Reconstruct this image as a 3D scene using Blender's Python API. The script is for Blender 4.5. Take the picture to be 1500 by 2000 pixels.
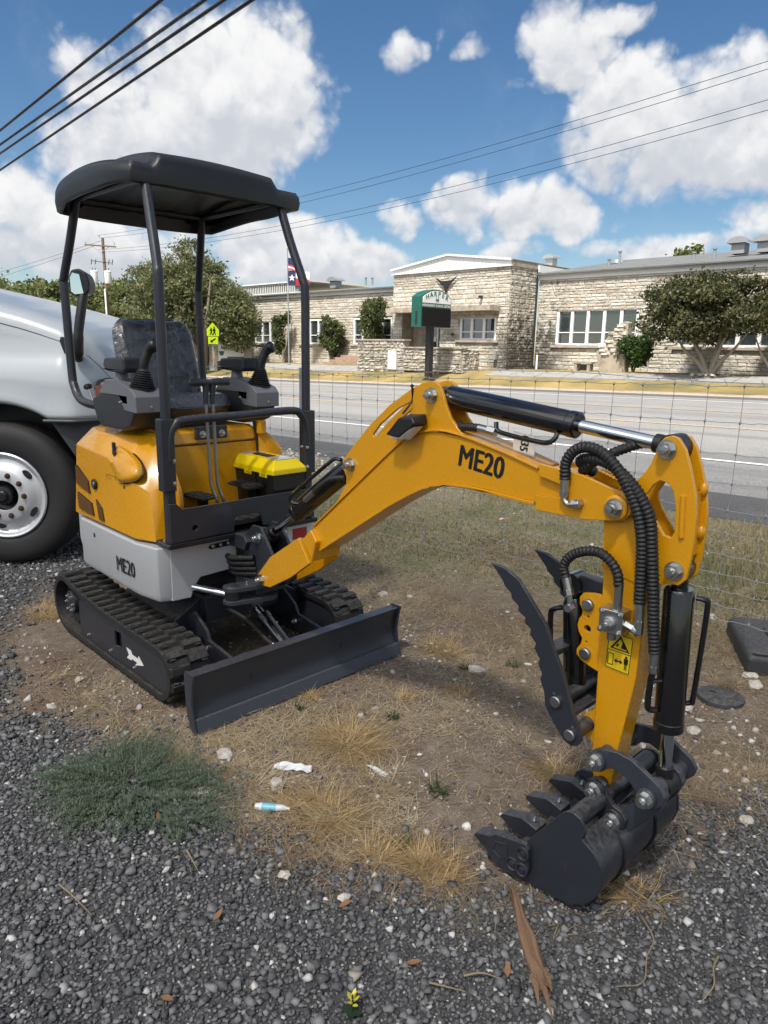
import bpy, bmesh, math, random
import numpy as np
from mathutils import Vector, Matrix, noise as mnoise
from mathutils.geometry import tessellate_polygon

for o in list(bpy.data.objects):
    bpy.data.objects.remove(o)
scene = bpy.context.scene
col = scene.collection
rnd = random.Random(7)
nrg = np.random.default_rng(7)
R = math.radians

# ------------------------------------------------------------------ camera
# world axes: X = the way the excavator points (along the road), Y = towards the road, Z = up
cam_d = bpy.data.cameras.new('camera')
cam = bpy.data.objects.new('camera', cam_d)
col.objects.link(cam)
cam_d.sensor_fit = 'VERTICAL'
cam_d.sensor_height = 36.0
cam_d.lens = 24.966
cam_d.clip_start = 0.05
cam_d.clip_end = 4000
_f = 1387.0
_dn = Vector((-110.0, _f * _f / 322.0, _f)).normalized()      # gravity in the camera's axes (x right, y down, z forward)
_fw = (Vector((0, 0, 1)) - _dn * _dn.z).normalized()
_rt = _dn.cross(_fw)
_yaw = Matrix.Rotation(R(45.5), 3, 'Z')
_W = _yaw @ Matrix((_rt, _fw, -_dn))                          # camera axes -> world
_right, _down, _fwd = _W.col[0], _W.col[1], _W.col[2]
cm = Matrix((( _right.x, -_down.x, -_fwd.x, 0), (_right.y, -_down.y, -_fwd.y, 0), (_right.z, -_down.z, -_fwd.z, 1.5), (0, 0, 0, 1)))
cam.matrix_world = cm
scene.camera = cam

# ------------------------------------------------------------------ light
SUN_DIR = Vector((0.22, -0.54, 1.0)).normalized()             # towards the sun
sun_d = bpy.data.lights.new('sun', 'SUN')
sun_d.energy = 4.5
sun_d.angle = R(4.0)
sun_d.color = (1.0, 0.95, 0.87)
sun = bpy.data.objects.new('sun', sun_d)
col.objects.link(sun)
sun.rotation_euler = SUN_DIR.to_track_quat('Z', 'Y').to_euler()
sun.location = (10, -20, 40)

vs = scene.view_settings
vs.view_transform = 'Standard'
vs.look = 'None'
vs.exposure = 1.0
vs.gamma = 1.0
vs.use_curve_mapping = False
cy = scene.cycles
cy.max_bounces = 8
cy.diffuse_bounces = 3
cy.glossy_bounces = 4
cy.transmission_bounces = 4
cy.transparent_max_bounces = 6
cy.caustics_reflective = False
cy.caustics_refractive = False
cy.sample_clamp_indirect = 6.0
cy.use_denoising = True

# ------------------------------------------------------------------ node helpers
class NT:
    def __init__(s, tree):
        s.t = tree
        s.t.nodes.clear()
    def n(s, kind, **kw):
        nd = s.t.nodes.new(kind)
        for k, v in kw.items():
            if k.startswith('i_'):
                key = k[2:]
                key = int(key) if key.isdigit() else key.replace('_', ' ')
                sock = nd.inputs[key]
                if hasattr(v, 'is_output'):
                    s.t.links.new(v, sock)
                else:
                    sock.default_value = v
            else:
                setattr(nd, k, v)
        return nd
    def link(s, a, b):
        s.t.links.new(a, b)
    def math(s, op, a, b=None, c=None, clamp=False):
        nd = s.t.nodes.new('ShaderNodeMath'); nd.operation = op; nd.use_clamp = clamp
        for i, v in enumerate((a, b, c)):
            if v is None: continue
            if hasattr(v, 'is_output'): s.t.links.new(v, nd.inputs[i])
            else: nd.inputs[i].default_value = v
        return nd.outputs[0]
    def vmath(s, op, a, b=None):
        nd = s.t.nodes.new('ShaderNodeVectorMath'); nd.operation = op
        for i, v in enumerate((a, b)):
            if v is None: continue
            if hasattr(v, 'is_output'): s.t.links.new(v, nd.inputs[i])
            else: nd.inputs[i].default_value = v
        return nd.outputs['Value'] if op in ('DOT_PRODUCT', 'LENGTH', 'DISTANCE') else nd.outputs[0]
    def noise(s, vec, scale, detail=3.0, rough=0.55, dist=0.0, out='Fac'):
        nd = s.t.nodes.new('ShaderNodeTexNoise')
        nd.inputs['Scale'].default_value = scale
        nd.inputs['Detail'].default_value = detail
        nd.inputs['Roughness'].default_value = rough
        nd.inputs['Distortion'].default_value = dist
        if vec is not None: s.t.links.new(vec, nd.inputs['Vector'])
        return nd.outputs[out]
    def ramp(s, fac, stops, interp='LINEAR'):
        nd = s.t.nodes.new('ShaderNodeValToRGB'); cr = nd.color_ramp; cr.interpolation = interp
        while len(cr.elements) < len(stops): cr.elements.new(0.5)
        for e, (p, c) in zip(cr.elements, stops):
            e.position = p
            e.color = (c, c, c, 1) if isinstance(c, (int, float)) else (*c, 1)
        s.t.links.new(fac, nd.inputs['Fac'])
        return nd.outputs['Color']
    def mix(s, fac, a, b, mode='MIX'):
        nd = s.t.nodes.new('ShaderNodeMix'); nd.data_type = 'RGBA'; nd.blend_type = mode
        for i, v in ((0, fac), (6, a), (7, b)):
            if hasattr(v, 'is_output'): s.t.links.new(v, nd.inputs[i])
            elif i == 0: nd.inputs[0].default_value = v
            else: nd.inputs[i].default_value = (*v, 1) if len(v) == 3 else v
        return nd.outputs[2]
    def bump(s, h, strength=0.3, dist=0.01):
        nd = s.t.nodes.new('ShaderNodeBump')
        nd.inputs['Strength'].default_value = strength
        nd.inputs['Distance'].default_value = dist
        s.t.links.new(h, nd.inputs['Height'])
        return nd.outputs['Normal']
    def smooth(s, x, a, b):
        nd = s.t.nodes.new('ShaderNodeMapRange'); nd.interpolation_type = 'SMOOTHSTEP'
        s.t.links.new(x, nd.inputs[0]); nd.inputs[1].default_value = a; nd.inputs[2].default_value = b
        return nd.outputs[0]

MATS = {}
def mat_begin(name):
    m = bpy.data.materials.new(name); m.use_nodes = True
    t = NT(m.node_tree)
    out = t.n('ShaderNodeOutputMaterial')
    b = t.n('ShaderNodeBsdfPrincipled')
    t.link(b.outputs[0], out.inputs[0])
    MATS[name] = m
    return m, t, b, out
def setin(t, b, **kw):
    for k, v in kw.items():
        s = b.inputs[k.replace('_', ' ')]
        if hasattr(v, 'is_output'): t.link(v, s)
        else: s.default_value = (*v, 1) if isinstance(v, tuple) and len(v) == 3 and s.type == 'RGBA' else v

def paint(name, c, rough=0.35, metal=0.0, coat=0.0, var=0.12, bumps=0.0, bscale=60, grime=0.0, spec=0.5, orange=0.0):
    """painted / plastic / metal surface with faint mottling, dust and fine relief"""
    m, t, b, out = mat_begin(name)
    geo = t.n('ShaderNodeNewGeometry'); pos = geo.outputs['Position']
    n1 = t.noise(pos, 9.0, 4, 0.6)
    n2 = t.noise(pos, 70.0, 3, 0.6)
    v = t.math('ADD', t.math('MULTIPLY', t.math('SUBTRACT', n1, 0.5), var), 1.0)
    mul = t.n('ShaderNodeVectorMath', operation='SCALE'); mul.inputs[0].default_value = c; t.link(v, mul.inputs['Scale'])
    base = mul.outputs[0]
    if grime > 0:
        up = t.vmath('DOT_PRODUCT', geo.outputs['Normal'], (0, 0, 1))
        g = t.math('MULTIPLY', t.smooth(up, 0.1, 1.0), grime)
        g = t.math('MULTIPLY', g, t.smooth(n2, 0.3, 0.75))
        g2 = t.math('MULTIPLY', t.smooth(t.noise(pos, 23, 5, 0.7), 0.6, 0.8), grime * 0.4)
        base = t.mix(t.math('ADD', g, g2, clamp=True), base, (0.32, 0.27, 0.2))
    rr = t.math('ADD', t.math('MULTIPLY', t.math('SUBTRACT', n2, 0.5), 0.16), rough, clamp=True)
    setin(t, b, Base_Color=base, Roughness=rr, Metallic=metal, Coat_Weight=coat, Coat_Roughness=0.08)
    b.inputs['Specular IOR Level'].default_value = spec
    if bumps > 0:
        setin(t, b, Normal=t.bump(t.noise(pos, bscale, 4, 0.6), bumps, 0.004))
    elif orange > 0:
        setin(t, b, Normal=t.bump(t.noise(pos, 260, 2, 0.5), orange, 0.0006))
    return m
# ------------------------------------------------------------------ mesh helpers
class MB:
    """collects shapes that become ONE mesh object"""
    def __init__(s): s.v = []; s.f = []; s.m = []; s.cur = 0
    def add(s, vs, fs):
        k = len(s.v); s.v.extend([tuple(p) for p in vs]); s.f.extend([tuple(i + k for i in f) for f in fs]); s.m.extend([s.cur] * len(fs)); return s
    def box(s, c, d, rot=None):
        hx, hy, hz = d[0] / 2, d[1] / 2, d[2] / 2
        p = [Vector((x, y, z)) for x in (-hx, hx) for y in (-hy, hy) for z in (-hz, hz)]
        if rot is not None: p = [rot @ q for q in p]
        c = Vector(c)
        return s.add([q + c for q in p], [(0, 1, 3, 2), (4, 6, 7, 5), (0, 4, 5, 1), (2, 3, 7, 6), (0, 2, 6, 4), (1, 5, 7, 3)])
    def bar(s, a, b, w, h=None, up=(0, 0, 1)):
        a = Vector(a); b = Vector(b); h = h or w
        d = (b - a).normalized(); u = Vector(up)
        x = d.cross(u)
        if x.length < 1e-4: x = d.cross(Vector((1, 0, 0)))
        x.normalize(); y = x.cross(d)
        p = [q + x * (sx * w / 2) + y * (sy * h / 2) for q in (a, b) for sx, sy in ((-1, -1), (1, -1), (1, 1), (-1, 1))]
        return s.add(p, [(0, 1, 2, 3), (7, 6, 5, 4), (0, 4, 5, 1), (1, 5, 6, 2), (2, 6, 7, 3), (3, 7, 4, 0)])
    def prism(s, poly, axis, a0, a1, holes=()):
        def P(u, w, a): return (a, u, w) if axis == 'X' else ((u, a, w) if axis == 'Y' else (u, w, a))
        loops = [list(poly)] + [list(h) for h in holes]
        flat = [p for l in loops for p in l]; n = len(flat)
        vs = [P(p[0], p[1], a0) for p in flat] + [P(p[0], p[1], a1) for p in flat]
        fs = []
        if holes or len(poly) > 4:
            tr = tessellate_polygon([[Vector((p[0], p[1], 0)) for p in l] for l in loops])
            fs += [tuple(t) for t in tr] + [tuple(i + n for i in reversed(t)) for t in tr]
        else:
            fs += [tuple(range(n)), tuple(reversed(range(n, 2 * n)))]
        k = 0
        for l in loops:
            m = len(l)
            for i in range(m):
                j = (i + 1) % m
                fs.append((k + i, k + j, k + j + n, k + i + n))
            k += m
        return s.add(vs, fs)
    def cyl(s, a, b, r, n=16, r1=None, caps=True):
        return s.tube([a, b], [r, r if r1 is None else r1], n, caps)
    def tube(s, path, r, n=10, caps=True, closed=False):
        path = [Vector(p) for p in path]; m = len(path)
        rs = r if isinstance(r, (list, tuple)) else [r] * m
        vs = []; x = None
        for i, p in enumerate(path):
            if closed: d = path[(i + 1) % m] - path[i - 1]
            else: d = path[min(i + 1, m - 1)] - path[max(i - 1, 0)]
            d.normalize()
            if x is None:
                x = d.cross(Vector((0, 0, 1)))
                if x.length < 1e-3: x = d.cross(Vector((0, 1, 0)))
            x = (x - d * x.dot(d)).normalized(); y = d.cross(x)
            for k in range(n):
                a = 2 * math.pi * k / n
                vs.append(p + (x * math.cos(a) + y * math.sin(a)) * rs[i])
        fs = []
        for i in range(m if closed else m - 1):
            for k in range(n):
                j = (i + 1) % m; l = (k + 1) % n
                fs.append((i * n + k, i * n + l, j * n + l, j * n + k))
        if caps and not closed:
            fs.append(tuple(reversed(range(n)))); fs.append(tuple(range((m - 1) * n, m * n)))
        return s.add(vs, fs)
    def lathe(s, prof, o, ax=(0, 0, 1), n=24):
        """prof: (radius, distance along ax)"""
        o = Vector(o); ax = Vector(ax).normalized()
        x = ax.cross(Vector((0, 0, 1)))
        if x.length < 1e-3: x = Vector((1, 0, 0))
        x.normalize(); y = ax.cross(x); vs = []
        for r, h in prof:
            for k in range(n):
                a = 2 * math.pi * k / n
                vs.append(o + ax * h + (x * math.cos(a) + y * math.sin(a)) * max(r, 1e-5))
        fs = []
        for i in range(len(prof) - 1):
            for k in range(n):
                l = (k + 1) % n
                fs.append((i * n + k, i * n + l, (i + 1) * n + l, (i + 1) * n + k))
        return s.add(vs, fs)
    def grid(s, fn, nu, nv):
        vs = [fn(i / nu, j / nv) for i in range(nu + 1) for j in range(nv + 1)]
        fs = [(i * (nv + 1) + j, (i + 1) * (nv + 1) + j, (i + 1) * (nv + 1) + j + 1, i * (nv + 1) + j + 1) for i in range(nu) for j in range(nv)]
        return s.add(vs, fs)
    def hull(s, pts):
        bm = bmesh.new()
        for p in pts: bm.verts.new(p)
        r = bmesh.ops.convex_hull(bm, input=bm.verts)
        for v in [g for g in r['geom_interior'] if isinstance(g, bmesh.types.BMVert)]: bm.verts.remove(v)
        bmesh.ops.dissolve_limit(bm, angle_limit=0.02, verts=bm.verts, edges=bm.edges)
        bm.verts.ensure_lookup_table(); bm.verts.index_update()
        s.add([v.co[:] for v in bm.verts], [[v.index for v in f.verts] for f in bm.faces]); bm.free(); return s

ORG = {}
def link(o, parent=None):
    col.objects.link(o)
    if parent is not None: o.parent = parent
    return o
def root(name, loc, label, cat, group=None):
    o = bpy.data.objects.new(name, None); o.empty_display_size = 0.2
    o.location = loc; link(o); ORG[o.name] = Vector(loc)
    tag(o, label, cat, group); return o
def tag(o, label=None, cat=None, group=None, kind=None):
    if label: o['label'] = label
    if cat: o['category'] = cat
    if group: o['group'] = group
    if kind: o['kind'] = kind
    return o
def org_of(parent):
    return ORG.get(parent.name, Vector((0, 0, 0))) if parent is not None else Vector((0, 0, 0))
def mesh_of(mb, name, mats, bevel_clean=True, angle=35, recalc=True, smooth=True):
    me = bpy.data.meshes.new(name)
    me.from_pydata(mb.v, [], mb.f)
    ms = mats if isinstance(mats, (list, tuple)) else [mats]
    for m in ms: me.materials.append(MATS[m] if isinstance(m, str) else m)
    if len(ms) > 1: me.polygons.foreach_set('material_index', mb.m)
    if recalc:
        bm = bmesh.new(); bm.from_mesh(me)
        bmesh.ops.remove_doubles(bm, verts=bm.verts, dist=1e-6)
        bmesh.ops.recalc_face_normals(bm, faces=bm.faces); bm.to_mesh(me); bm.free()
    if smooth:
        me.polygons.foreach_set('use_smooth', [True] * len(me.polygons))
        me.set_sharp_from_angle(angle=R(angle))
    me.update()
    return me
def build(mb, name, mats, parent=None, bevel=0.0, seg=2, angle=35, sub=0, smooth=True, recalc=True, loc=None):
    """one mesh object; its vertices are given in world space and stored relative to the thing's base"""
    og = org_of(parent)
    if parent is None and loc is not None: og = Vector(loc)
    if og.length > 0: mb.v = [(p[0] - og.x, p[1] - og.y, p[2] - og.z) for p in mb.v]
    me = mesh_of(mb, name, mats, angle=angle, smooth=smooth, recalc=recalc)
    o = bpy.data.objects.new(name, me); link(o, parent)
    if parent is None:
        if loc is not None: o.location = loc
        ORG[o.name] = og
    else: ORG[o.name] = og
    if bevel > 0:
        md = o.modifiers.new('bevel', 'BEVEL'); md.width = bevel; md.segments = seg; md.limit_method = 'ANGLE'; md.angle_limit = R(28); md.harden_normals = True
    if sub:
        md = o.modifiers.new('sub', 'SUBSURF'); md.levels = sub; md.render_levels = sub
    return o
def place(me, name, parent, M):
    """an object that shares mesh data; M is its world matrix"""
    o = bpy.data.objects.new(name, me); link(o, parent)
    og = org_of(parent)
    o.matrix_basis = Matrix.Translation(-og) @ M
    ORG[o.name] = og
    return o
def axes(loc, z, x=None):
    z = Vector(z).normalized(); x = Vector(x) if x is not None else Vector((1, 0, 0))
    if abs(x.normalized().dot(z)) > 0.95: x = Vector((0, 1, 0))
    y = z.cross(x).normalized(); x = y.cross(z)
    return Matrix(((x.x, y.x, z.x, loc[0]), (x.y, y.y, z.y, loc[1]), (x.z, y.z, z.z, loc[2]), (0, 0, 0, 1)))
def text_mb(txt, M, size, depth=0.0, xs=1.0, bold=0.0, spacing=1.0, align='CENTER'):
    """lettering as flat mesh (font outline), laid by matrix M: X along the line, Y up the letters"""
    cu = bpy.data.curves.new('lettering', 'FONT'); cu.body = txt; cu.size = size; cu.align_x = align; cu.align_y = 'CENTER'
    cu.space_character = spacing; cu.resolution_u = 3; cu.extrude = depth
    o = bpy.data.objects.new('lettering_tmp', cu); col.objects.link(o)
    dg = bpy.context.evaluated_depsgraph_get()
    me = bpy.data.meshes.new_from_object(o.evaluated_get(dg))
    mb = MB()
    S = Matrix.Diagonal((xs, 1, 1, 1))
    sh = [(0, 0)] if bold <= 0 else [(0, 0), (bold, 0), (-bold, 0), (0, bold * .7), (0, -bold * .7), (bold * 1.8, 0), (-bold * 1.8, 0)]
    for k, (dx, dy) in enumerate(sh):
        mb.add([M @ (S @ v.co + Vector((dx, dy, .00004 * k))) for v in me.vertices], [tuple(p.vertices) for p in me.polygons])
    bpy.data.objects.remove(o); bpy.data.meshes.remove(me); bpy.data.curves.remove(cu)
    return mb
def sstep(a, b, x):
    t = min(max((x - a) / (b - a), 0.0), 1.0); return t * t * (3 - 2 * t)
def smooth_path(pts, n=8):
    """Catmull-Rom through pts"""
    P = [Vector(p) for p in pts]; P = [P[0] * 2 - P[1]] + P + [P[-1] * 2 - P[-2]]; out = []
    for i in range(1, len(P) - 2):
        a, b, c, d = P[i - 1:i + 3]
        for k in range(n):
            t = k / n
            out.append(0.5 * ((2 * b) + (c - a) * t + (2 * a - 5 * b + 4 * c - d) * t * t + (3 * b - a - 3 * c + d) * t ** 3))
    out.append(P[-2]); return out
def resample(path, step):
    out = [path[0].copy()]; acc = 0
    for a, b in zip(path, path[1:]):
        L = (b - a).length; t = step - acc
        while t <= L:
            out.append(a.lerp(b, t / L)); t += step
        acc = (acc + L) % step if L > 0 else acc
    out.append(path[-1].copy()); return out
def hose_mb(pts, r, pitch=0.011, n=9):
    """hose in a spiral guard: rounded ribs along its length"""
    path = resample(smooth_path(pts, 12), pitch / 4)
    rs = [r * (1 + 0.10 * math.sin(2 * math.pi * i / 4 + 0.6)) for i in range(len(path))]
    return MB().tube(path, rs, n)
# ------------------------------------------------------------------ sky with cumulus
world = bpy.data.worlds.new('World'); scene.world = world; world.use_nodes = True
wt = NT(world.node_tree)
wo = wt.n('ShaderNodeOutputWorld'); bg = wt.n('ShaderNodeBackground'); wt.link(bg.outputs[0], wo.inputs[0])
sky = wt.n('ShaderNodeTexSky'); sky.sky_type = 'NISHITA'; sky.sun_disc = False
sky.sun_elevation = math.asin(SUN_DIR.z); sky.sun_rotation = math.atan2(SUN_DIR.x, SUN_DIR.y)
sky.air_density = 1.0; sky.dust_density = 0.3; sky.ozone_density = 1.6
SKY_STRENGTH = 0.05
bg.inputs['Strength'].default_value = SKY_STRENGTH
tc = wt.n('ShaderNodeTexCoord'); D = tc.outputs['Generated']
hs = wt.n('ShaderNodeHueSaturation'); hs.inputs['Saturation'].default_value = 1.24; hs.inputs['Value'].default_value = 1.08
wt.link(sky.outputs[0], hs.inputs['Color'])
skyc = hs.outputs[0]
def dir_px(px, py):
    return (_right * (px - 750) + _down * (py - 1000) + _fwd * _f).normalized()
# cumulus: centre (seen from the yard), half width, half height in radians, weight, lit-top
CL = []
def cloud(px, py, rx, ry, w=1.0): CL.append((dir_px(px, py), rx / 1500.0, ry / 1500.0, w))
cloud(390, 205, 215, 140); cloud(270, 300, 135, 85); cloud(500, 215, 110, 90); cloud(300, 60, 90, 60, .45)
cloud(50, 410, 190, 70, .72); cloud(30, 500, 240, 60, .8); cloud(250, 470, 190, 55, .7); cloud(120, 450, 150, 60, .8)
cloud(560, 480, 130, 55, .95); cloud(725, 512, 75, 42, 1.0); cloud(610, 540, 150, 40, .8)
cloud(785, 105, 48, 52, .8); cloud(925, 90, 30, 28, .55); cloud(850, 45, 25, 30, .4)
cloud(900, 400, 75, 48, .85); cloud(1070, 415, 110, 62, 1.0); cloud(790, 432, 45, 36, .8); cloud(985, 500, 100, 26, .6); cloud(1215, 425, 36, 36, .55)
cloud(1060, 40, 60, 55, .7); cloud(1110, 110, 75, 70, .85); cloud(1200, 10, 90, 28, .6)
cloud(1390, 250, 210, 120, 1.0); cloud(1260, 210, 140, 100, .95); cloud(1180, 300, 120, 60, .85); cloud(1480, 330, 130, 60, .9); cloud(1440, 150, 110, 60, .75)
cloud(1300, 480, 170, 32, .8); cloud(1470, 430, 80, 40, .7); cloud(1010, 160, 40, 18, .5)
warpn = wt.n('ShaderNodeTexNoise'); warpn.inputs['Scale'].default_value = 7.0; warpn.inputs['Detail'].default_value = 4.0; wt.link(D, warpn.inputs['Vector'])
wv = wt.vmath('SUBTRACT', warpn.outputs['Color'], (0.5, 0.5, 0.5))
wvs = wt.n('ShaderNodeVectorMath', operation='SCALE'); wt.link(wv, wvs.inputs[0]); wvs.inputs['Scale'].default_value = 0.09
Dw = wt.vmath('ADD', D, wvs.outputs[0])
best = None; shade = None
for d, rx, ry, w in CL:
    a = d.cross(Vector((0, 0, 1))).normalized(); b = a.cross(d)
    u = wt.vmath('DOT_PRODUCT', Dw, tuple(a / rx)); v = wt.vmath('DOT_PRODUCT', Dw, tuple(b / ry))
    fr = wt.vmath('DOT_PRODUCT', Dw, tuple(d))
    r2 = wt.math('MULTIPLY_ADD', u, u, wt.math('MULTIPLY', v, v))
    k = wt.math('SUBTRACT', w, wt.math('MULTIPLY', r2, w * 0.5))
    k = wt.math('MULTIPLY', k, wt.math('GREATER_THAN', fr, 0.2))
    s = wt.math('MULTIPLY', wt.math('MAXIMUM', k, 0.0), v)
    best = k if best is None else wt.math('MAXIMUM', best, k)
    shade = s if shade is None else wt.math('ADD', shade, s)
def billow(vec):
    v1 = wt.n('ShaderNodeTexVoronoi', feature='F1'); wt.link(vec, v1.inputs['Vector']); v1.inputs['Scale'].default_value = 17
    v1.inputs['Detail'].default_value = 2.0; v1.inputs['Roughness'].default_value = .55; v1.inputs['Lacunarity'].default_value = 2.3; v1.normalize = True
    n_ = wt.noise(vec, 6.5, 6, 0.58, 0.0)
    return wt.math('ADD', wt.math('MULTIPLY', wt.math('SUBTRACT', .42, v1.outputs['Distance']), 0.75), wt.math('MULTIPLY', wt.math('SUBTRACT', n_, 0.5), 0.95))
fine = wt.n('ShaderNodeTexNoise'); fine.inputs['Scale'].default_value = 40; fine.inputs['Detail'].default_value = 5; wt.link(D, fine.inputs['Vector'])
fv = wt.vmath('SUBTRACT', fine.outputs['Color'], (0.5, 0.5, 0.5))
fs_ = wt.n('ShaderNodeVectorMath', operation='SCALE'); wt.link(fv, fs_.inputs[0]); fs_.inputs['Scale'].default_value = 0.022
Df = wt.vmath('ADD', D, fs_.outputs[0])
bA = billow(Df)
# the same broken cumulus goes on all round the sky outside the view
oth = wt.math('MULTIPLY', wt.math('SUBTRACT', wt.noise(D, 2.1, 2, 0.5), 0.43), 5.5)
oth = wt.math('MINIMUM', oth, 1.0)
oth = wt.math('SUBTRACT', oth, wt.math('MULTIPLY', wt.smooth(wt.vmath('DOT_PRODUCT', D, tuple(_fwd)), .5, .72), 3.0))
best = wt.math('MAXIMUM', best, oth)
fld = wt.math('ADD', wt.math('MULTIPLY', best, 0.66), bA)
dens = wt.smooth(fld, 0.30, 0.55)
wisp = wt.math('MULTIPLY', wt.smooth(wt.noise(D, 3.2, 7, 0.62, 0.4), 0.52, 0.80), 0.22)
# sunlit billows against grey undersides: the light comes from above, so relief along the vertical decides
bB = billow(wt.vmath('ADD', Df, (0.004, -0.010, 0.020)))
rel = wt.math('ADD', wt.math('MULTIPLY', wt.math('SUBTRACT', bA, bB), 2.0), wt.math('MULTIPLY', shade, 0.38))
rel = wt.math('ADD', rel, wt.math('MULTIPLY', wt.math('SUBTRACT', 0.75, fld), 0.35))
lit = wt.smooth(rel, -0.40, 0.60)
cc = wt.mix(lit, (6.2, 6.5, 7.1), (9.5, 9.5, 9.5))
c1 = wt.mix(wisp, skyc, (7.0, 7.6, 8.6))
c2 = wt.mix(dens, c1, cc)
wt.link(c2, bg.inputs['Color'])
world.cycles.sampling_method = 'MANUAL'; world.cycles.sample_map_resolution = 512
# ------------------------------------------------------------------ terrain
def np_ss(a, b, x):
    t = np.clip((x - a) / (b - a), 0, 1); return t * t * (3 - 2 * t)
def zt(x, y):
    """height of the land: level yard, verge rising to the road, road falling to the west, school lawn above it"""
    x = np.asarray(x, float); y = np.asarray(y, float)
    xc = np.clip(x, -170, 60)
    plane = 0.022 * (xc + 2.2)
    z = plane * np_ss(2.4, 4.2, y) + 0.2 * np_ss(3.9, 5.8, y)
    lawn = 0.5 + 0.012 * (np.clip(x, -120, 40) + 22)
    k = np_ss(26.6, 31.0, y)
    z = z * (1 - k) + lawn * k
    z = z - 0.03 * np_ss(5.95, 6.15, y) * (1 - np_ss(25.5, 25.75, y))
    return z
def ztf(x, y): return float(zt(x, y))
GRAVEL = np.array([(-30, -30), (30, -30), (30, 2.9), (-.45, 2.75), (-.60, 2.47), (-.68, 2.25), (-.74, 2.0), (-.74, 1.72), (-.80, 1.58), (-.96, 1.48), (-1.12, 1.34), (-1.29, 1.2), (-1.4, 1.14), (-1.6, 1.09), (-1.8, 1.10), (-2.06, 1.15), (-2.47, 1.03), (-2.83, .84), (-3.3, .80), (-3.85, .92), (-4.35, 1.5), (-4.7, 2.7), (-30, 3.0)])
def in_poly(x, y, poly):
    c = np.zeros(x.shape, bool); j = len(poly) - 1
    for i in range(len(poly)):
        xi, yi = poly[i]; xj, yj = poly[j]
        c ^= ((yi > y) != (yj > y)) & (x < (xj - xi) * (y - yi) / (yj - yi + 1e-12) + xi)
        j = i
    return c
def poly_dist(x, y, poly):
    d = np.full(x.shape, 1e9)
    for i in range(len(poly)):
        a = poly[i]; b = poly[(i + 1) % len(poly)]
        ab = b - a; t = np.clip(((x - a[0]) * ab[0] + (y - a[1]) * ab[1]) / (ab @ ab), 0, 1)
        d = np.minimum(d, np.hypot(x - a[0] - t * ab[0], y - a[1] - t * ab[1]))
    return np.where(in_poly(x, y, poly), d, -d)
_lat = nrg.random((64, 64))
def vnoise(x, y, s):
    """cheap tiling value noise 0..1"""
    u = x * s; v = y * s; i = np.floor(u).astype(int); j = np.floor(v).astype(int); fu = u - i; fv = v - j
    fu = fu * fu * (3 - 2 * fu); fv = fv * fv * (3 - 2 * fv)
    g = lambda a, b: _lat[a % 64, b % 64]
    return (g(i, j) * (1 - fu) + g(i + 1, j) * fu) * (1 - fv) + (g(i, j + 1) * (1 - fu) + g(i + 1, j + 1) * fu) * fv
def gravel_w(x, y):
    d = poly_dist(x, y, GRAVEL) + (vnoise(x, y, 2.6) - .5) * .22 + (vnoise(x, y, 9.0) - .5) * .10
    return np.clip(d / .30 + .5, 0, 1)
def relief(x, y):
    near = (1 - np_ss(5.0, 5.9, y)) * (1 - np_ss(6, 14, np.abs(x)))
    h = (vnoise(x, y, 1.1) - .5) * .05 + (vnoise(x + 9, y, 4.0) - .5) * .022 + (vnoise(x, y + 5, 13.0) - .5) * .010
    h = h + 0.012 * np_ss(.3, .9, gravel_w(x, y))
    mach = np.exp(-(((x + 3.1) / 1.1) ** 4 + ((y - 1.8) / .75) ** 4)) + np.exp(-(((x + .9) / .3) ** 4 + ((y - 1.8) / .35) ** 4))
    h = h * (1 - .75 * np.clip(mach, 0, 1)) - 0.014
    return h * near
def gz(x, y): return zt(x, y) + relief(np.asarray(x, float), np.asarray(y, float))
def spaced(a, b, step, lo, hi, grow=1.35):
    xs = list(np.arange(a, b + 1e-6, step)); s = step; p = xs[-1]
    while p < hi: s *= grow; p += s; xs.append(min(p, hi))
    s = step; p = xs[0]
    while p > lo: s *= grow; p -= s; xs.insert(0, max(p, lo))
    return np.array(xs)
gx = spaced(-6.0, 1.2, .045, -700, 500); gy = spaced(-.2, 6.4, .045, -300, 900, 1.3)
gy = np.unique(np.concatenate([gy, [25.4, 25.8, 26.6, 27.7, 28.8, 29.9, 31.0, 33.0]]))
XX, YY = np.meshgrid(gx, gy, indexing='ij'); ZZ = gz(XX, YY)
nx, ny = XX.shape
me = bpy.data.meshes.new('ground')
me.vertices.add(nx * ny); me.vertices.foreach_set('co', np.stack([XX, YY, ZZ], -1).astype(np.float32).ravel())
ii, jj = np.meshgrid(np.arange(nx - 1), np.arange(ny - 1), indexing='ij')
q = np.stack([ii * ny + jj, (ii + 1) * ny + jj, (ii + 1) * ny + jj + 1, ii * ny + jj + 1], -1).reshape(-1, 4)
def fill_faces(me, q):
    n, k = q.shape
    me.loops.add(n * k); me.loops.foreach_set('vertex_index', q.ravel().astype(np.int32))
    me.polygons.add(n); me.polygons.foreach_set('loop_start', np.arange(0, n * k, k, dtype=np.int32)); me.polygons.foreach_set('loop_total', np.full(n, k, np.int32))
    me.update(calc_edges=True); me.validate()
fill_faces(me, q)
at = me.attributes.new('gravel', 'FLOAT', 'POINT'); at.data.foreach_set('value', gravel_w(XX, YY).astype(np.float32).ravel())
gr = np_ss(2.7, 3.9, YY + (vnoise(XX, YY, .9) - .5) * 1.2)
at = me.attributes.new('verge', 'FLOAT', 'POINT'); at.data.foreach_set('value', gr.astype(np.float32).ravel())
me.polygons.foreach_set('use_smooth', [True] * len(me.polygons))

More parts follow.
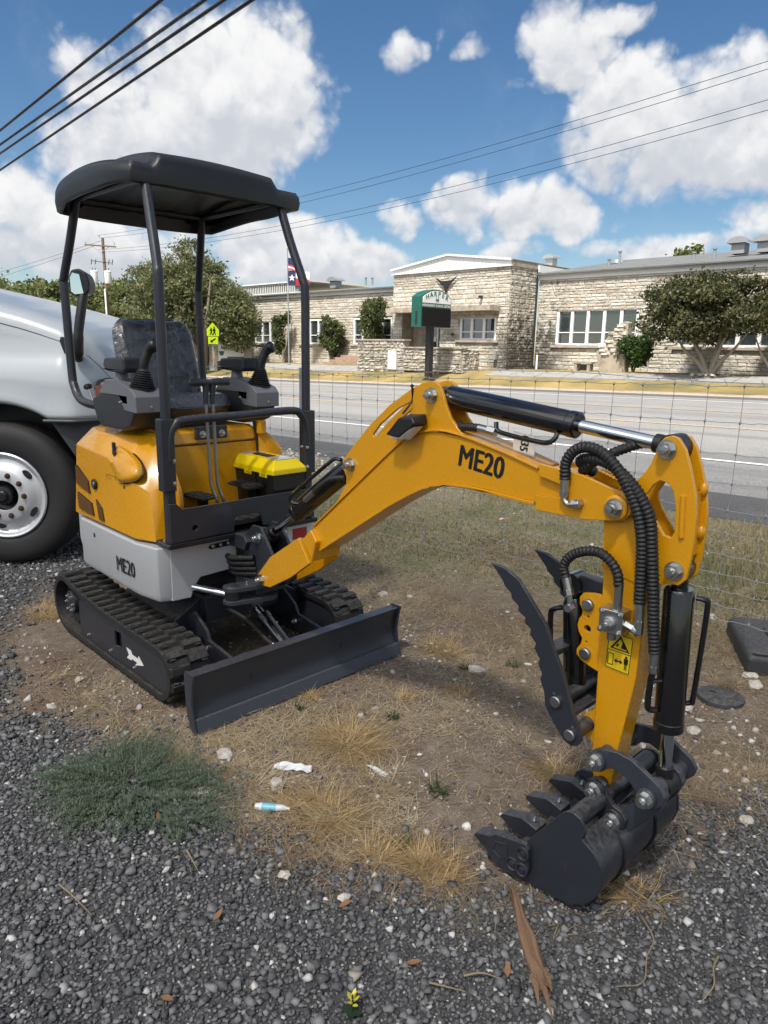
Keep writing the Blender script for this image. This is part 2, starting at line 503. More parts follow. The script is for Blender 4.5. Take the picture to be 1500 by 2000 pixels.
m, t, b, out = mat_begin('ground')
pos = t.n('ShaderNodeNewGeometry').outputs['Position']
ag = t.n('ShaderNodeAttribute', attribute_name='gravel').outputs['Fac']
av = t.n('ShaderNodeAttribute', attribute_name='verge').outputs['Fac']
sep = t.n('ShaderNodeSeparateXYZ'); t.link(pos, sep.inputs[0])
n1 = t.noise(pos, 1.6, 5, .6); n2 = t.noise(pos, 12, 6, .65); n3 = t.noise(pos, 75, 4, .65); n4 = t.noise(pos, 260, 3, .6)
dirt = t.ramp(n2, [(.25, (.10, .075, .058)), (.5, (.17, .135, .106)), (.72, (.25, .205, .165)), (.9, (.36, .31, .255))])
dirt = t.mix(t.smooth(n1, .45, .7), dirt, t.ramp(n3, [(.3, (.085, .055, .038)), (.7, (.18, .115, .078))]))
chips = t.n('ShaderNodeTexVoronoi'); t.link(pos, chips.inputs['Vector']); chips.inputs['Scale'].default_value = 95; chips.inputs['Randomness'].default_value = 1
chipm = t.math('MULTIPLY', t.smooth(chips.outputs['Distance'], .34, .22), t.math('GREATER_THAN', t.noise(pos, 31, 2, .5), .58))
dirt = t.mix(t.math('MULTIPLY', chipm, .8), dirt, (.42, .39, .34))
dirt = t.mix(t.math('MULTIPLY', t.smooth(n4, .5, .7), .5), dirt, (.3, .24, .16))
gv = t.ramp(n3, [(.3, (.035, .035, .036)), (.7, (.12, .12, .121))])
straw = t.ramp(t.noise(pos, 40, 5, .7), [(.25, (.10, .095, .05)), (.5, (.22, .185, .11)), (.75, (.36, .30, .19))])
straw = t.mix(t.smooth(t.noise(pos, .8, 4, .6), .45, .62), straw, t.ramp(n3, [(.3, (.08, .095, .045)), (.7, (.18, .185, .09))]))
lawn_n = t.noise(pos, .35, 5, .6)
lawn = t.ramp(lawn_n, [(.3, (.10, .095, .04)), (.5, (.21, .16, .065)), (.62, (.29, .215, .09)), (.8, (.33, .255, .12))])
lawn = t.mix(t.math('MULTIPLY', t.smooth(t.noise(pos, 6, 4, .6), .4, .7), .35), lawn, (.16, .14, .06))
far = t.smooth(sep.outputs['Y'], 25.9, 26.6)
strip = t.math('MULTIPLY', t.smooth(sep.outputs['Y'], 4.85, 5.25), t.math('LESS_THAN', sep.outputs['Y'], 6.4))
strip = t.math('MULTIPLY', strip, t.math('ADD', .35, t.smooth(t.noise(pos, 2.2, 4, .6), .4, .6)), clamp=True)
strip = t.math('MULTIPLY', strip, t.smooth(sep.outputs['X'], -4.0, -6.0))
cal = t.ramp(t.noise(pos, 38, 5, .7), [(.3, (.13, .115, .095)), (.6, (.32, .29, .25)), (.8, (.5, .47, .42))])
base = t.mix(av, dirt, straw)
base = t.mix(strip, base, cal)
base = t.mix(ag, base, gv)
base = t.mix(far, base, lawn)
farstrip = t.math('MULTIPLY', t.smooth(sep.outputs['Y'], 25.6, 25.8), t.smooth(t.math('ADD', sep.outputs['Y'], t.math('MULTIPLY', t.noise(pos, .9, 4, .6), 1.0)), 27.7, 27.2))
base = t.mix(farstrip, base, t.ramp(t.noise(pos, 6, 5, .7), [(.3, (.26, .2, .16)), (.7, (.44, .37, .32))]))
h = t.math('ADD', t.math('MULTIPLY', n3, .6), t.math('MULTIPLY', n4, .4))
setin(t, b, Base_Color=base, Roughness=.95, Normal=t.bump(h, .8, .012))
b.inputs['Specular IOR Level'].default_value = .2
me.materials.append(m)
ground = link(bpy.data.objects.new('ground', me)); tag(ground, 'dirt and dark gravel yard running on to the roadside and school lawn', kind='structure')

# ------------------------------------------------------------------ road
m, t, b, out = mat_begin('chipseal')
pos = t.n('ShaderNodeNewGeometry').outputs['Position']; sep = t.n('ShaderNodeSeparateXYZ'); t.link(pos, sep.inputs[0])
st = t.n('ShaderNodeCombineXYZ'); t.link(t.math('MULTIPLY', sep.outputs['X'], .05), st.inputs[0]); t.link(sep.outputs['Y'], st.inputs[1])
bands = t.noise(st.outputs[0], 1.25, 5, .65)
gr_ = t.noise(pos, 55, 4, .75); big = t.noise(pos, .6, 4, .6); mid = t.noise(pos, 9, 5, .7)
c = t.ramp(gr_, [(.28, (.08, .079, .078)), (.5, (.215, .211, .205)), (.72, (.40, .392, .378))])
c = t.mix(t.math('MULTIPLY', t.smooth(bands, .45, .70), .5), c, (.09, .09, .095))
c = t.mix(t.math('MULTIPLY', t.smooth(mid, .5, .75), .4), c, (.10, .10, .102))
c = t.mix(t.math('MULTIPLY', t.smooth(big, .5, .7), .25), c, (.3, .29, .28))
setin(t, b, Base_Color=c, Roughness=.9, Normal=t.bump(gr_, .7, .012))
m, t, b, out = mat_begin('shoulder_asphalt')
pos = t.n('ShaderNodeNewGeometry').outputs['Position']
gr_ = t.noise(pos, 70, 4, .75); mid = t.noise(pos, 2.5, 5, .65)
c = t.ramp(gr_, [(.3, (.035, .035, .037)), (.55, (.095, .094, .093)), (.75, (.2, .197, .19))])
c = t.mix(t.math('MULTIPLY', t.smooth(mid, .5, .72), .35), c, (.17, .165, .16))
setin(t, b, Base_Color=c, Roughness=.92, Normal=t.bump(gr_, .6, .01))
def linepaint(name, c0, wear):
    m, t, b, out = mat_begin(name)
    pos = t.n('ShaderNodeNewGeometry').outputs['Position']
    w = t.smooth(t.noise(pos, 24, 5, .75), wear, wear + .16)
    setin(t, b, Base_Color=t.mix(w, c0, (.16, .155, .15)), Roughness=.75)
linepaint('white_line', (.74, .74, .72), .56)
linepaint('yellow_line', (.50, .37, .19), .46)
def strip_mb(y0, y1, dz, x0=-170, x1=60, n=120, wob=0.0, seed=0):
    rr = random.Random(seed)
    mb = MB(); vs = []; fs = []
    for i in range(n + 1):
        x = x0 + (x1 - x0) * i / n
        w0 = rr.uniform(-wob, wob)
        for k, y in enumerate((y0 + w0, (y0 + y1) / 2, y1)):
            vs.append((x, y, 0.2 + 0.022 * (x + 2.2) + dz))
    for i in range(n):
        for k in range(2): fs.append((i * 3 + k, i * 3 + 3 + k, i * 3 + 4 + k, i * 3 + 1 + k))
    return mb.add(vs, fs)
road = tag(build(strip_mb(5.85, 25.9, 0.0, n=700, wob=.10, seed=3), 'road', 'chipseal', smooth=False, recalc=False), 'grey asphalt road with chip seal surface passing the school', kind='structure')
build(strip_mb(5.88, 6.98, 0.004, n=700, wob=.05, seed=5), 'near_shoulder', 'shoulder_asphalt', road, smooth=False, recalc=False)
build(strip_mb(24.3, 25.8, 0.004, n=200, wob=.0, seed=6), 'far_shoulder', 'shoulder_asphalt', road, smooth=False, recalc=False)
build(strip_mb(9.22, 9.34, 0.008), 'edge_line', 'white_line', road, smooth=False, recalc=False)
build(strip_mb(22.55, 22.67, 0.008), 'edge_line', 'white_line', road, smooth=False, recalc=False)
build(strip_mb(13.88, 14.04, 0.008), 'centre_line', 'yellow_line', road, smooth=False, recalc=False)
build(strip_mb(18.2, 18.36, 0.008), 'centre_line', 'yellow_line', road, smooth=False, recalc=False)
m, t, b, out = mat_begin('concrete')
pos = t.n('ShaderNodeNewGeometry').outputs['Position']
c = t.ramp(t.noise(pos, 3, 6, .7), [(.3, (.18, .175, .165)), (.7, (.28, .275, .26))])
setin(t, b, Base_Color=c, Roughness=.9, Normal=t.bump(t.noise(pos, 60, 4, .6), .3, .004))
mb = MB()
for i in range(60):
    xa = -60 + i * 1.5; xb = xa + 1.47
    p = [(x, y, ztf(x, y) + .05) for x, y in ((xa, 29.0), (xb, 29.0), (xb, 30.2), (xa, 30.2))]
    if xa < -22.5 and xa > -32: continue
    mb.add(p + [(a, bb, c_ - .12) for a, bb, c_ in p], [(0, 1, 2, 3), (0, 4, 5, 1), (1, 5, 6, 2), (2, 6, 7, 3), (3, 7, 4, 0)])
tag(build(mb, 'sidewalk', 'concrete', smooth=False), 'pale concrete footpath in front of the school', kind='structure')

# ------------------------------------------------------------------ gravel, chips, straw and grass (nobody could count them)
def visible(x, y, z=0.0, pad=60):
    """keep only what lies near the yard seen here (a wide cone around the camera's view)"""
    W = np.array(_W); p = np.stack([x, y, np.full(x.shape, z - 1.5)], 0); c = W.T @ p
    u = 750 + _f * c[0] / np.maximum(c[2], .05); v = 1000 + _f * c[1] / np.maximum(c[2], .05)
    return (c[2] > .1) & (u > -pad * 4) & (u < 1500 + pad * 4) & (v > -200) & (v < 2000 + pad * 5)
def ico(sub):
    bm = bmesh.new(); bmesh.ops.create_icosphere(bm, subdivisions=sub, radius=1.0)
    v = np.array([p.co[:] for p in bm.verts]); f = np.array([[p.index for p in q.verts] for q in bm.faces]); bm.free(); return v, f
def rand_rot(n):
    q = nrg.normal(size=(n, 4)); q /= np.linalg.norm(q, axis=1)[:, None]; w, x, y, z = q.T
    return np.stack([1 - 2 * (y * y + z * z), 2 * (x * y - z * w), 2 * (x * z + y * w), 2 * (x * y + z * w), 1 - 2 * (x * x + z * z), 2 * (y * z - x * w), 2 * (x * z - y * w), 2 * (y * z + x * w), 1 - 2 * (x * x + y * y)], -1).reshape(n, 3, 3)
def stones(name, x, y, r, mat, sub=1, sink=.25, kinds=14, flat=.72, tint=None):
    n = len(x); which = nrg.integers(0, kinds, n); z = gz(x, y); tv = nrg.random(n) if tint is None else tint
    VV, FF, TT = [], [], []; base = 0
    for k in range(kinds):
        # angular crushed stone: hull of a few random points
        bm = bmesh.new()
        for _ in range(10):
            d = nrg.normal(size=3); d /= np.linalg.norm(d); bm.verts.new(d * nrg.uniform(.8, 1.15) * nrg.uniform(.75, 1.25, 3))
        rr_ = bmesh.ops.convex_hull(bm, input=bm.verts)
        for v in [g_ for g_ in rr_['geom_interior'] if isinstance(g_, bmesh.types.BMVert)]: bm.verts.remove(v)
        bmesh.ops.triangulate(bm, faces=bm.faces); bm.verts.index_update()
        bv = np.array([p.co[:] for p in bm.verts]); bf = np.array([[p.index for p in q_.verts] for q_ in bm.faces]); bm.free()
        s_ = np.where(which == k)[0]; c_ = len(s_)
        V = np.einsum('nij,nvj->nvi', rand_rot(c_), bv[None] * r[s_][:, None, None]); V[:, :, 2] *= flat
        V += np.stack([x[s_], y[s_], z[s_] + r[s_] * (flat - sink * 1.6)], -1)[:, None, :]
        VV.append(V.reshape(-1, 3)); FF.append((bf[None] + (base + np.arange(c_) * len(bv))[:, None, None]).reshape(-1, 3)); TT.append(np.repeat(tv[s_], len(bv))); base += c_ * len(bv)
    me = bpy.data.meshes.new(name); me.vertices.add(base); me.vertices.foreach_set('co', np.concatenate(VV).astype(np.float32).ravel())
    fill_faces(me, np.concatenate(FF))
    a = me.attributes.new('rnd', 'FLOAT', 'POINT'); a.data.foreach_set('value', np.concatenate(TT).astype(np.float32))
    me.materials.append(MATS[mat])
    return link(bpy.data.objects.new(name, me))
m, t, b, out = mat_begin('gravel_stone')
pos = t.n('ShaderNodeNewGeometry').outputs['Position']; ar = t.n('ShaderNodeAttribute', attribute_name='rnd').outputs['Fac']
c = t.ramp(ar, [(0, (.048, .048, .05)), (.35, (.10, .10, .102)), (.7, (.155, .155, .156)), (.95, (.23, .228, .225)), (.963, (.40, .39, .37)), (1, (.66, .64, .60))])
fl = t.smooth(t.noise(pos, 240, 4, .7), .56, .70)
c = t.mix(t.math('MULTIPLY', fl, .55), c, (.34, .335, .33))
setin(t, b, Base_Color=c, Roughness=t.math('ADD', .5, t.math('MULTIPLY', t.noise(pos, 90, 2, .5), .35)), Normal=t.bump(t.noise(pos, 330, 4, .7), .8, .003))
m, t, b, out = mat_begin('limestone_chip')
pos = t.n('ShaderNodeNewGeometry').outputs['Position']; ar = t.n('ShaderNodeAttribute', attribute_name='rnd').outputs['Fac']
c = t.ramp(ar, [(0, (.2, .17, .14)), (.4, (.34, .3, .25)), (.75, (.5, .47, .42)), (1, (.68, .66, .61))])
c = t.mix(t.math('MULTIPLY', t.smooth(t.noise(pos, 120, 4, .7), .5, .75), .45), c, (.22, .18, .14))
setin(t, b, Base_Color=c, Roughness=.9, Normal=t.bump(t.noise(pos, 220, 4, .7), .6, .003))

def jitter(x0, x1, y0, y1, step, jit=.5):
    X, Y_ = np.meshgrid(np.arange(x0, x1, step), np.arange(y0, y1, step), indexing='ij')
    X = X.ravel() + nrg.uniform(-jit, jit, X.size) * step; Y_ = Y_.ravel() + nrg.uniform(-jit, jit, X.size) * step
    return X, Y_
# near gravel: finer mesh close to the camera, coarser behind
x, y = jitter(-3.4, .5, .1, 3.2, .0105); k = visible(x, y) & (nrg.random(x.size) < np.maximum(gravel_w(x, y) ** .8, .10 * np_ss(-.55, .0, poly_dist(x, y, GRAVEL))))
x, y = x[k], y[k]
d2 = np.hypot(x, y)
r = np.exp(nrg.normal(math.log(.0061), .42, x.size)); r = np.clip(r, .0028, .019)
nr = d2 < 2.1
g = stones('gravel', x[nr], y[nr], r[nr], 'gravel_stone', 1, .2); tag(g, 'black and grey crushed gravel across the near part of the yard', 'gravel', kind='stuff')
g = stones('gravel_rest', x[~nr], y[~nr], r[~nr] * 1.05, 'gravel_stone', 1, .2); tag(g, 'dark crushed gravel further back around the bucket and track', 'gravel', kind='stuff')
x, y = jitter(-8, -2.6, -.2, 4.2, .024); k = visible(x, y) & (nrg.random(x.size) < gravel_w(x, y) ** .7 * .9) & (np.hypot(x, y) > 2.6)
x, y = x[k], y[k]; r = np.clip(np.exp(nrg.normal(math.log(.011), .3, x.size)), .006, .026)
g = stones('gravel_by_truck', x, y, r, 'gravel_stone', 1, .25); tag(g, 'dark gravel lying around the white truck wheel', 'gravel', kind='stuff')
# pale limestone chips in the dirt
x, y = jitter(-6, .8, .8, 6.0, .024)
dens = .20 + .65 * np.exp(-(((y - 1.12) / .16) ** 2 + ((x + 2.85) / .6) ** 2)) + .5 * np.exp(-(((y - 2.75) / .35) ** 2 + ((x + 2.7) / .6) ** 2)) + .30 * np_ss(-3.2, -4.4, x) * np_ss(4.6, 5.4, y)
dens = dens * (vnoise(x, y, 3.1) ** 1.6 * 2.2) * (1 - .8 * gravel_w(x, y)) * (1 - .8 * np_ss(2.9, 3.6, y))
k = visible(x, y) & (nrg.random(x.size) < dens)
x, y = x[k], y[k]; r = np.clip(np.exp(nrg.normal(math.log(.0060), .55, x.size)), .0028, .022)
g = stones('limestone_chips', x, y, r, 'limestone_chip', 1, .35); tag(g, 'small pale limestone chips scattered over the dirt', 'pebbles', kind='stuff')
x, y = jitter(-14, -3.0, 4.6, 6.0, .06)
k = visible(x, y) & (nrg.random(x.size) < .42 * np_ss(4.9, 5.5, y + (vnoise(x, y, 1.3) - .5) * 1.4) * np_ss(-4.0, -5.5, x))
x, y = x[k], y[k]; r = np.clip(np.exp(nrg.normal(math.log(.02), .35, x.size)), .01, .05)
g = stones('roadside_rubble', x, y, r, 'limestone_chip', 1, .35, tint=.45 + .55 * nrg.random(x.size)); tag(g, 'white limestone rubble along the near edge of the road', 'rubble', kind='stuff')

def blades(name, x, y, L, w, az, lift, bend, mat, tint=None, z=None, seg=3, parent=None, zoff=0.0):
    """thin grass blades: strips of seg pieces; lift = starting elevation (rad), bend = change along the blade"""
    n = len(x); z = gz(x, y) if z is None else z
    V = np.zeros((n, seg * 2 + 1, 3)); px, py, pz = x.copy(), y.copy(), z + .002 + zoff
    sx, sy = -np.sin(az), np.cos(az)
    for k in range(seg + 1):
        wk = w * (1 - (k / seg) ** 1.7) * .5
        if k < seg:
            V[:, 2 * k] = np.stack([px - sx * wk, py - sy * wk, pz], -1); V[:, 2 * k + 1] = np.stack([px + sx * wk, py + sy * wk, pz], -1)
        else: V[:, 2 * k] = np.stack([px, py, pz], -1)
        e = lift + bend * (k + .5) / seg
        px = px + L / seg * np.cos(e) * np.cos(az); py = py + L / seg * np.cos(e) * np.sin(az); pz = pz + L / seg * np.sin(e)
        az = az + nrg.normal(0, .12, n)
        pz = np.maximum(pz, z + .0025)
    tri = []
    for k in range(seg - 1): tri += [(2 * k, 2 * k + 1, 2 * k + 3), (2 * k, 2 * k + 3, 2 * k + 2)]
    tri.append((2 * seg - 2, 2 * seg - 1, 2 * seg))
    F = np.array(tri)[None] + (np.arange(n) * (seg * 2 + 1))[:, None, None]
    og = org_of(parent); V = V - np.array(og)[None, None]
    me = bpy.data.meshes.new(name); me.vertices.add(n * (seg * 2 + 1)); me.vertices.foreach_set('co', V.astype(np.float32).ravel())
    fill_faces(me, F.reshape(-1, 3))
    a = me.attributes.new('rnd', 'FLOAT', 'POINT'); a.data.foreach_set('value', np.repeat(nrg.random(n) if tint is None else tint, seg * 2 + 1).astype(np.float32))
    me.materials.append(MATS[mat])
    o = bpy.data.objects.new(name, me); link(o, parent); ORG[o.name] = og
    return o
def leafmat(name, stops, trans=.35, rough=.6, nscale=20):
    m, t, b, out = mat_begin(name)
    pos = t.n('ShaderNodeNewGeometry').outputs['Position']; ar = t.n('ShaderNodeAttribute', attribute_name='rnd').outputs['Fac']
    f = t.math('ADD', t.math('MULTIPLY', ar, .8), t.math('MULTIPLY', t.noise(pos, nscale, 3, .6), .25))
    c = t.ramp(f, stops)
    setin(t, b, Base_Color=c, Roughness=rough)
    b.inputs['Specular IOR Level'].default_value = .3
    tr = t.n('ShaderNodeBsdfTranslucent'); t.link(c, tr.inputs[0])
    mx = t.n('ShaderNodeMixShader'); mx.inputs[0].default_value = trans; t.link(b.outputs[0], mx.inputs[1]); t.link(tr.outputs[0], mx.inputs[2]); t.link(mx.outputs[0], out.inputs[0])
leafmat('straw', [(0, (.15, .10, .06)), (.25, (.28, .21, .13)), (.6, (.48, .38, .235)), (1, (.68, .58, .42))], .25)
leafmat('golden_straw', [(0, (.20, .12, .05)), (.3, (.36, .24, .11)), (.65, (.55, .40, .20)), (1, (.74, .60, .36))], .3)
leafmat('verge_grass', [(0, (.055, .07, .025)), (.35, (.12, .13, .055)), (.6, (.23, .20, .105)), (1, (.45, .38, .23))], .3)
leafmat('weed_green', [(0, (.022, .045, .018)), (.5, (.045, .085, .035)), (1, (.09, .14, .06))], .3)
leafmat('grey_green', [(0, (.07, .098, .065)), (.5, (.14, .185, .122)), (1, (.26, .295, .205))], .35)
# straw litter over the dirt
n = 330000
x = nrg.uniform(-6.5, .9, n); y = nrg.uniform(.9, 4.6, n)
w_ = (1 - gravel_w(x, y)) * (.22 + .95 * np_ss(.42, .75, vnoise(x, y, 1.6))) * (.35 + .65 * np_ss(-3.2, -2.2, x)) * np.where(np.abs(y - 1.8) < .5, np.where((x > -3.8) & (x < -2.45), 0.05, 1), 1)
w_ = w_ * np.where((x < -2.3) & (y < 1.35), .3, 1)
k = visible(x, y) & (nrg.random(n) < w_); x, y = x[k], y[k]; n = len(x)
s_ = 1 + np.hypot(x, y) * .12
g = blades('straw_litter', x, y, nrg.uniform(.02, .085, n) * s_ * .85, nrg.uniform(.0010, .0021, n) * s_, nrg.uniform(0, 6.283, n), nrg.uniform(.0, .35, n), nrg.uniform(-.5, .1, n), 'straw', seg=2, tint=np.clip(nrg.normal(.42, .25, n) + (vnoise(x, y, .9) - .5) * .5, 0, 1))
tag(g, 'dry straw and dead grass matted over the brown dirt', 'straw', kind='stuff')
# rough grass between fence and road
n = 110000
x = nrg.uniform(-9, 1.2, n); y = nrg.uniform(2.7, 5.9, n)
w_ = np_ss(2.9, 4.3, y + (vnoise(x, y, .8) - .5) * 1.5) * (.45 + .55 * np_ss(.3, .6, vnoise(x, y, 1.2))) * (1 - .9 * np_ss(-3.6, -4.6, x) * np_ss(4.6, 5.1, y)) * np_ss(5.95, 5.7, y)
w_ = w_ * np_ss(-9.5, -6.5, x)
k = visible(x, y) & (nrg.random(n) < w_); x, y = x[k], y[k]; n = len(x)
tall = .30 + .55 * np_ss(-2.4, -1.2, x)
g = blades('verge_grass', x, y, nrg.uniform(.05, .15, n) * tall, nrg.uniform(.0025, .005, n), nrg.uniform(0, 6.283, n), nrg.uniform(.5, 1.4, n), nrg.uniform(-.9, .1, n), 'verge_grass', tint=np.clip(nrg.normal(.28, .2, n) + .42 * np_ss(-3.2, -1.8, x) + (vnoise(x, y, .7) - .5) * .5, 0, 1))
tag(g, 'short mixed green and dry grass behind the wire fence', 'grass', kind='stuff')

# trampled straw clumps and crumbs of soil between the bigger tufts
cx_s, cy_s, cl = [], [], []
for _ in range(900):
    X_, Y_ = nrg.uniform(-3.2, .4), nrg.uniform(1.0, 4.4)
    if float(gravel_w(np.array([X_]), np.array([Y_]))[0]) < .35 and not (-3.9 < X_ < -2.42 and 1.2 < Y_ < 2.45): cx_s.append(X_); cy_s.append(Y_)
cx_s = np.array(cx_s); cy_s = np.array(cy_s); k = visible(cx_s, cy_s) & (vnoise(cx_s, cy_s, 1.7) > .42); cx_s, cy_s = cx_s[k], cy_s[k]
nb = nrg.integers(20, 90, len(cx_s)); idx = np.repeat(np.arange(len(cx_s)), nb); n = len(idx)
rad = nrg.uniform(.03, .10, len(cx_s))[idx]; az = nrg.uniform(0, 6.283, n)
main = nrg.uniform(0, 6.283, len(cx_s))[idx]; az = main + nrg.normal(0, .9, n)
x = cx_s[idx] + nrg.normal(0, .45, n) * rad; y = cy_s[idx] + nrg.normal(0, .45, n) * rad
g = blades('straw_clumps', x, y, rad * nrg.uniform(.6, 1.4, n), nrg.uniform(.0012, .0024, n), az, nrg.uniform(0, .5, n), nrg.uniform(-.7, .1, n), 'straw', tint=np.clip(nrg.normal(.55, .2, len(cx_s))[idx] + nrg.normal(0, .12, n), 0, 1))
tag(g, 'flattened straw clumps trampled into the dirt', 'straw', kind='stuff')
m, t, b, out = mat_begin('soil_crumb')
ar = t.n('ShaderNodeAttribute', attribute_name='rnd').outputs['Fac']
setin(t, b, Base_Color=t.ramp(ar, [(0, (.085, .062, .047)), (.5, (.16, .125, .098)), (1, (.27, .225, .18))]), Roughness=.97)
x, y = jitter(-5, .6, .9, 4.4, .021); k = visible(x, y) & (nrg.random(x.size) < (1 - gravel_w(x, y)) * np_ss(.35, .7, vnoise(x, y, 2.3)) * .55)
x, y = x[k], y[k]; r = np.clip(np.exp(nrg.normal(math.log(.0042), .5, x.size)), .002, .014)
g = stones('soil_crumbs', x, y, r, 'soil_crumb', 1, .3); tag(g, 'loose crumbs of brown soil over the dirt', 'soil', kind='stuff')
# ------------------------------------------------------------------ materials of made things
paint('yellow_paint', (.585, .268, .004), .28, coat=.5, var=.05)
paint('cast_yellow', (.57, .258, .004), .34, coat=.2, var=.06)
paint('slate_paint', (.021, .024, .033), .36, var=.14, grime=.22, orange=.12)
paint('slate_light', (.030, .035, .047), .36, var=.14, grime=.15, orange=.12)
paint('white_paint', (.41, .42, .435), .30, coat=.35, var=.04)
paint('slate_edge', (.052, .060, .079), .36, var=.2, grime=.25)
paint('black_gloss', (.006, .006, .007), .20, coat=.6, var=.05)
paint('black_satin', (.010, .010, .011), .42, var=.1)
paint('canopy_black', (.0105, .0108, .0125), .40, var=.1, orange=.5)
paint('hose_black', (.009, .009, .010), .55, var=.15, bumps=.3, bscale=180)
paint('rubber', (.014, .014, .015), .62, var=.3, bumps=.25, bscale=90, grime=.20)
paint('tyre_rubber', (.016, .016, .017), .68, var=.25, bumps=.15, bscale=50, grime=.1)
paint('chrome', (.62, .64, .68), .10, metal=1.0, var=.02)
paint('zinc', (.50, .51, .50), .30, metal=1.0, var=.15)
paint('dull_steel', (.30, .30, .31), .42, metal=1.0, var=.2)
paint('grey_plastic', (.13, .135, .15), .45, var=.05, orange=.6)
paint('dark_plastic', (.022, .024, .028), .45, var=.06, orange=.6)
paint('yellow_plastic', (.76, .57, .004), .35, var=.04)
paint('truck_white', (.43, .465, .49), .32, coat=.4, var=.02)
paint('truck_trim', (.055, .06, .065), .5, var=.1)
paint('rim_alloy', (.62, .63, .65), .36, metal=.45, var=.06)
paint('rusty_nut', (.10, .055, .035), .6, metal=.5, var=.4)
paint('lens_clear', (.45, .43, .40), .08, coat=1.0)
paint('lens_red', (.35, .05, .03), .15, coat=1.0)
paint('mesh_dark', (.018, .011, .006), .7); paint('vent_mesh', (.15, .07, .012), .6)
paint('sticker_black', (.008, .008, .008), .4)
paint('sticker_yellow', (.62, .43, .01), .35)
paint('sticker_white', (.7, .7, .68), .45)
paint('sticker_red', (.45, .03, .03), .45)
paint('paper', (.66, .64, .60), .7)
paint('mirror_glass', (.75, .78, .8), .04, metal=1.0, var=0)
paint('sign_green', (.012, .085, .062), .4)
paint('sign_black', (.008, .008, .009), .8, spec=.2)
paint('sign_white', (.72, .73, .72), .45)
paint('sign_lime', (.55, .80, .006), .45)
paint('post_dark', (.016, .016, .018), .5)
paint('galvanised', (.30, .31, .32), .5, metal=.4, var=.25)
paint('window_white', (.72, .73, .73), .4)
paint('metal_white', (.70, .71, .70), .4)
paint('flag_red', (.4, .02, .03), .8); paint('flag_white', (.7, .7, .7), .8); paint('flag_blue', (.015, .02, .07), .8)
paint('cover_black', (.03, .032, .036), .6, grime=.3)
paint('litter_white', (.62, .64, .66), .5); paint('litter_blue', (.16, .46, .58), .4)
paint('pole_wood', (.16, .11, .075), .85, bumps=.5, bscale=30)
paint('bark_wood', (.19, .112, .066), .9, var=.5, bumps=.9, bscale=120)
paint('twig', (.24, .18, .11), .85, var=.4)
paint('flower_yellow', (.62, .56, .05), .6); paint('leaf_brown', (.22, .11, .045), .7, var=.4)
m, t, b, out = mat_begin('boulder'); pos = t.n('ShaderNodeNewGeometry').outputs['Position']
setin(t, b, Base_Color=t.ramp(t.noise(pos, 34, 6, .7), [(.3, (.3, .25, .2)), (.55, (.5, .46, .40)), (.8, (.66, .63, .58))]), Roughness=.92, Normal=t.bump(t.noise(pos, 130, 5, .7), .8, .004))
# seat vinyl under a crinkled clear wrap
m, t, b, out = mat_begin('wrapped_vinyl'); pos = t.n('ShaderNodeNewGeometry').outputs['Position']
wr = t.n('ShaderNodeTexVoronoi', feature='DISTANCE_TO_EDGE'); wr.inputs['Scale'].default_value = 9
dv = t.n('ShaderNodeTexNoise'); dv.inputs['Scale'].default_value = 9; t.link(pos, dv.inputs['Vector']); t.link(t.mix(.35, pos, dv.outputs['Color']), wr.inputs['Vector'])
h = t.math('ADD', t.smooth(wr.outputs['Distance'], 0, .25), t.math('MULTIPLY', t.noise(pos, 45, 4, .6, 1.5), .8))
setin(t, b, Base_Color=(.034, .037, .044), Roughness=.38, Coat_Weight=.8, Coat_Roughness=.12, Normal=t.bump(h, .25, .008))
b.inputs['Coat Normal'].default_value = (0, 0, 0)
t.link(t.bump(h, .4, .012), b.inputs['Coat Normal'])
m, t, b, out = mat_begin('window_glass')
setin(t, b, Base_Color=(.03, .04, .045), Roughness=.05, Metallic=0.0); b.inputs['Specular IOR Level'].default_value = 1.0; b.inputs['IOR'].default_value = 1.8
# limestone of the school: rock faced blocks with lichen and soot
m, t, b, out = mat_begin('limestone'); geo = t.n('ShaderNodeNewGeometry'); pos = geo.outputs['Position']
oi = t.n('ShaderNodeAttribute', attribute_name='rnd').outputs['Fac']; oj = t.n('ShaderNodeObjectInfo').outputs['Random']
f = t.math('FRACT', t.math('ADD', oi, oj))
c = t.ramp(f, [(0, (.37, .33, .27)), (.3, (.44, .405, .34)), (.6, (.49, .46, .40)), (.85, (.53, .505, .45)), (1, (.46, .40, .31))])
st1 = t.noise(pos, .55, 5, .65); st2 = t.noise(pos, 3.2, 6, .75)
c = t.mix(t.math('MULTIPLY', t.smooth(st2, .56, .72), .6), c, (.11, .105, .10))
sp = t.n('ShaderNodeSeparateXYZ'); t.link(pos, sp.inputs[0])
soot = t.math('MULTIPLY', t.smooth(t.math('ABSOLUTE', t.math('ADD', sp.outputs['X'], 22.0)), 2.4, .3), t.smooth(t.math('ADD', st2, t.math('MULTIPLY', t.smooth(sp.outputs['Z'], 4.5, .6), .22)), .5, .70))
c = t.mix(t.math('MULTIPLY', soot, .9), c, (.04, .038, .037))
wea = t.math('MULTIPLY', t.smooth(sp.outputs['Y'], 30.2, 29.6), t.smooth(st2, .36, .60))
c = t.mix(t.math('MULTIPLY', wea, .6), c, (.12, .115, .105))
setin(t, b, Base_Color=c, Roughness=.95, Normal=t.bump(t.noise(pos, 9, 6, .75), .7, .035))
b.inputs['Specular IOR Level'].default_value = .2
m, t, b, out = mat_begin('mortar'); pos = t.n('ShaderNodeNewGeometry').outputs['Position']
setin(t, b, Base_Color=t.ramp(t.noise(pos, 4, 5, .7), [(.3, (.22, .195, .155)), (.7, (.36, .33, .27))]), Roughness=.95)
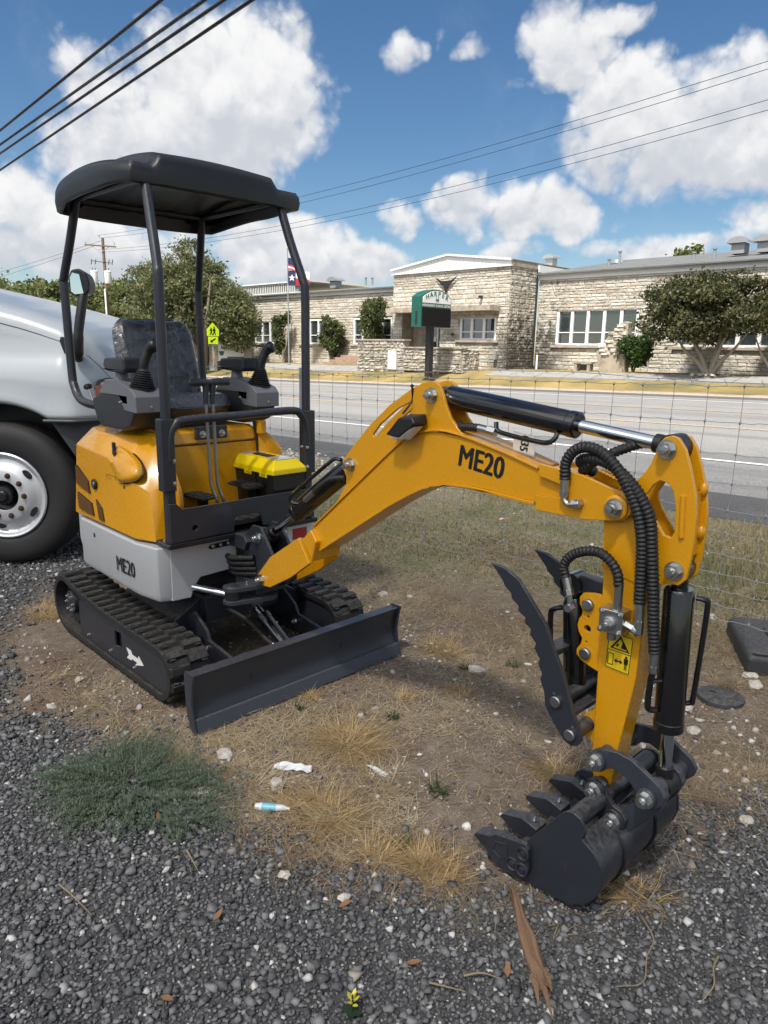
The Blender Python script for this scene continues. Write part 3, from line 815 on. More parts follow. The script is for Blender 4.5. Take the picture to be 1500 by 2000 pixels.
m, t, b, out = mat_begin('cast_stone'); pos = t.n('ShaderNodeNewGeometry').outputs['Position']
setin(t, b, Base_Color=t.ramp(t.noise(pos, 2.2, 6, .75), [(.3, (.14, .12, .095)), (.5, (.33, .28, .22)), (.75, (.42, .37, .3))]), Roughness=.95)
m, t, b, out = mat_begin('steps_brick'); pos = t.n('ShaderNodeNewGeometry').outputs['Position']
setin(t, b, Base_Color=t.ramp(t.noise(pos, 3, 6, .75), [(.3, (.2, .13, .09)), (.7, (.38, .27, .2))]), Roughness=.95)
m, t, b, out = mat_begin('roof_membrane'); pos = t.n('ShaderNodeNewGeometry').outputs['Position']
setin(t, b, Base_Color=t.ramp(t.noise(pos, 1.2, 6, .7), [(.3, (.09, .095, .098)), (.7, (.15, .155, .155))]), Roughness=.85)
# ------------------------------------------------------------------ mini excavator
EX = root('mini_excavator', (-3.1, 1.80, 0), 'yellow and white mini excavator with black canopy, thumb and bucket', 'excavator')
YC = 1.78
def ring(cx, cz, r, n=24, a0=0.0): return [(cx + r * math.cos(a0 + 2 * math.pi * i / n), cz + r * math.sin(a0 + 2 * math.pi * i / n)) for i in range(n)]
def sc(pts, k): return [(x * k, 1.5 - (1.5 - z) * k) for x, z in pts]

# shared fasteners
def bolt_mesh(r, h, dome=True):
    mb = MB()
    mb.lathe([(0, 0), (r * 1.28, 0), (r * 1.28, h * .18), (0, h * .18)], (0, 0, 0), n=20)
    mb.prism(ring(0, 0, r, 6), 'Z', h * .18, h * .85)
    mb.lathe([(r * .62, h * .8), (r * .62, h * 1.15), (r * .5, h * 1.3), (0, h * 1.32)], (0, 0, 0), n=14)
    return mesh_of(mb, 'bolt', 'zinc')
def pin_mesh(r, h):
    return mesh_of(MB().lathe([(r, 0), (r, h * .8), (r * .82, h), (0, h)], (0, 0, 0), n=20), 'pin', 'dull_steel')
B_BIG = bolt_mesh(.019, .026); B_MID = bolt_mesh(.013, .018); B_SM = bolt_mesh(.007, .009); P_PIN = pin_mesh(.017, .012)
def bolt(me, p, d, parent, name='bolt'): return place(me, name, parent, axes(p, d))

# ---- tracks
def track_loop(off=0.0, n=16):
    c1 = (-3.655, .165); r1 = .150 - off; c2 = (-2.652, .130); r2 = .116 - off
    pts = []
    for i in range(n + 1):
        a = math.pi / 2 + math.pi * i / n; pts.append((c1[0] + r1 * math.cos(a), c1[1] + r1 * math.sin(a)))
    for i in range(1, 12):
        t = i / 12; pts.append((c1[0] + (c2[0] - c1[0]) * t, (c1[1] - r1) * (1 - t) + (c2[1] - r2) * t))
    for i in range(n + 1):
        a = -math.pi / 2 + math.pi * i / n; pts.append((c2[0] + r2 * math.cos(a), c2[1] + r2 * math.sin(a)))
    for i in range(1, 12):
        t = i / 12; pts.append((c2[0] + (c1[0] - c2[0]) * t, (c2[1] + r2) * (1 - t) + (c1[1] + r1) * t - .030 * math.sin(math.pi * t) ** .8 * (t ** .5)))
    return pts
lug = MB().hull([(sx * .046 * k, sy * .017 * k2, z) for sx in (-1, 1) for sy in (-1, 1) for z, k, k2 in ((-.004, 1.05, 1.25), (.016, .92, .85))])
lug.hull([(sx * .014 + .022, sy * .024, z) for sx in (-1, 1) for sy in (-1, 1) for z in (-.004, .011)])
LUG = mesh_of(lug, 'tread_lug', 'rubber')
def make_track(y0, y1, outer):
    mb = MB(); lo = track_loop(0); li = track_loop(.024)
    mb.prism(lo, 'Y', y0, y1, [li])
    tr = build(mb, 'rubber_track', 'rubber', EX, bevel=.004)
    P = [Vector((p[0], 0, p[1])) for p in lo]; P.append(P[0].copy())
    S = [0]
    for a, b in zip(P, P[1:]): S.append(S[-1] + (b - a).length)
    n = int(S[-1] / .0665); ym = (y0 + y1) / 2; hw = (y1 - y0) / 2
    def at(s):
        s %= S[-1]
        for i in range(len(S) - 1):
            if S[i + 1] >= s:
                t = (s - S[i]) / (S[i + 1] - S[i]); d = (P[i + 1] - P[i]).normalized(); return P[i].lerp(P[i + 1], t), Vector((d.z, 0, -d.x)) * 1
        return P[0], Vector((0, 0, 1))
    for i in range(n):
        for side in (-1, 1):
            p, nn = at((i + (.5 if side > 0 else 0)) * S[-1] / n)
            nn = -nn if nn.dot(p - Vector((-3.15, 0, .15))) < 0 and abs(nn.z) < .99 else nn
            if abs(nn.z) >= .99: nn = Vector((0, 0, 1 if p.z > .15 else -1))
            loc = Vector((p.x, ym + side * hw * .48, p.z))
            place(LUG, 'tread_lug', tr, axes(loc, nn, (0, side, 0)))
    yo = y0 if outer < 0 else y1; s = outer
    # frame plate on both sides of the track frame
    for yy, so in ((yo - s * .018, 1), ((y1 if outer < 0 else y0) + s * .018, 0)):
        pl = [(-3.50, .215), (-3.47, .236), (-2.60, .232), (-2.55, .118), (-2.59, .045), (-3.50, .042)]
        h = [(-3.088, .188), (-3.022, .195), (-3.008, .126), (-3.085, .114)] if so else None
        fr = build(MB().prism(pl, 'Y', yy - .006, yy + .006, [h] if h else []), 'track_frame', 'slate_paint', EX, bevel=.003)
        if so:
            for x in (-3.39, -3.136, -2.886): bolt(B_SM, (x, yy + s * .006, .074), (0, s, 0), fr)
            if s < 0:
                ar = [(-3.051, .106), (-3.001, .105), (-2.992, .088), (-2.931, .088), (-2.925, .104), (-2.879, .071), (-2.967, .044), (-2.944, .064), (-2.995, .066), (-3.004, .055), (-3.051, .054), (-3.026, .076)]
                build(MB().prism(sc(ar, .972), 'Y', yy - .0075, yy - .0065), 'arrow_sticker', 'sticker_white', fr)
    core = build(MB().box((-3.06, ym, .14), (.86, hw * 1.2, .13)), 'track_beam', 'slate_paint', EX, bevel=.006)
    sp = [(-3.655 + (.118 if i % 2 else .100) * math.cos(math.pi * i / 11), .165 + (.118 if i % 2 else .100) * math.sin(math.pi * i / 11)) for i in range(22)]
    w = build(MB().prism(sp, 'Y', ym - .045, ym + .045).cyl((-3.655, ym - .07, .165), (-3.655, ym + .07, .165), .06, 24), 'sprocket', 'slate_paint', EX, bevel=.003)
    for i in range(6): bolt(B_SM, (-3.655 + .04 * math.cos(i * 1.047), ym + s * .07, .165 + .04 * math.sin(i * 1.047)), (0, s, 0), w)
    build(MB().lathe([(0, -.05), (.09, -.05), (.09, .05), (0, .05)], (-2.652, ym, .130), (0, 1, 0), 28), 'idler', 'slate_paint', EX, bevel=.004)
    for x in (-3.4, -3.14, -2.9):
        build(MB().cyl((x, ym - .07, .065), (x, ym + .07, .065), .036, 18), 'roller', 'black_satin', EX, bevel=.003)
make_track(1.27, 1.462, -1)
make_track(2.17, 2.362, 1)

# ---- lower frame
mb = MB().box((-3.12, 1.815, .285), (.62, .42, .13))
mb.prism([(1.44, .15), (1.44, .235), (1.62, .345), (1.66, .345), (1.66, .22)], 'X', -3.40, -2.86)
mb.prism([(2.19, .15), (2.19, .235), (2.01, .345), (1.97, .345), (1.97, .22)], 'X', -3.40, -2.86)
build(mb, 'lower_frame', 'slate_paint', EX, bevel=.008)
build(MB().lathe([(0, .33), (.25, .33), (.25, .36), (.27, .36), (.27, .40), (.25, .42), (0, .42)], (-3.14, 1.80, 0), n=48), 'slew_ring', 'black_satin', EX, bevel=.003)
for y in (1.545, 2.045):
    build(MB().prism([(-2.86, .26), (-2.80, .30), (-2.70, .24), (-2.64, .13), (-2.66, .11), (-2.74, .20), (-2.84, .16)], 'Y', y - .007, y + .007), 'blade_bracket', 'slate_paint', EX, bevel=.002)
    a = build(MB().bar((-2.70, y, .155), (-2.345, y - .005, .115), .018, .085), 'blade_arm', 'slate_paint', EX, bevel=.003)
    bolt(B_MID, (-2.69, y + .012, .155), (0, 1, 0), a); bolt(B_MID, (-2.69, y - .012, .155), (0, -1, 0), a)
# ---- dozer blade
prof = [(-2.308, .245), (-2.322, .236), (-2.338, .185), (-2.345, .13), (-2.338, .08), (-2.318, .03), (-2.305, .004)]
bp = prof + [(x - .014, z) for x, z in reversed(prof[1:])] + [(-2.372, .232), (-2.368, .245)]
bl = build(MB().prism(bp, 'Y', 1.257, 2.386), 'dozer_blade', 'slate_light', EX, bevel=.004)
for y0, y1 in ((1.247, 1.256), (2.387, 2.396)):
    build(MB().prism([(-2.300, .252), (-2.315, .20), (-2.325, .13), (-2.315, .06), (-2.296, .0), (-2.33, .0), (-2.362, .06), (-2.372, .14), (-2.374, .235), (-2.365, .252)], 'Y', y0, y1), 'end_plate', 'slate_light', bl, bevel=.002)
build(MB().prism([(-2.294, .002), (-2.3065, .058), (-2.322, .058), (-2.309, .002)], 'Y', 1.258, 2.385), 'cutting_edge', 'slate_edge', bl, bevel=.0015)
# blade cylinder and hose
ca = build(MB().cyl((-2.70, 1.80, .30), (-2.60, 1.80, .247), .017, 16), 'blade_cylinder_rod', 'chrome', EX)
cb = build(MB().cyl((-2.615, 1.80, .255), (-2.385, 1.80, .135), .031, 20).cyl((-2.63, 1.80, .263), (-2.60, 1.80, .247), .034, 20), 'blade_cylinder', 'black_gloss', EX, bevel=.003)
build(MB().lathe([(0, -.03), (.03, -.03), (.03, .03), (0, .03)], (-2.70, 1.80, .30), (0, 1, 0), 20), 'blade_cylinder_eye', 'slate_paint', EX, bevel=.003)
hb = build(hose_mb([(-2.95, 1.70, .25), (-2.80, 1.71, .27), (-2.66, 1.73, .25), (-2.56, 1.755, .19), (-2.50, 1.765, .165)], .011), 'hose', 'hose_black', EX)
build(MB().cyl((-2.505, 1.765, .168), (-2.465, 1.77, .15), .011, 10), 'hose_fitting', 'zinc', hb)
bolt(B_MID, (-2.60, 1.835, .22), (0, 1, 0), cb)

# ---- upper structure: white skirt
base = [(-3.60, 1.44), (-3.585, 1.38), (-3.53, 1.335), (-2.905, 1.327), (-2.765, 1.352), (-2.745, 1.40), (-2.745, 1.50), (-2.80, 1.52), (-3.55, 1.52)]
mb = MB()
def skirt(poly, z0, z1, dz=.03, ins=.018):
    cx = sum(p[0] for p in poly) / len(poly); cyy = sum(p[1] for p in poly) / len(poly)
    lo = [(x + (cx - x) * .03, y + (cyy - y) * ins * 8, z0) for x, y in poly]; md = [(x, y, z0 + dz) for x, y in poly]; hi = [(x, y, z1) for x, y in poly]
    n = len(poly); v = lo + md + hi; f = [tuple(range(n)), tuple(range(2 * n, 3 * n))]
    for k in range(2):
        for i in range(n):
            j = (i + 1) % n; f.append((k * n + i, k * n + j, (k + 1) * n + j, (k + 1) * n + i))
    return v, f
mb.add(*skirt(base, .392, .643))
sk = build(mb, 'side_skirt', 'white_paint', EX, bevel=.010, seg=3)
build(MB().prism([(1.405, .395), (1.500, .392), (1.515, .44), (1.548, .478), (1.739, .486), (1.739, .646), (1.405, .643)], 'X', -2.80, -2.742), 'front_skirt', 'white_paint', EX, bevel=.006)
fs2 = build(MB().prism([(1.86, .52), (1.86, .646), (2.20, .643), (2.23, .62), (2.23, .42), (2.06, .42), (2.03, .49)], 'X', -2.80, -2.742), 'front_skirt', 'white_paint', EX, bevel=.006)
wl_ = build(MB().prism([(2.03, .545), (2.03, .635), (2.20, .635), (2.20, .545)], 'X', -2.7415, -2.7405), 'warning_label', 'sticker_white', fs2)
build(MB().prism([(2.06, .560), (2.06, .615), (2.15, .615), (2.15, .560)], 'X', -2.7402, -2.7398), 'label_text', 'sticker_red', wl_)
mb = MB(); mb.add(*skirt([(x, 3.56 - y) for x, y in base], .392, .643)); build(mb, 'side_skirt', 'white_paint', EX, bevel=.010, seg=3)
build(MB().prism([(-3.62, .43), (-3.665, .52), (-3.66, .70), (-3.63, .80), (-3.58, .80), (-3.56, .43)], 'Y', 1.375, 2.185), 'counterweight', 'white_paint', EX, bevel=.015, seg=3)
build(MB().prism([(1.603, .597), (1.592, .605), (1.592, .612), (1.603, .620), (1.705, .622), (1.715, .614), (1.715, .607), (1.705, .599)], 'X', -2.742, -2.7395), 'slot', 'black_satin', EX)
for y in (1.615, 1.655, 1.695): bolt(B_SM, (-2.7395, y, .610), (1, 0, 0), EX)
build(MB().lathe([(0, 0), (.012, 0), (.012, .002), (0, .002)], (-3.36, 1.334, .585), (0, -1, 0), 16), 'plug', 'dark_plastic', sk)
build(text_mb('ME20', Matrix.Translation((-3.015, 1.3235, .505)) @ Matrix.Rotation(R(90), 4, 'X') @ Matrix.Rotation(R(1.5), 4, 'Z'), .100, xs=.84, bold=.0008), 'model_lettering', 'sticker_black', sk, smooth=False, recalc=False)
build(MB().box((-3.16, 1.78, .53), (.76, .78, .22)).box((-3.12, 1.78, .656), (.86, .80, .022)), 'deck', 'black_satin', EX, bevel=.003)
mb = MB().box((-2.74, 1.41, .6565), (.10, .075, .018)); build(mb, 'post_foot', 'slate_paint', EX, bevel=.003); bolt(B_SM, (-2.76, 1.392, .6655), (0, 0, 1), EX)

# ---- yellow covers
near = [(-3.635, 1.44, .655), (-3.62, 1.39, .655), (-3.605, 1.344, .655), (-2.925, 1.335, .655), (-2.81, 1.375, .655), (-2.80, 1.50, .655), (-3.63, 1.52, .655),
        (-3.61, 1.44, 1.03), (-3.60, 1.40, 1.02), (-3.575, 1.363, 1.005), (-3.20, 1.352, .985), (-2.95, 1.352, .90), (-2.865, 1.385, .865), (-2.845, 1.46, .90), (-2.86, 1.50, .955), (-3.02, 1.51, 1.09), (-3.10, 1.46, 1.085), (-3.40, 1.41, 1.075), (-3.55, 1.44, 1.085), (-3.58, 1.52, 1.10), (-3.05, 1.52, 1.10)]
hood = build(MB().hull(near), 'side_cover', 'yellow_paint', EX, bevel=.028, seg=4, angle=50)
build(MB().prism([(-3.05, .66), (-3.05, 1.09), (-3.0, 1.085), (-2.90, 1.0), (-2.815, .87), (-2.80, .76), (-2.80, .66)], 'Y', 1.495, 1.518), 'inner_panel', 'yellow_paint', EX, bevel=.006)
mb = MB().prism([(-3.60, .68), (-3.60, 1.06), (-3.56, 1.10), (-3.09, 1.105), (-3.055, 1.09), (-3.045, 1.035), (-3.045, 1.028)], 'Y', 1.525, 2.06)
mb.v = []; mb.f = []; mb.m = []
mb.prism([(-3.60, 1.03), (-3.60, 1.07), (-3.56, 1.10), (-3.09, 1.105), (-3.052, 1.09), (-3.045, 1.03)], 'Y', 1.525, 2.065)
build(mb, 'seat_base', 'yellow_paint', EX, bevel=.012, seg=3)
build(MB().box((-3.32, 1.795, .85), (.54, .538, .35)), 'front_panel', 'yellow_paint', EX, bevel=.006)
build(MB().box((-3.32, 1.795, 1.027), (.532, .53, .01)), 'seal', 'black_satin', EX)
far = [(x, 3.58 - y, z) for x, y, z in near if x < -3.0] + [(-3.0, 2.20, .66), (-2.99, 2.08, .66), (-2.99, 2.19, .98), (-3.0, 2.10, 1.07), (-3.03, 2.16, 1.04)]
build(MB().hull(far), 'side_cover', 'yellow_paint', EX, bevel=.028, seg=4, angle=50)
build(MB().box((-3.015, 2.075, 1.095), (.05, .035, .07)), 'cover_post', 'yellow_paint', EX, bevel=.006)
build(MB().tube(smooth_path([(-3.03, 2.045, 1.12), (-3.035, 2.06, 1.06), (-3.035, 2.065, 1.0), (-3.035, 2.07, .90), (-3.035, 2.07, .80)]), .008, 8), 'cable', 'hose_black', EX)
# hinged lid with lock over the filler
lid0 = [(-3.27, .995), (-3.17, 1.022), (-2.97, .985), (-2.905, .94), (-2.93, .905), (-3.03, .885), (-3.09, .90), (-3.22, .955)]
_l = [Vector((x, z, 0)) for x, z in lid0]; lid = []
for i in range(8):
    a, b_, c_, d_ = _l[i - 1], _l[i], _l[(i + 1) % 8], _l[(i + 2) % 8]
    for k in range(4):
        t_ = k / 4; q = .5 * ((2 * b_) + (c_ - a) * t_ + (2 * a - 5 * b_ + 4 * c_ - d_) * t_ ** 2 + (3 * b_ - a - 3 * c_ + d_) * t_ ** 3); lid.append((q.x, q.y))
NL = len(lid)
mb = MB(); vs0 = []
for k, (s_, dy) in enumerate(((1.0, .010), (1.0, -.004), (.86, -.016))):
    cx = sum(p[0] for p in lid) / NL; cz = sum(p[1] for p in lid) / NL
    for x, z in lid:
        X_ = cx + (x - cx) * s_; Z_ = cz + (z - cz) * s_
        vs0.append((X_, 1.372 + dy + (Z_ - .95) * .55, Z_ - dy * .6 + .012))
f = [tuple(range(2 * NL, 3 * NL))]
for k in range(2):
    for i in range(NL): f.append((k * NL + i, k * NL + (i + 1) % NL, k * NL + NL + (i + 1) % NL, k * NL + NL + i))
f.append(tuple(reversed(range(NL)))); mb.add(vs0, f)
lo = build(mb, 'filler_lid', 'yellow_paint', EX, angle=70)
mb = MB(); mb.tube([(p[0], p[1] + .004, p[2] - .002) for p in vs0[:NL]], .0055, 6, closed=True); build(mb, 'lid_seal', 'black_satin', lo)
lk = build(MB().lathe([(0, 0), (.024, 0), (.026, .008), (.019, .012), (.016, .010), (0, .009)], (-3.337, 1.345, .84), (0, -1, 0), 24), 'lock', 'black_satin', EX, bevel=.001)
build(MB().lathe([(0, 0), (.014, 0), (.012, .006), (0, .007)], (-3.337, 1.338, .84), (0, -1, 0), 18), 'lock_barrel', 'zinc', lk)
# vents: dark recess with a perforated lattice
for k, poly in enumerate(([(-3.565, .902), (-3.42, .842), (-3.397, .784), (-3.554, .812)], [(-3.551, .769), (-3.382, .739), (-3.359, .681), (-3.531, .689)], [(-3.326, .767), (-3.262, .733), (-3.241, .675), (-3.294, .675)])):
    lean = lambda q: setattr(q, 'v', [(x, y + (z - .655) * .050 - .0015, z) for x, y, z in q.v]) or q
    vent = build(lean(MB().prism(poly, 'Y', 1.3345, 1.350)), 'vent', 'mesh_dark', EX)
    mb = MB(); xs = [p[0] for p in poly]; zs = [p[1] for p in poly]
    P2 = np.array(poly)
    for d in (-1, 1):
        for i in range(-20, 60):
            pts = []
            for tt in np.linspace(0, 1, 60):
                x = min(xs) + (max(xs) - min(xs)) * tt; z = min(zs) + d * (tt * (max(xs) - min(xs)) * .9) + i * .013
                if in_poly(np.array([x]), np.array([z]), P2)[0]: pts.append((x, z))
            if len(pts) > 2: mb.bar((pts[0][0], 1.3335, pts[0][1]), (pts[-1][0], 1.3335, pts[-1][1]), .0024, .0024)
    build(lean(mb), 'lattice', 'vent_mesh', vent)
def frame_rect(x0, x1, z0, z1, y, w):
    mb = MB()
    mb.box(((x0 + x1) / 2, y, z0), (x1 - x0, .0008, w)); mb.box(((x0 + x1) / 2, y, z1), (x1 - x0, .0008, w)); mb.box((x0, y, (z0 + z1) / 2), (w, .0008, z1 - z0)); mb.box((x1, y, (z0 + z1) / 2), (w, .0008, z1 - z0)); return mb
mb = frame_rect(-3.205, -3.11, .845, .905, 1.3375, .002)
mb.v += []; m2 = frame_rect(-3.105, -3.02, .84, .90, 1.3375, .002); mb.add(m2.v, m2.f)
for x0 in (-3.195, -3.095):
    for k in range(4): mb.box((x0 + .025, 1.3375, .892 - k * .011), (.035, .0008, .002))
    mb.box((x0 + .066, 1.3375, .862), (.012, .0008, .028))
build(MB().add([(x, y + .0105, z) for x, y, z in mb.v], mb.f), 'fuel_label', 'sticker_black', hood)

# ---- floor, front plate, pedals, levers
build(MB().box((-2.90, 1.83, .700), (.34, .66, .02)), 'floor_mat', 'rubber', EX, bevel=.002)
mb = MB()
for i in range(10): mb.box((-2.90, 1.55 + i * .062, .712), (.33, .03, .006))
build(mb, 'mat_rib', 'rubber', EX)
hole = ring(1.505, .722, .0135, 16)
fp = build(MB().prism([(1.392, .668), (1.392, .842), (1.425, .838), (1.45, .812), (2.165, .816), (2.165, .672), (1.862, .676), (1.848, .728), (1.835, .742), (1.72, .742), (1.708, .728), (1.700, .674)], 'X', -2.712, -2.698, [hole]), 'front_plate', 'slate_paint', EX, bevel=.002)
build(MB().box((-2.722, 1.505, .722), (.006, .05, .05)), 'plate_backing', 'black_satin', fp)
def pedal(c, rot):
    M = Matrix.Translation(c) @ Matrix.Rotation(R(rot), 4, 'Z')
    mb = MB()
    def bx(p, d):
        q = MB().box(p, d); mb.add([M @ Vector(v) for v in q.v], q.f)
    bx((0, 0, 0), (.19, .085, .012))
    for i in range(7): bx((-.075 + i * .025, 0, .009), (.010, .08, .008))
    pd = build(mb, 'pedal', 'rubber', EX, bevel=.002)
    mb = MB(); q = MB().box((.03, 0, -.045), (.03, .04, .08)); mb.add([M @ Vector(v) for v in q.v], q.f); build(mb, 'pedal_stem', 'black_satin', pd)
pedal((-3.0, 1.70, .79), 8); pedal((-2.90, 1.90, .833), 0)
for y, yt in ((1.650, -1), (1.684, 1)):
    lv = build(MB().tube(smooth_path([(-2.80, y + .028, .72), (-2.79, y + .024, .80), (-2.80, y + .006, .865), (-2.805, y + .002, .95), (-2.81, y - .004, 1.30)], 6), .0075, 10), 'travel_lever', 'dull_steel', EX)
    ya_, yb_ = (y - .078, y + .012) if yt < 0 else (y - .012, y + .078)
    mb = MB().tube([(-2.81, ya_ - .006, 1.334), (-2.81, ya_, 1.334), (-2.81, (ya_ + yb_) / 2, 1.337), (-2.81, yb_, 1.334), (-2.81, yb_ + .006, 1.334)], [.009, .0155, .017, .0155, .009], 14)
    mb.tube([(-2.81, y - .004, 1.24), (-2.81, y - .003, 1.28), (-2.81, y, 1.325)], [.0105, .0115, .016], 12)
    build(mb, 'lever_grip', 'dark_plastic', lv)
mb = MB().box((-3.035, 1.80, 1.085), (.03, .165, .062)); sh = build(mb, 'lever_bracket', 'slate_paint', EX, bevel=.004)
for y in (1.745, 1.85): bolt(B_MID, (-3.02, y, 1.08), (1, 0, 0), sh)

# ---- canopy frame
def post(y, s):
    p = build(MB().box((-2.74, y, .775), (.040, .040, .235)), 'post_lower', 'slate_paint', EX, bevel=.004)
    build(MB().box((-2.74, y - s * .006, 1.043), (.052, .060, .305)), 'post_sleeve', 'slate_paint', EX, bevel=.005)
    for z in (.925, 1.02): bolt(B_SM, (-2.714, y + s * .015, z), (1, 0, 0), EX); bolt(B_SM, (-2.74, y + s * .025, z), (0, s, 0), EX)
    t = build(MB().tube(smooth_path([(-2.74, y, 1.15), (-2.74, y, 1.45), (-2.741, y, 1.74), (-2.752, y + s * .005, 1.80), (-2.82, y + s * .023, 1.97), (-2.885, y + s * .038, 2.15)], 6), .0205, 16), 'canopy_post', 'slate_paint', EX)
    r = build(MB().tube(smooth_path([(-3.40, y + s * .02, 1.20), (-3.52, y, 1.205), (-3.62, y, 1.225), (-3.675, y, 1.28), (-3.695, y, 1.36), (-3.705, y, 1.75), (-3.70, y, 1.80), (-3.64, y + s * .018, 1.96), (-3.575, y + s * .037, 2.15)], 6), .0205, 16), 'canopy_post', 'slate_paint', EX)
    build(MB().tube([(-3.58, y + s * .037, 2.150), (-2.88, y + s * .038, 2.152)], .015, 12), 'roof_rail', 'slate_paint', EX)
post(1.415, 1); post(2.15, -1)
for x, z in ((-2.885, 2.152), (-3.575, 2.150)): build(MB().tube([(x, 1.44, z), (x, 2.12, z)], .014, 10), 'roof_rail', 'slate_paint', EX)
build(MB().tube(smooth_path([(-2.728, 1.418, 1.02), (-2.728, 1.422, 1.115), (-2.726, 1.445, 1.165), (-2.725, 1.50, 1.186), (-2.725, 1.77, 1.192), (-2.725, 2.04, 1.200), (-2.726, 2.105, 1.18), (-2.728, 2.135, 1.12), (-2.728, 2.143, 1.02)], 6), .0185, 14), 'grab_rail', 'slate_paint', EX)
# ---- canopy roof shell
def canopy():
    X0, X1, Y0, Y1 = -3.675, -2.835, 1.35, 2.25
    def plan(u, v):
        a = 2 * u - 1; b_ = 2 * v - 1
        m_ = max(abs(a), abs(b_)); l_ = math.sqrt(a * a + b_ * b_) + 1e-9
        k = 1 - .085 * (m_ ** 6) * (min(abs(a), abs(b_)) / max(m_, 1e-6)) ** 3
        return (X0 + X1) / 2 + a * k * (X1 - X0) / 2, (Y0 + Y1) / 2 + b_ * k * (Y1 - Y0) / 2, m_
    arch = lambda x: 1 - ((x + 3.24) / .43) ** 2
    def hump(x, y):
        h = sstep(1.465, 1.51, y) * (1 - sstep(2.045, 2.085, y))
        return h * (.050 + .010 * math.sin((y - 1.5) / .53 * math.pi))
    def ztop(x, y, m_):
        e = sstep(.955, 1.0, m_)
        return 2.186 + .045 * arch(x) + hump(x, y) * (1 - .15 * sstep(-2.92, -2.84, x)) - .012 * e * e
    zbot = lambda x, y: 2.078 + .040 * arch(x) + .030 * sstep(-3.2, -2.85, x)
    mb = MB(); N = 64
    mb.grid(lambda u, v: (lambda p: (p[0], p[1], ztop(*p)))(plan(u, v)), N, N)
    bd = [(i / N, 0) for i in range(N)] + [(1, i / N) for i in range(N)] + [(1 - i / N, 1) for i in range(N)] + [(0, 1 - i / N) for i in range(N)]
    rings = []
    for kk, (tt, ins) in enumerate(((0, 0), (.12, -.006), (.5, -.010), (.92, -.004), (1.0, .008), (.96, .022), (.55, .035))):
        rg = []
        for u, v in bd:
            x, y, m_ = plan(u, v); cx, cy_ = x + 3.275, y - 1.8; l_ = math.hypot(cx, cy_)
            zt_ = ztop(x, y, 1.0); zb_ = zbot(x, y)
            rg.append((x - cx / l_ * ins, y - cy_ / l_ * ins, zt_ + (zb_ - zt_) * tt))
        rings.append(rg)
    n = len(bd); v = [p for r_ in rings for p in r_]
    f = [(k * n + i, k * n + (i + 1) % n, (k + 1) * n + (i + 1) % n, (k + 1) * n + i) for k in range(len(rings) - 1) for i in range(n)]
    mb.add(v, f)
    mb.grid(lambda u, v: (lambda p: (-3.275 + (p[0] + 3.275) * .955, 1.8 + (p[1] - 1.8) * .96, 2.135 + .048 * arch(p[0]) + .004 * (math.sin(p[1] * 40) > .3)))(plan(u, v)), 24, 40)
    return mb
cano = build(canopy(), 'canopy_roof', 'canopy_black', EX, angle=40)
# ---- seat
def cushion(name, w, h, d, M, bulge=.02, par=None, mat='wrapped_vinyl', nx_=14, ny_=14):
    mb = MB(); V = []; 
    def xw(v): return 1 - .07 * abs(2 * v - 1) ** 3 - .20 * max(0.0, (abs(2 * v - 1) - .62) / .38) ** 2.6
    def se(u, v): return max(0.0, 1 - abs(2 * u - 1) ** 5) ** .5 * max(0.0, 1 - abs(2 * v - 1) ** 5) ** .5
    def top(u, v): 
        e = se(u, v); g = .5 + .5 * math.cos(v * 6.283 * 4) ; side = sstep(.62, .9, abs(2 * u - 1))
        return M @ Vector(((u - .5) * w * xw(v), (v - .5) * h, d * .5 * e + bulge * e * (.35 + side) - .006 * g * (1 - side)))
    def bot(u, v): return M @ Vector(((u - .5) * w * xw(v), (v - .5) * h, -d * .5 * se(u, v)))
    mb.grid(top, nx_ * 2, ny_ * 2); mb.grid(bot, nx_, ny_)
    return build(mb, name, mat, par or EX, angle=60)
SB = Matrix.Translation((-3.47, 1.765, 1.395)) @ Matrix.Rotation(R(90), 4, 'Z') @ Matrix.Rotation(R(74), 4, 'X')
seat = cushion('seat_back', .43, .46, .10, SB, .024)
SP = Matrix.Translation((-3.27, 1.765, 1.195)) @ Matrix.Rotation(R(90), 4, 'Z') @ Matrix.Rotation(R(-3), 4, 'X')
cushion('seat_pan', .43, .40, .12, SP, .02)
build(MB().box((-3.3, 1.765, 1.125), (.34, .36, .05)), 'seat_mount', 'black_satin', EX, bevel=.006)
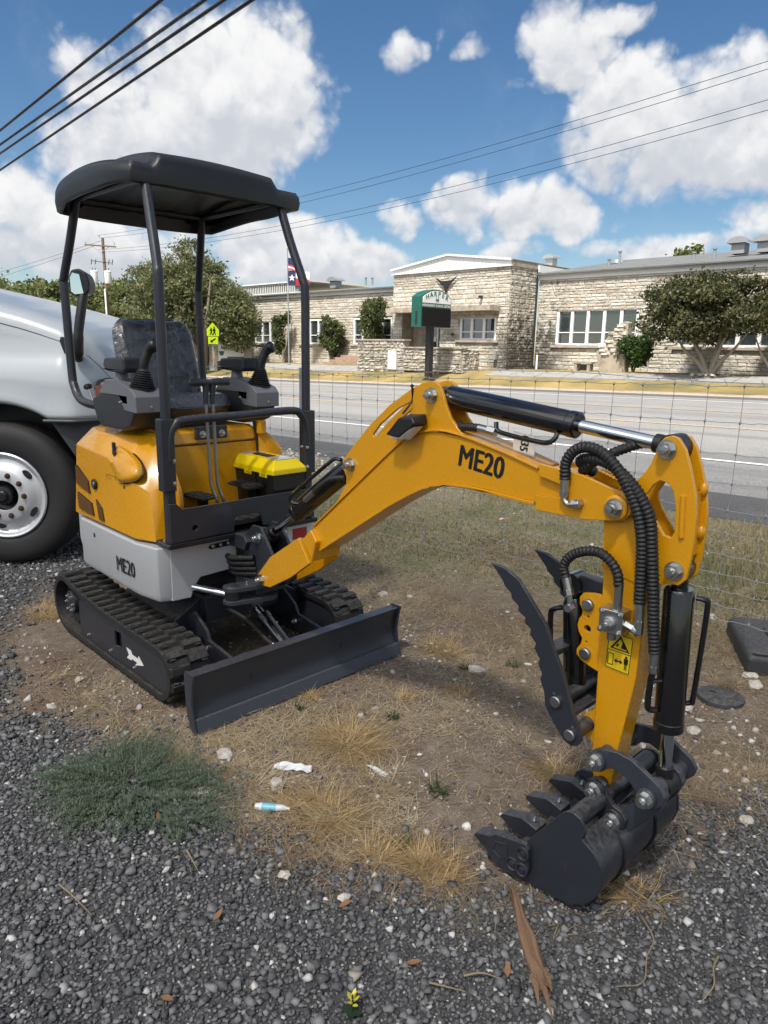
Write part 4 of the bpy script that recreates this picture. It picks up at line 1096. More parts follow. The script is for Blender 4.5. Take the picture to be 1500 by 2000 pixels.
# ---- control consoles with armrests and joysticks
def console(y, s):
    prof = [(-3.43, 1.235), (-3.30, 1.315), (-3.245, 1.338), (-3.10, 1.325), (-2.985, 1.290), (-2.965, 1.262), (-2.975, 1.205), (-3.03, 1.135), (-3.10, 1.112), (-3.34, 1.112), (-3.385, 1.14)]
    low = [(-3.435, 1.232), (-3.36, 1.262), (-3.30, 1.275), (-3.06, 1.272), (-2.985, 1.25), (-2.975, 1.208), (-3.03, 1.135), (-3.10, 1.112), (-3.34, 1.112), (-3.385, 1.14)]
    body = build(MB().prism(low, 'Y', y - .066, y + .066), 'control_console', 'dark_plastic', EX, bevel=.012, seg=3)
    top = [(-3.34, 1.266), (-3.255, 1.335), (-3.10, 1.326), (-2.985, 1.295), (-2.958, 1.27), (-2.958, 1.20), (-3.075, 1.206), (-3.125, 1.266)]
    build(MB().prism(top, 'Y', y - .069, y + .069), 'console_top', 'grey_plastic', body, bevel=.010, seg=3)
    for x, z in ((-3.10, 1.24), ): bolt(B_SM, (x, y - .0675, z), (0, -1, 0), body)
    bolt(B_SM, (-2.962, y, 1.225), (1, 0, 0), body)
    build(MB().cyl((-3.23, y, 1.33), (-3.23, y, 1.375), .032, 18, r1=.026), 'armrest_stem', 'grey_plastic', body)
    a = MB().hull([(-3.345, y - .040, 1.392), (-3.345, y + .040, 1.392), (-3.30, y - .044, 1.372), (-3.30, y + .044, 1.372), (-3.335, y - .036, 1.428), (-3.335, y + .036, 1.428), (-3.10, y - .05, 1.436), (-3.10, y + .05, 1.436), (-3.10, y - .048, 1.378), (-3.10, y + .048, 1.378), (-3.26, y - .045, 1.368), (-3.26, y + .045, 1.368), (-3.12, y - .048, 1.366), (-3.12, y + .048, 1.366)])
    build(a, 'armrest', 'dark_plastic', EX, bevel=.012, seg=3)
    # joystick: ribbed boot and grip
    bz = 1.302; bx = -3.035; pr = []
    for i in range(9):
        r_ = .062 - .032 * i / 8
        pr += [(r_, i * .0095), (r_ * .80, i * .0095 + .005)]
    jb = build(MB().lathe([(0, -.01), (.056, -.01), (.056, .003)] + pr + [(.018, .09), (0, .09)], (bx, y + .003, bz), (.06, .10 * s, 1), 22), 'joystick_boot', 'hose_black', body, angle=60)
    d = Vector((.06, .10 * s, 1)).normalized(); o_ = Vector((bx, y + .003, bz))
    pts = [o_ + d * .075, o_ + d * .11, o_ + d * .145 + Vector((.006, .006 * s, 0)), o_ + d * .170 + Vector((.014, .014 * s, 0)), o_ + d * .186 + Vector((.026, .024 * s, 0)), o_ + d * .194 + Vector((.042, .036 * s, 0))]
    path = smooth_path(pts, 5); prr = np.interp(np.linspace(0, 1, len(path)), [0, .2, .5, .7, .85, .95, 1], [.020, .022, .021, .026, .030, .026, .014])
    build(MB().tube(path, list(prr), 14), 'joystick_grip', 'black_satin', body, angle=60)
console(1.462, 1); console(2.082, 1)
lk2 = build(MB().cyl((-3.42, 1.40, 1.225), (-3.44, 1.39, 1.285), .006, 8), 'lock_lever', 'zinc', EX)
build(MB().lathe([(0, 0), (.012, 0), (.02, .006), (.02, .018), (.012, .024), (0, .024)], (-3.44, 1.39, 1.28), (-.3, -.15, 1), 12), 'knob', 'black_satin', lk2)
# ---- swing post
sw = build(MB().prism([(-2.70, .40), (-2.70, .47), (-2.60, .47), (-2.53, .455), (-2.53, .41), (-2.60, .40)], 'Y', 1.70, 1.86).prism([(-2.76, .60), (-2.76, .665), (-2.62, .665), (-2.60, .64), (-2.62, .60)], 'Y', 1.70, 1.86).cyl((-2.60, 1.78, .38), (-2.60, 1.78, .69), .045, 24), 'swing_post', 'slate_paint', EX, bevel=.004)
for y in (1.722, 1.826):
    build(MB().prism([(-2.66, .43), (-2.655, .655), (-2.585, .722), (-2.52, .722), (-2.475, .665), (-2.425, .60), (-2.42, .50), (-2.46, .455), (-2.53, .43)], 'Y', y, y + .014), 'swing_ear', 'slate_paint', EX, bevel=.003)
bolt(B_BIG, (-2.541, 1.722, .672), (0, -1, 0), EX); bolt(B_BIG, (-2.541, 1.84, .672), (0, 1, 0), EX)
for k in range(4):
    yy = 1.705 - .008 * k; build(hose_mb([(-2.78, yy + .01, .47 + .027 * k), (-2.70, yy, .475 + .026 * k), (-2.63, yy - .004, .49 + .026 * k), (-2.56, yy + .03, .50 + .026 * k)], .0125), 'hose', 'hose_black', EX)
def capsule(p, q, r, n=12):
    a = math.atan2(q[1] - p[1], q[0] - p[0]); out = []
    for c, s0 in ((q, a - math.pi / 2), (p, a + math.pi / 2)):
        for i in range(n + 1):
            t = s0 + math.pi * i / n; out.append((c[0] + r * math.cos(t), c[1] + r * math.sin(t)))
    return out
for z in (.448, .388): yk = build(MB().prism(capsule((-2.575, 1.605), (-2.53, 1.76), .042), 'Z', z, z + .018), 'swing_yoke', 'slate_light', EX, bevel=.003)
bolt(pin_mesh(.03, .006), (-2.575, 1.605, .466), (0, 0, 1), EX, 'pin'); bolt(B_SM, (-2.56, 1.67, .466), (0, 0, 1), EX)
build(MB().cyl((-2.575, 1.605, .385), (-2.575, 1.605, .455), .034, 20), 'swing_cylinder_eye', 'black_satin', EX)
build(MB().cyl((-2.79, 1.49, .442), (-2.59, 1.597, .425), .0165, 16), 'swing_cylinder_rod', 'chrome', EX)
build(MB().cyl((-3.05, 1.37, .462), (-2.77, 1.50, .441), .03, 18), 'swing_cylinder', 'black_gloss', EX)

# ---- boom
foot = [(-2.513, .516), (-2.486, .545), (-2.419, .616), (-2.218, .743), (-2.15, .649), (-2.279, .557), (-2.423, .478), (-2.473, .472), (-2.505, .488)]
ear = [(-2.169, .79), (-2.039, .899), (-1.968, 1.0), (-1.969, 1.022), (-1.985, 1.05), (-1.992, 1.083), (-1.921, 1.156), (-1.841, 1.233), (-1.747, 1.307), (-1.658, 1.36), (-1.598, 1.388), (-1.57, 1.396), (-1.545, 1.396), (-1.525, 1.387), (-1.51, 1.365), (-1.492, 1.324), (-1.47, 1.284), (-1.429, 1.245), (-1.385, 1.222), (-1.372, 1.214), (-1.50, 1.15), (-1.70, 1.06), (-1.95, .88), (-2.13, .74)]
slot = [(-1.829, 1.197), (-1.792, 1.237), (-1.709, 1.296), (-1.652, 1.322), (-1.638, 1.318), (-1.636, 1.305), (-1.655, 1.281), (-1.811, 1.192), (-1.823, 1.190)]
top_ = [(-2.20, .752), (-2.156, .794), (-1.898, 1.008), (-1.732, 1.144), (-1.66, 1.198), (-1.599, 1.224), (-1.54, 1.235), (-1.475, 1.237), (-1.373, 1.223), (-1.248, 1.196), (-1.128, 1.165), (-1.03, 1.14)]
bot_ = [(-2.17, .678), (-2.12, .711), (-1.928, .835), (-1.727, .965), (-1.636, 1.017), (-1.575, 1.048), (-1.508, 1.068), (-1.451, 1.078), (-1.388, 1.081), (-1.276, 1.077), (-1.134, 1.07), (-1.03, 1.068)]
boom = build(MB().prism(top_ + bot_[::-1], 'Y', 1.729, 1.831), 'boom', 'yellow_paint', EX, bevel=.004)
def flange(line, up, t=.010, y0=1.722, y1=1.838):
    pl = line + [(x, z + up * t) for x, z in reversed(line)]
    return MB().prism(pl, 'Y', y0, y1)
build(flange(top_[1:-1], 1, .009), 'top_flange', 'cast_yellow', boom, bevel=.003)
build(flange(bot_[1:-1], -1, .010), 'bottom_flange', 'cast_yellow', boom, bevel=.003)
for y in (1.7335, 1.8145): build(MB().prism(ear, 'Y', y, y + .012, [slot]), 'boom_ear', 'yellow_paint', boom, bevel=.0025)
for y in (1.697, 1.845):
    build(MB().prism(foot, 'Y', y, y + .018), 'foot_plate', 'yellow_paint', boom, bevel=.003)
build(MB().prism([(-2.21, .735), (-2.155, .788), (-2.115, .745), (-2.145, .655)], 'Y', 1.708, 1.852), 'foot_joint', 'cast_yellow', boom, bevel=.006)
# weld bead
mb = MB(); 
for k in range(26):
    t = k / 25; mb.lathe([(0, -.006), (.006, -.003), (.0065, .003), (0, .006)], (-2.118 - .028 * t, 1.7065, .745 - .09 * t), (0, -1, .3), 6)
build(mb, 'weld', 'cast_yellow', boom, angle=70)
bolt(B_BIG, (-2.487, 1.697, .498), (0, -1, 0), boom); bolt(B_BIG, (-2.487, 1.863, .498), (0, 1, 0), boom)
bolt(B_BIG, (-1.944, 1.7335, 1.074), (0, -1, 0), boom); bolt(B_BIG, (-1.552, 1.7335, 1.352), (0, -1, 0), boom)
bolt(B_BIG, (-1.944, 1.8265, 1.074), (0, 1, 0), boom); bolt(B_BIG, (-1.552, 1.8265, 1.352), (0, 1, 0), boom)
fork = [(-1.118, 1.186), (-1.042, 1.178), (-.977, 1.172), (-.907, 1.153), (-.868, 1.144), (-.845, 1.132), (-.832, 1.112), (-.833, 1.088), (-.846, 1.072), (-.868, 1.064), (-.96, 1.051), (-1.121, 1.050), (-1.123, 1.092), (-1.033, 1.100), (-1.036, 1.134), (-1.115, 1.15)]
for y in (1.712, 1.836): build(MB().prism(fork, 'Y', y, y + .012), 'fork_plate', 'yellow_paint', boom, bevel=.0025)
build(MB().prism([(-1.10, 1.176), (-1.03, 1.166), (-.98, 1.12), (-1.05, 1.10)], 'Y', 1.726, 1.834), 'fork_gusset', 'cast_yellow', boom, bevel=.004)
mb = MB()
for k in range(30):
    t = k / 29; mb.lathe([(0, -.004), (.005, -.002), (.005, .002), (0, .004)], (-1.0 + .105 * t, 1.815 + .004 * math.sin(k * 2.1), 1.176 - .028 * t - .006 * t * t), (0, -.2, 1), 6)
build(mb, 'weld', 'cast_yellow', boom, angle=70)
fb = build(MB().lathe([(0, 0), (.034, 0), (.034, .006), (.027, .010), (0, .010)], (-.872, 1.712, 1.101), (0, -1, 0), 28), 'pivot_boss', 'cast_yellow', boom, bevel=.002)
bolt(B_BIG, (-.872, 1.702, 1.101), (0, -1, 0), boom); bolt(B_BIG, (-.872, 1.848, 1.101), (0, 1, 0), boom)
build(text_mb('ME20', Matrix.Translation((-1.338, 1.7283, 1.158)) @ Matrix.Rotation(R(90), 4, 'X') @ Matrix.Rotation(R(-7.2), 4, 'Z'), .096, xs=.82, bold=.0016), 'model_lettering', 'sticker_black', boom, smooth=False, recalc=False)
# work lamp on the ear
lp = build(MB().hull([(-1.705, 1.725, 1.222), (-1.64, 1.725, 1.285), (-1.565, 1.725, 1.292), (-1.56, 1.725, 1.262), (-1.63, 1.725, 1.22), (-1.695, 1.665, 1.214), (-1.632, 1.662, 1.276), (-1.575, 1.662, 1.281), (-1.56, 1.662, 1.262), (-1.635, 1.662, 1.21)]), 'work_lamp', 'black_satin', boom, bevel=.005)
build(MB().hull([(-1.69, 1.716, 1.216), (-1.635, 1.716, 1.212), (-1.565, 1.716, 1.253), (-1.685, 1.668, 1.204), (-1.64, 1.668, 1.202), (-1.565, 1.668, 1.252), (-1.6, 1.69, 1.205)]), 'lamp_lens', 'lens_clear', lp, bevel=.004)
build(MB().tube(smooth_path([(-1.66, 1.71, 1.285), (-1.645, 1.722, 1.31), (-1.64, 1.735, 1.335), (-1.637, 1.728, 1.375)]), .0035, 8).lathe([(0, 0), (.006, .002), (.006, .008), (0, .012)], (-1.637, 1.728, 1.372), (0, 0, 1), 8), 'lamp_cable', 'black_satin', lp)
# paper tag on the top flange
tg = build(MB().prism([(-1.252, 1.205), (-1.252, 1.262), (-1.178, 1.252), (-1.175, 1.192)], 'Y', 1.771, 1.7725), 'paper_tag', 'paper', boom)
build(text_mb('035', Matrix.Translation((-1.212, 1.7703, 1.228)) @ Matrix.Rotation(R(90), 4, 'X') @ Matrix.Rotation(R(-98), 4, 'Z'), .040, xs=.8, bold=.0008), 'tag_lettering', 'sticker_black', tg, smooth=False, recalc=False)

# ---- hydraulic cylinders
def hyd(name, a, b, rb, rr, ta, tb, y=YC, capdir=1, col_='black_gloss', eye=True):
    """barrel from a+ta to a+tb, rod on to b (XZ points)"""
    A = Vector((a[0], y, a[1])); B = Vector((b[0], y, b[1])); d = (B - A); L = d.length; d.normalize()
    br = build(MB().lathe([(0, ta), (rb * .9, ta), (rb, ta + .008), (rb, tb - .03), (rb * 1.04, tb - .028), (rb * 1.04, tb - .004), (rb * .9, tb), (0, tb)], A, d, 30), name, col_, EX, bevel=.0015)
    if eye:
        build(MB().cyl(A + d * (ta + .01), A, rb * .55, 16).lathe([(0, -.03), (rb * .72, -.03), (rb * .72, .03), (0, .03)], A, (0, 1, 0), 20), 'cylinder_eye', col_, br, bevel=.002)
    build(MB().cyl(A + d * (tb - .01), A + d * (L - .02), rr, 20), name + '_rod', 'chrome', EX)
    build(MB().lathe([(0, -.03), (rr * 1.9, -.03), (rr * 1.9, .03), (0, .03)], B, (0, 1, 0), 20).cyl(B, B - d * .055, rr * 1.35, 14), 'rod_eye', 'black_satin', EX, bevel=.002)
    return br
ac = hyd('arm_cylinder', (-1.552, 1.352), (-.762, 1.266), .037, .0185, .035, .515)
build(MB().tube(smooth_path([(-1.30, 1.745, 1.285), (-1.29, 1.74, 1.262), (-1.25, 1.738, 1.253), (-1.16, 1.738, 1.244), (-1.115, 1.74, 1.243), (-1.095, 1.745, 1.255), (-1.09, 1.752, 1.272)], 6), .0075, 10), 'hydraulic_pipe', 'black_gloss', ac)
build(hose_mb([(-1.47, 1.78, 1.262), (-1.44, 1.75, 1.258), (-1.40, 1.742, 1.262), (-1.355, 1.74, 1.263)], .0125), 'hose', 'hose_black', ac)
build(MB().cyl((-1.36, 1.74, 1.263), (-1.30, 1.74, 1.257), .0125, 12).cyl((-1.325, 1.74, 1.26), (-1.295, 1.74, 1.256), .0145, 6), 'hose_fitting', 'zinc', ac)
bc = hyd('boom_cylinder', (-1.985, 1.062), (-2.541, .672), .041, .0185, .015, .43)
build(MB().tube(smooth_path([(-2.00, 1.735, 1.085), (-2.03, 1.728, 1.085), (-2.07, 1.726, 1.06), (-2.28, 1.726, .915), (-2.31, 1.728, .885), (-2.30, 1.735, .868), (-2.275, 1.745, .868)], 6), .0075, 10), 'hydraulic_pipe', 'black_gloss', bc)
build(hose_mb([(-1.985, 1.745, 1.015), (-2.05, 1.732, 1.005), (-2.11, 1.730, .972), (-2.16, 1.731, .935)], .0125), 'hose', 'hose_black', bc)
build(MB().cyl((-2.155, 1.731, .94), (-2.215, 1.731, .895), .0125, 12), 'hose_fitting', 'dull_steel', bc)

# ---- arm (dipper)
armp = [(-.777, 1.281), (-.764, 1.296), (-.748, 1.302), (-.728, 1.297), (-.709, 1.272), (-.692, 1.227), (-.674, 1.169), (-.665, 1.113), (-.663, 1.051), (-.666, .997), (-.672, .951), (-.687, .933), (-.711, .930), (-.74, .921), (-.79, .905), (-.90, .93), (-.905, 1.06), (-.88, 1.11), (-.845, 1.14), (-.827, 1.179), (-.81, 1.196), (-.793, 1.226), (-.784, 1.253)]
hol = [(-.795, 1.149), (-.780, 1.176), (-.764, 1.188), (-.742, 1.184), (-.728, 1.165), (-.717, 1.123), (-.714, 1.065), (-.722, 1.049), (-.74, 1.052), (-.766, 1.085), (-.781, 1.107), (-.792, 1.128)]
k_ = 1.012
sh_ = lambda pts: [(x * k_, 1.5 - (1.5 - z) * k_) for x, z in pts]
arm_poly = [(-.915, 1.062), (-.905, .886), (-.896, .641), (-.888, .33), (-.872, .268), (-.835, .262), (-.822, .30), (-.812, .414), (-.783, .629), (-.775, .908), (-.79, 1.03), (-.835, 1.13), (-.89, 1.135)]
arm = build(MB().prism(arm_poly, 'Y', 1.737, 1.823), 'arm', 'yellow_paint', EX, bevel=.004)
for y in (1.741, 1.807): build(MB().prism(sh_(armp), 'Y', y - .0065, y + .0065, [sh_(hol)]), 'arm_plate', 'yellow_paint', arm, bevel=.0025)
build(MB().tube([(-.710, 1.733, 1.155), (-.703, 1.733, 1.05)], .007, 10), 'weld', 'cast_yellow', arm)
for z, x in ((1.165, -.689), (1.055, -.683)): build(MB().lathe([(0, -.02), (.011, -.012), (.011, .012), (0, .02)], (x, 1.80, z), (.1, 0, 1), 12), 'weld', 'cast_yellow', arm, angle=70)
build(MB().prism([(-.70, 1.0), (-.70, 1.16), (-.69, 1.16), (-.685, 1.0)], 'Y', 1.747, 1.80), 'plate_web', 'yellow_paint', arm)
for p in ((-.763, 1.265), (-.711, .961)):
    bolt(B_BIG, (p[0], 1.7345, p[1]), (0, -1, 0), arm); bolt(B_BIG, (p[0], 1.8135, p[1]), (0, 1, 0), arm)
# decals on the arm
st = build(MB().prism([(-.871, .753), (-.797, .750), (-.801, .637), (-.874, .641)], 'Y', 1.7355, 1.7365), 'safety_sticker', 'sticker_yellow', arm)
mb = MB()
tri = [(-.863, .703), (-.835, .744), (-.806, .702)]; tin = [(-.855, .706), (-.835, .736), (-.814, .7055)]
mb.prism(tri, 'Y', 1.7345, 1.7350, [tin])
o2 = [(-.870, .750), (-.799, .747), (-.8028, .640), (-.8725, .6435)]; i2 = [(-.8682, .748), (-.801, .745), (-.8046, .642), (-.8707, .6455)]
mb.prism(o2, 'Y', 1.7345, 1.7350, [i2])
mb.box((-.8365, 1.7347, .697), (.066, .0005, .0018))
mb.prism([(-.868, .654), (-.868, .688), (-.851, .688), (-.851, .654)], 'Y', 1.7345, 1.7350, [[(-.8662, .6558), (-.8662, .6862), (-.8528, .6862), (-.8528, .6558)]])
mb.prism([(-.848, .670), (-.841, .677), (-.841, .672), (-.831, .672), (-.831, .677), (-.824, .670), (-.831, .663), (-.831, .668), (-.841, .668), (-.841, .663)], 'Y', 1.7345, 1.7350)
mb.prism(ring(-.814, .688, .0035, 10), 'Y', 1.7345, 1.7350)
mb.prism([(-.820, .684), (-.808, .684), (-.808, .668), (-.811, .668), (-.811, .651), (-.8135, .651), (-.8135, .666), (-.815, .666), (-.815, .651), (-.8175, .651), (-.8175, .668), (-.820, .668)], 'Y', 1.7345, 1.7350)
mb.prism([(-.848, .712), (-.842, .722), (-.838, .719), (-.842, .711)], 'Y', 1.7345, 1.7350); mb.prism([(-.832, .710), (-.828, .726), (-.822, .724), (-.818, .708)], 'Y', 1.7345, 1.7350)
build(mb, 'sticker_print', 'sticker_black', st, smooth=False)
# valve block with fittings
vb = build(MB().box((-.846, 1.712, .795), (.068, .05, .066)), 'valve_block', 'zinc', arm, bevel=.003)
build(MB().lathe([(0, 0), (.020, 0), (.020, .004), (.014, .008), (0, .008)], (-.85, 1.687, .79), (0, -1, 0), 22), 'valve_cap', 'dull_steel', vb); bolt(B_MID, (-.85, 1.682, .79), (0, -1, 0), vb)
for dx in (-.026, .026):
    for dz in (-.026, .026): bolt(B_SM, (-.846 + dx, 1.687, .795 + dz), (0, -1, 0), vb, 'screw')
build(MB().cyl((-.838, 1.705, .828), (-.838, 1.703, .858), .0125, 6).cyl((-.838, 1.703, .85), (-.836, 1.70, .905), .0115, 14), 'fitting', 'zinc', vb, bevel=.001)
build(MB().cyl((-.812, 1.705, .795), (-.782, 1.703, .788), .0125, 6).cyl((-.785, 1.703, .789), (-.772, 1.70, .785), .014, 12).cyl((-.772, 1.70, .78), (-.773, 1.70, .818), .0125, 6).cyl((-.773, 1.70, .81), (-.776, 1.70, .87), .0115, 14), 'fitting', 'zinc', vb, bevel=.001)
build(MB().cyl((-.85, 1.71, .762), (-.85, 1.71, .738), .012, 12), 'fitting', 'dull_steel', vb, bevel=.001)
# hoses over the arm
build(hose_mb([(-1.023, 1.70, 1.155), (-1.024, 1.70, 1.201), (-1.005, 1.70, 1.234), (-.972, 1.70, 1.250), (-.932, 1.70, 1.246), (-.892, 1.698, 1.224), (-.856, 1.695, 1.188), (-.826, 1.692, 1.147), (-.801, 1.690, 1.101), (-.787, 1.690, 1.054), (-.781, 1.692, 1.005), (-.779, 1.695, .954), (-.777, 1.70, .862)], .0150), 'hose', 'hose_black', EX)
build(hose_mb([(-.99, 1.79, 1.17), (-1.003, 1.74, 1.203), (-.958, 1.715, 1.219), (-.913, 1.705, 1.217), (-.868, 1.70, 1.200), (-.823, 1.697, 1.166), (-.789, 1.695, 1.126), (-.769, 1.697, 1.082), (-.759, 1.70, 1.01), (-.748, 1.705, .912), (-.738, 1.712, .80), (-.731, 1.718, .735)], .0150), 'hose', 'hose_black', EX)
build(hose_mb([(-.995, 1.74, 1.178), (-.96, 1.72, 1.205), (-.915, 1.735, 1.235), (-.884, 1.76, 1.253), (-.854, 1.79, 1.266), (-.81, 1.81, 1.268), (-.78, 1.82, 1.25)], .0135), 'hose', 'hose_black', EX)
hf = build(MB().cyl((-1.023, 1.70, 1.165), (-1.023, 1.70, 1.118), .0125, 14).cyl((-1.023, 1.70, 1.125), (-1.023, 1.70, 1.108), .0138, 6), 'hose_fitting', 'zinc', EX, bevel=.001)
build(MB().tube(smooth_path([(-1.023, 1.70, 1.11), (-1.020, 1.70, 1.097), (-1.008, 1.70, 1.088), (-.99, 1.70, 1.092)], 6), .0075, 12).cyl((-.995, 1.70, 1.091), (-.972, 1.70, 1.096), .0125, 6), 'elbow', 'zinc', hf, bevel=.0008)
build(MB().lathe([(0, 0), (.012, 0), (.012, .02), (0, .02)], (-.978, 1.712, 1.095), (0, -1, 0), 6), 'fitting', 'zinc', hf)
hf = build(MB().cyl((-.731, 1.718, .742), (-.730, 1.718, .695), .0125, 14).cyl((-.730, 1.718, .70), (-.729, 1.718, .68), .0138, 6), 'hose_fitting', 'dull_steel', EX, bevel=.001)
build(hose_mb([(-.997, 1.70, .880), (-1.006, 1.70, .912), (-.986, 1.70, .945), (-.946, 1.70, .967), (-.901, 1.70, .973), (-.866, 1.70, .955), (-.845, 1.70, .928), (-.838, 1.70, .895)], .0135), 'hose', 'hose_black', EX)
hf = build(MB().cyl((-.998, 1.70, .885), (-.984, 1.70, .842), .0125, 14).cyl((-.986, 1.70, .848), (-.981, 1.70, .832), .014, 6), 'hose_fitting', 'zinc', EX, bevel=.001)
build(MB().cyl((-.981, 1.70, .834), (-.978, 1.70, .80), .007, 10).lathe([(0, -.012), (.012, -.012), (.012, .012), (0, .012)], (-.978, 1.70, .795), (0, 1, 0), 6), 'elbow', 'zinc', hf)
build(hose_mb([(-.92, 1.83, .95), (-.93, 1.81, .985), (-.925, 1.79, 1.02), (-.90, 1.78, 1.05)], .0125), 'hose', 'hose_black', EX)
build(MB().cyl((-.92, 1.83, .95), (-.925, 1.84, .905), .0115, 12).cyl((-.925, 1.84, .905), (-.926, 1.842, .87), .006, 8), 'hose_fitting', 'zinc', EX)

# ---- thumb
tn = [(-1.223, .878), (-1.176, .874), (-1.124, .852), (-1.087, .813), (-1.051, .774), (-1.018, .736), (-.990, .675), (-.956, .616), (-.913, .508), (-.885, .453), (-.884, .434), (-.895, .417), (-.912, .410), (-.933, .416), (-.965, .447), (-1.005, .498), (-1.012, .539)]
sca = [(-1.014, .545), (-1.028, .575), (-1.023, .592), (-1.038, .618), (-1.034, .634), (-1.054, .660), (-1.050, .676), (-1.072, .698), (-1.070, .714), (-1.092, .728), (-1.092, .744), (-1.118, .757), (-1.118, .772), (-1.143, .789), (-1.146, .803), (-1.17, .820), (-1.176, .832)]
tp = tn + sca
for y in (1.654, 1.878):
    th = build(MB().prism(tp, 'Y', y, y + .014), 'thumb_plate', 'slate_paint', EX, bevel=.002)
    s = -1 if y < 1.7 else 1; yy = y if s < 0 else y + .014
    bolt(P_PIN, (-.968, yy, .527), (0, s, 0), th, 'pin'); bolt(P_PIN, (-.915, yy, .445), (0, s, 0), th, 'pin')
    for p in ((-.978, .548), (-.912, .47)): bolt(pin_mesh(.004, .001), (p[0], yy, p[1]), (0, s, 0), th, 'hole')
for p, q in (((-.968, .527), .019), ((-.915, .445), .022)):
    build(MB().cyl((p[0], 1.668, p[1]), (p[0], 1.878, p[1]), q, 20), 'thumb_tube', 'slate_paint', EX)
build(MB().bar((-1.02, 1.668, .655), (-1.02, 1.878, .655), .05, .018), 'thumb_stiffener', 'slate_paint', EX, bevel=.003)
build(MB().bar((-.95, 1.668, .49), (-.95, 1.878, .49), .05, .016), 'thumb_stiffener', 'slate_paint', EX, bevel=.003)
tm = [(-.890, .505), (-.935, .462), (-.938, .435), (-.925, .418), (-.905, .40), (-.88, .375), (-.88, .50)]
for y in (1.745, 1.803): build(MB().prism(tm, 'Y', y, y + .012), 'thumb_mount', 'yellow_paint', EX, bevel=.002)
br = [(-.972, .818), (-.962, .833), (-.93, .840), (-.895, .842), (-.89, .615), (-.92, .622), (-.95, .632), (-.967, .647), (-.968, .662), (-.956, .682), (-.954, .700), (-.966, .716), (-.972, .735), (-.968, .755), (-.960, .768), (-.960, .782), (-.970, .800)]
for y in (1.741, 1.807):
    bk = build(MB().prism(br, 'Y', y, y + .012, [ring(-.940, .732, .011, 14), ring(-.940, .768, .004, 8), ring(-.939, .692, .004, 8)]), 'thumb_bracket', 'yellow_paint', EX, bevel=.002)
    s = -1 if y < 1.77 else 1; yy = y if s < 0 else y + .012
    for p in ((-.942, .804), (-.938, .658)): bolt(P_PIN, (p[0], yy, p[1]), (0, s, 0), bk, 'pin')
build(MB().prism([(-1.00, .83), (-.99, .875), (-.90, .865), (-.885, .835), (-.93, .80)], 'Y', 1.765, 1.80), 'thumb_lug', 'slate_light', EX, bevel=.004)
tc_ = build(MB().lathe([(0, 0), (.032, 0), (.034, .008), (.034, .265), (.027, .285), (.02, .29), (0, .29)], (-.985, YC, .515), (-.085, 0, 1), 26), 'thumb_cylinder', 'black_gloss', EX, bevel=.001)
build(MB().lathe([(0, -.028), (.034, -.028), (.034, .028), (0, .028)], (-1.012, YC, .842), (0, 1, 0), 22).cyl((-1.008, YC, .80), (-1.012, YC, .842), .025, 14), 'cylinder_eye', 'black_gloss', tc_)
build(MB().tube(smooth_path([(-1.022, 1.735, .775), (-1.044, 1.728, .765), (-1.052, 1.726, .74), (-1.04, 1.726, .60), (-1.034, 1.728, .575), (-1.015, 1.74, .57)], 6), .008, 10), 'hydraulic_pipe', 'black_gloss', tc_)
build(MB().cyl((-.985, 1.70, .52), (-.985, 1.86, .52), .022, 18), 'thumb_pivot', 'black_satin', EX)

# ---- bucket linkage and cylinder
bk = hyd('bucket_cylinder', (-.711, .961), (-.690, .345), .0385, .0175, .055, .455, y=1.775)
build(MB().tube(smooth_path([(-.672, 1.795, .885), (-.652, 1.80, .882), (-.643, 1.80, .86), (-.650, 1.80, .62), (-.655, 1.80, .595), (-.672, 1.795, .588)], 6), .0075, 10), 'hydraulic_pipe', 'black_gloss', bk)
build(MB().tube(smooth_path([(-.729, 1.718, .685), (-.733, 1.718, .66), (-.735, 1.718, .60), (-.732, 1.72, .575), (-.718, 1.735, .57)], 6), .0085, 10).cyl((-.733, 1.718, .655), (-.715, 1.74, .655), .007, 8), "hydraulic_pipe", "black_gloss", bk)
lk_ = [(-.866, .372), (-.864, .40), (-.850, .420), (-.828, .432), (-.785, .440), (-.736, .435), (-.690, .412), (-.656, .392), (-.642, .370), (-.648, .345), (-.668, .323), (-.695, .318), (-.714, .334), (-.722, .352), (-.748, .376), (-.778, .388), (-.805, .382), (-.822, .362), (-.845, .352), (-.860, .358)]
for y in (1.672, 1.868):
    k2 = build(MB().prism(lk_, 'Y', y, y + .016), 'bucket_link', 'slate_light', EX, bevel=.003)
    s = -1 if y < 1.7 else 1; yy = y if s < 0 else y + .016
    for p in ((-.838, .392), (-.688, .352)):
        build(MB().lathe([(0, 0), (.027, 0), (.027, .010), (.022, .014), (0, .014)], (p[0], yy, p[1]), (0, s, 0), 24), 'link_boss', 'slate_light', k2, bevel=.001)
        bolt(B_BIG, (p[0], yy + s * .012, p[1]), (0, s, 0), k2)
build(MB().cyl((-.838, 1.688, .392), (-.838, 1.868, .392), .021, 20).cyl((-.688, 1.688, .352), (-.688, 1.742, .352), .027, 20).cyl((-.688, 1.812, .352), (-.688, 1.868, .352), .027, 20), 'link_pin', 'slate_light', EX)
hl = [(-.70, .385), (-.665, .372), (-.652, .345), (-.668, .30), (-.70, .25), (-.745, .195), (-.775, .188), (-.805, .205), (-.806, .232), (-.785, .252), (-.745, .285), (-.715, .335)]
for y in (1.722, 1.826): build(MB().prism(hl, 'Y', y - .012, y + .012), 'h_link', 'slate_light', EX, bevel=.004)
build(MB().cyl((-.735, 1.72, .275), (-.735, 1.84, .275), .022, 18), 'h_link_tube', 'slate_light', EX)
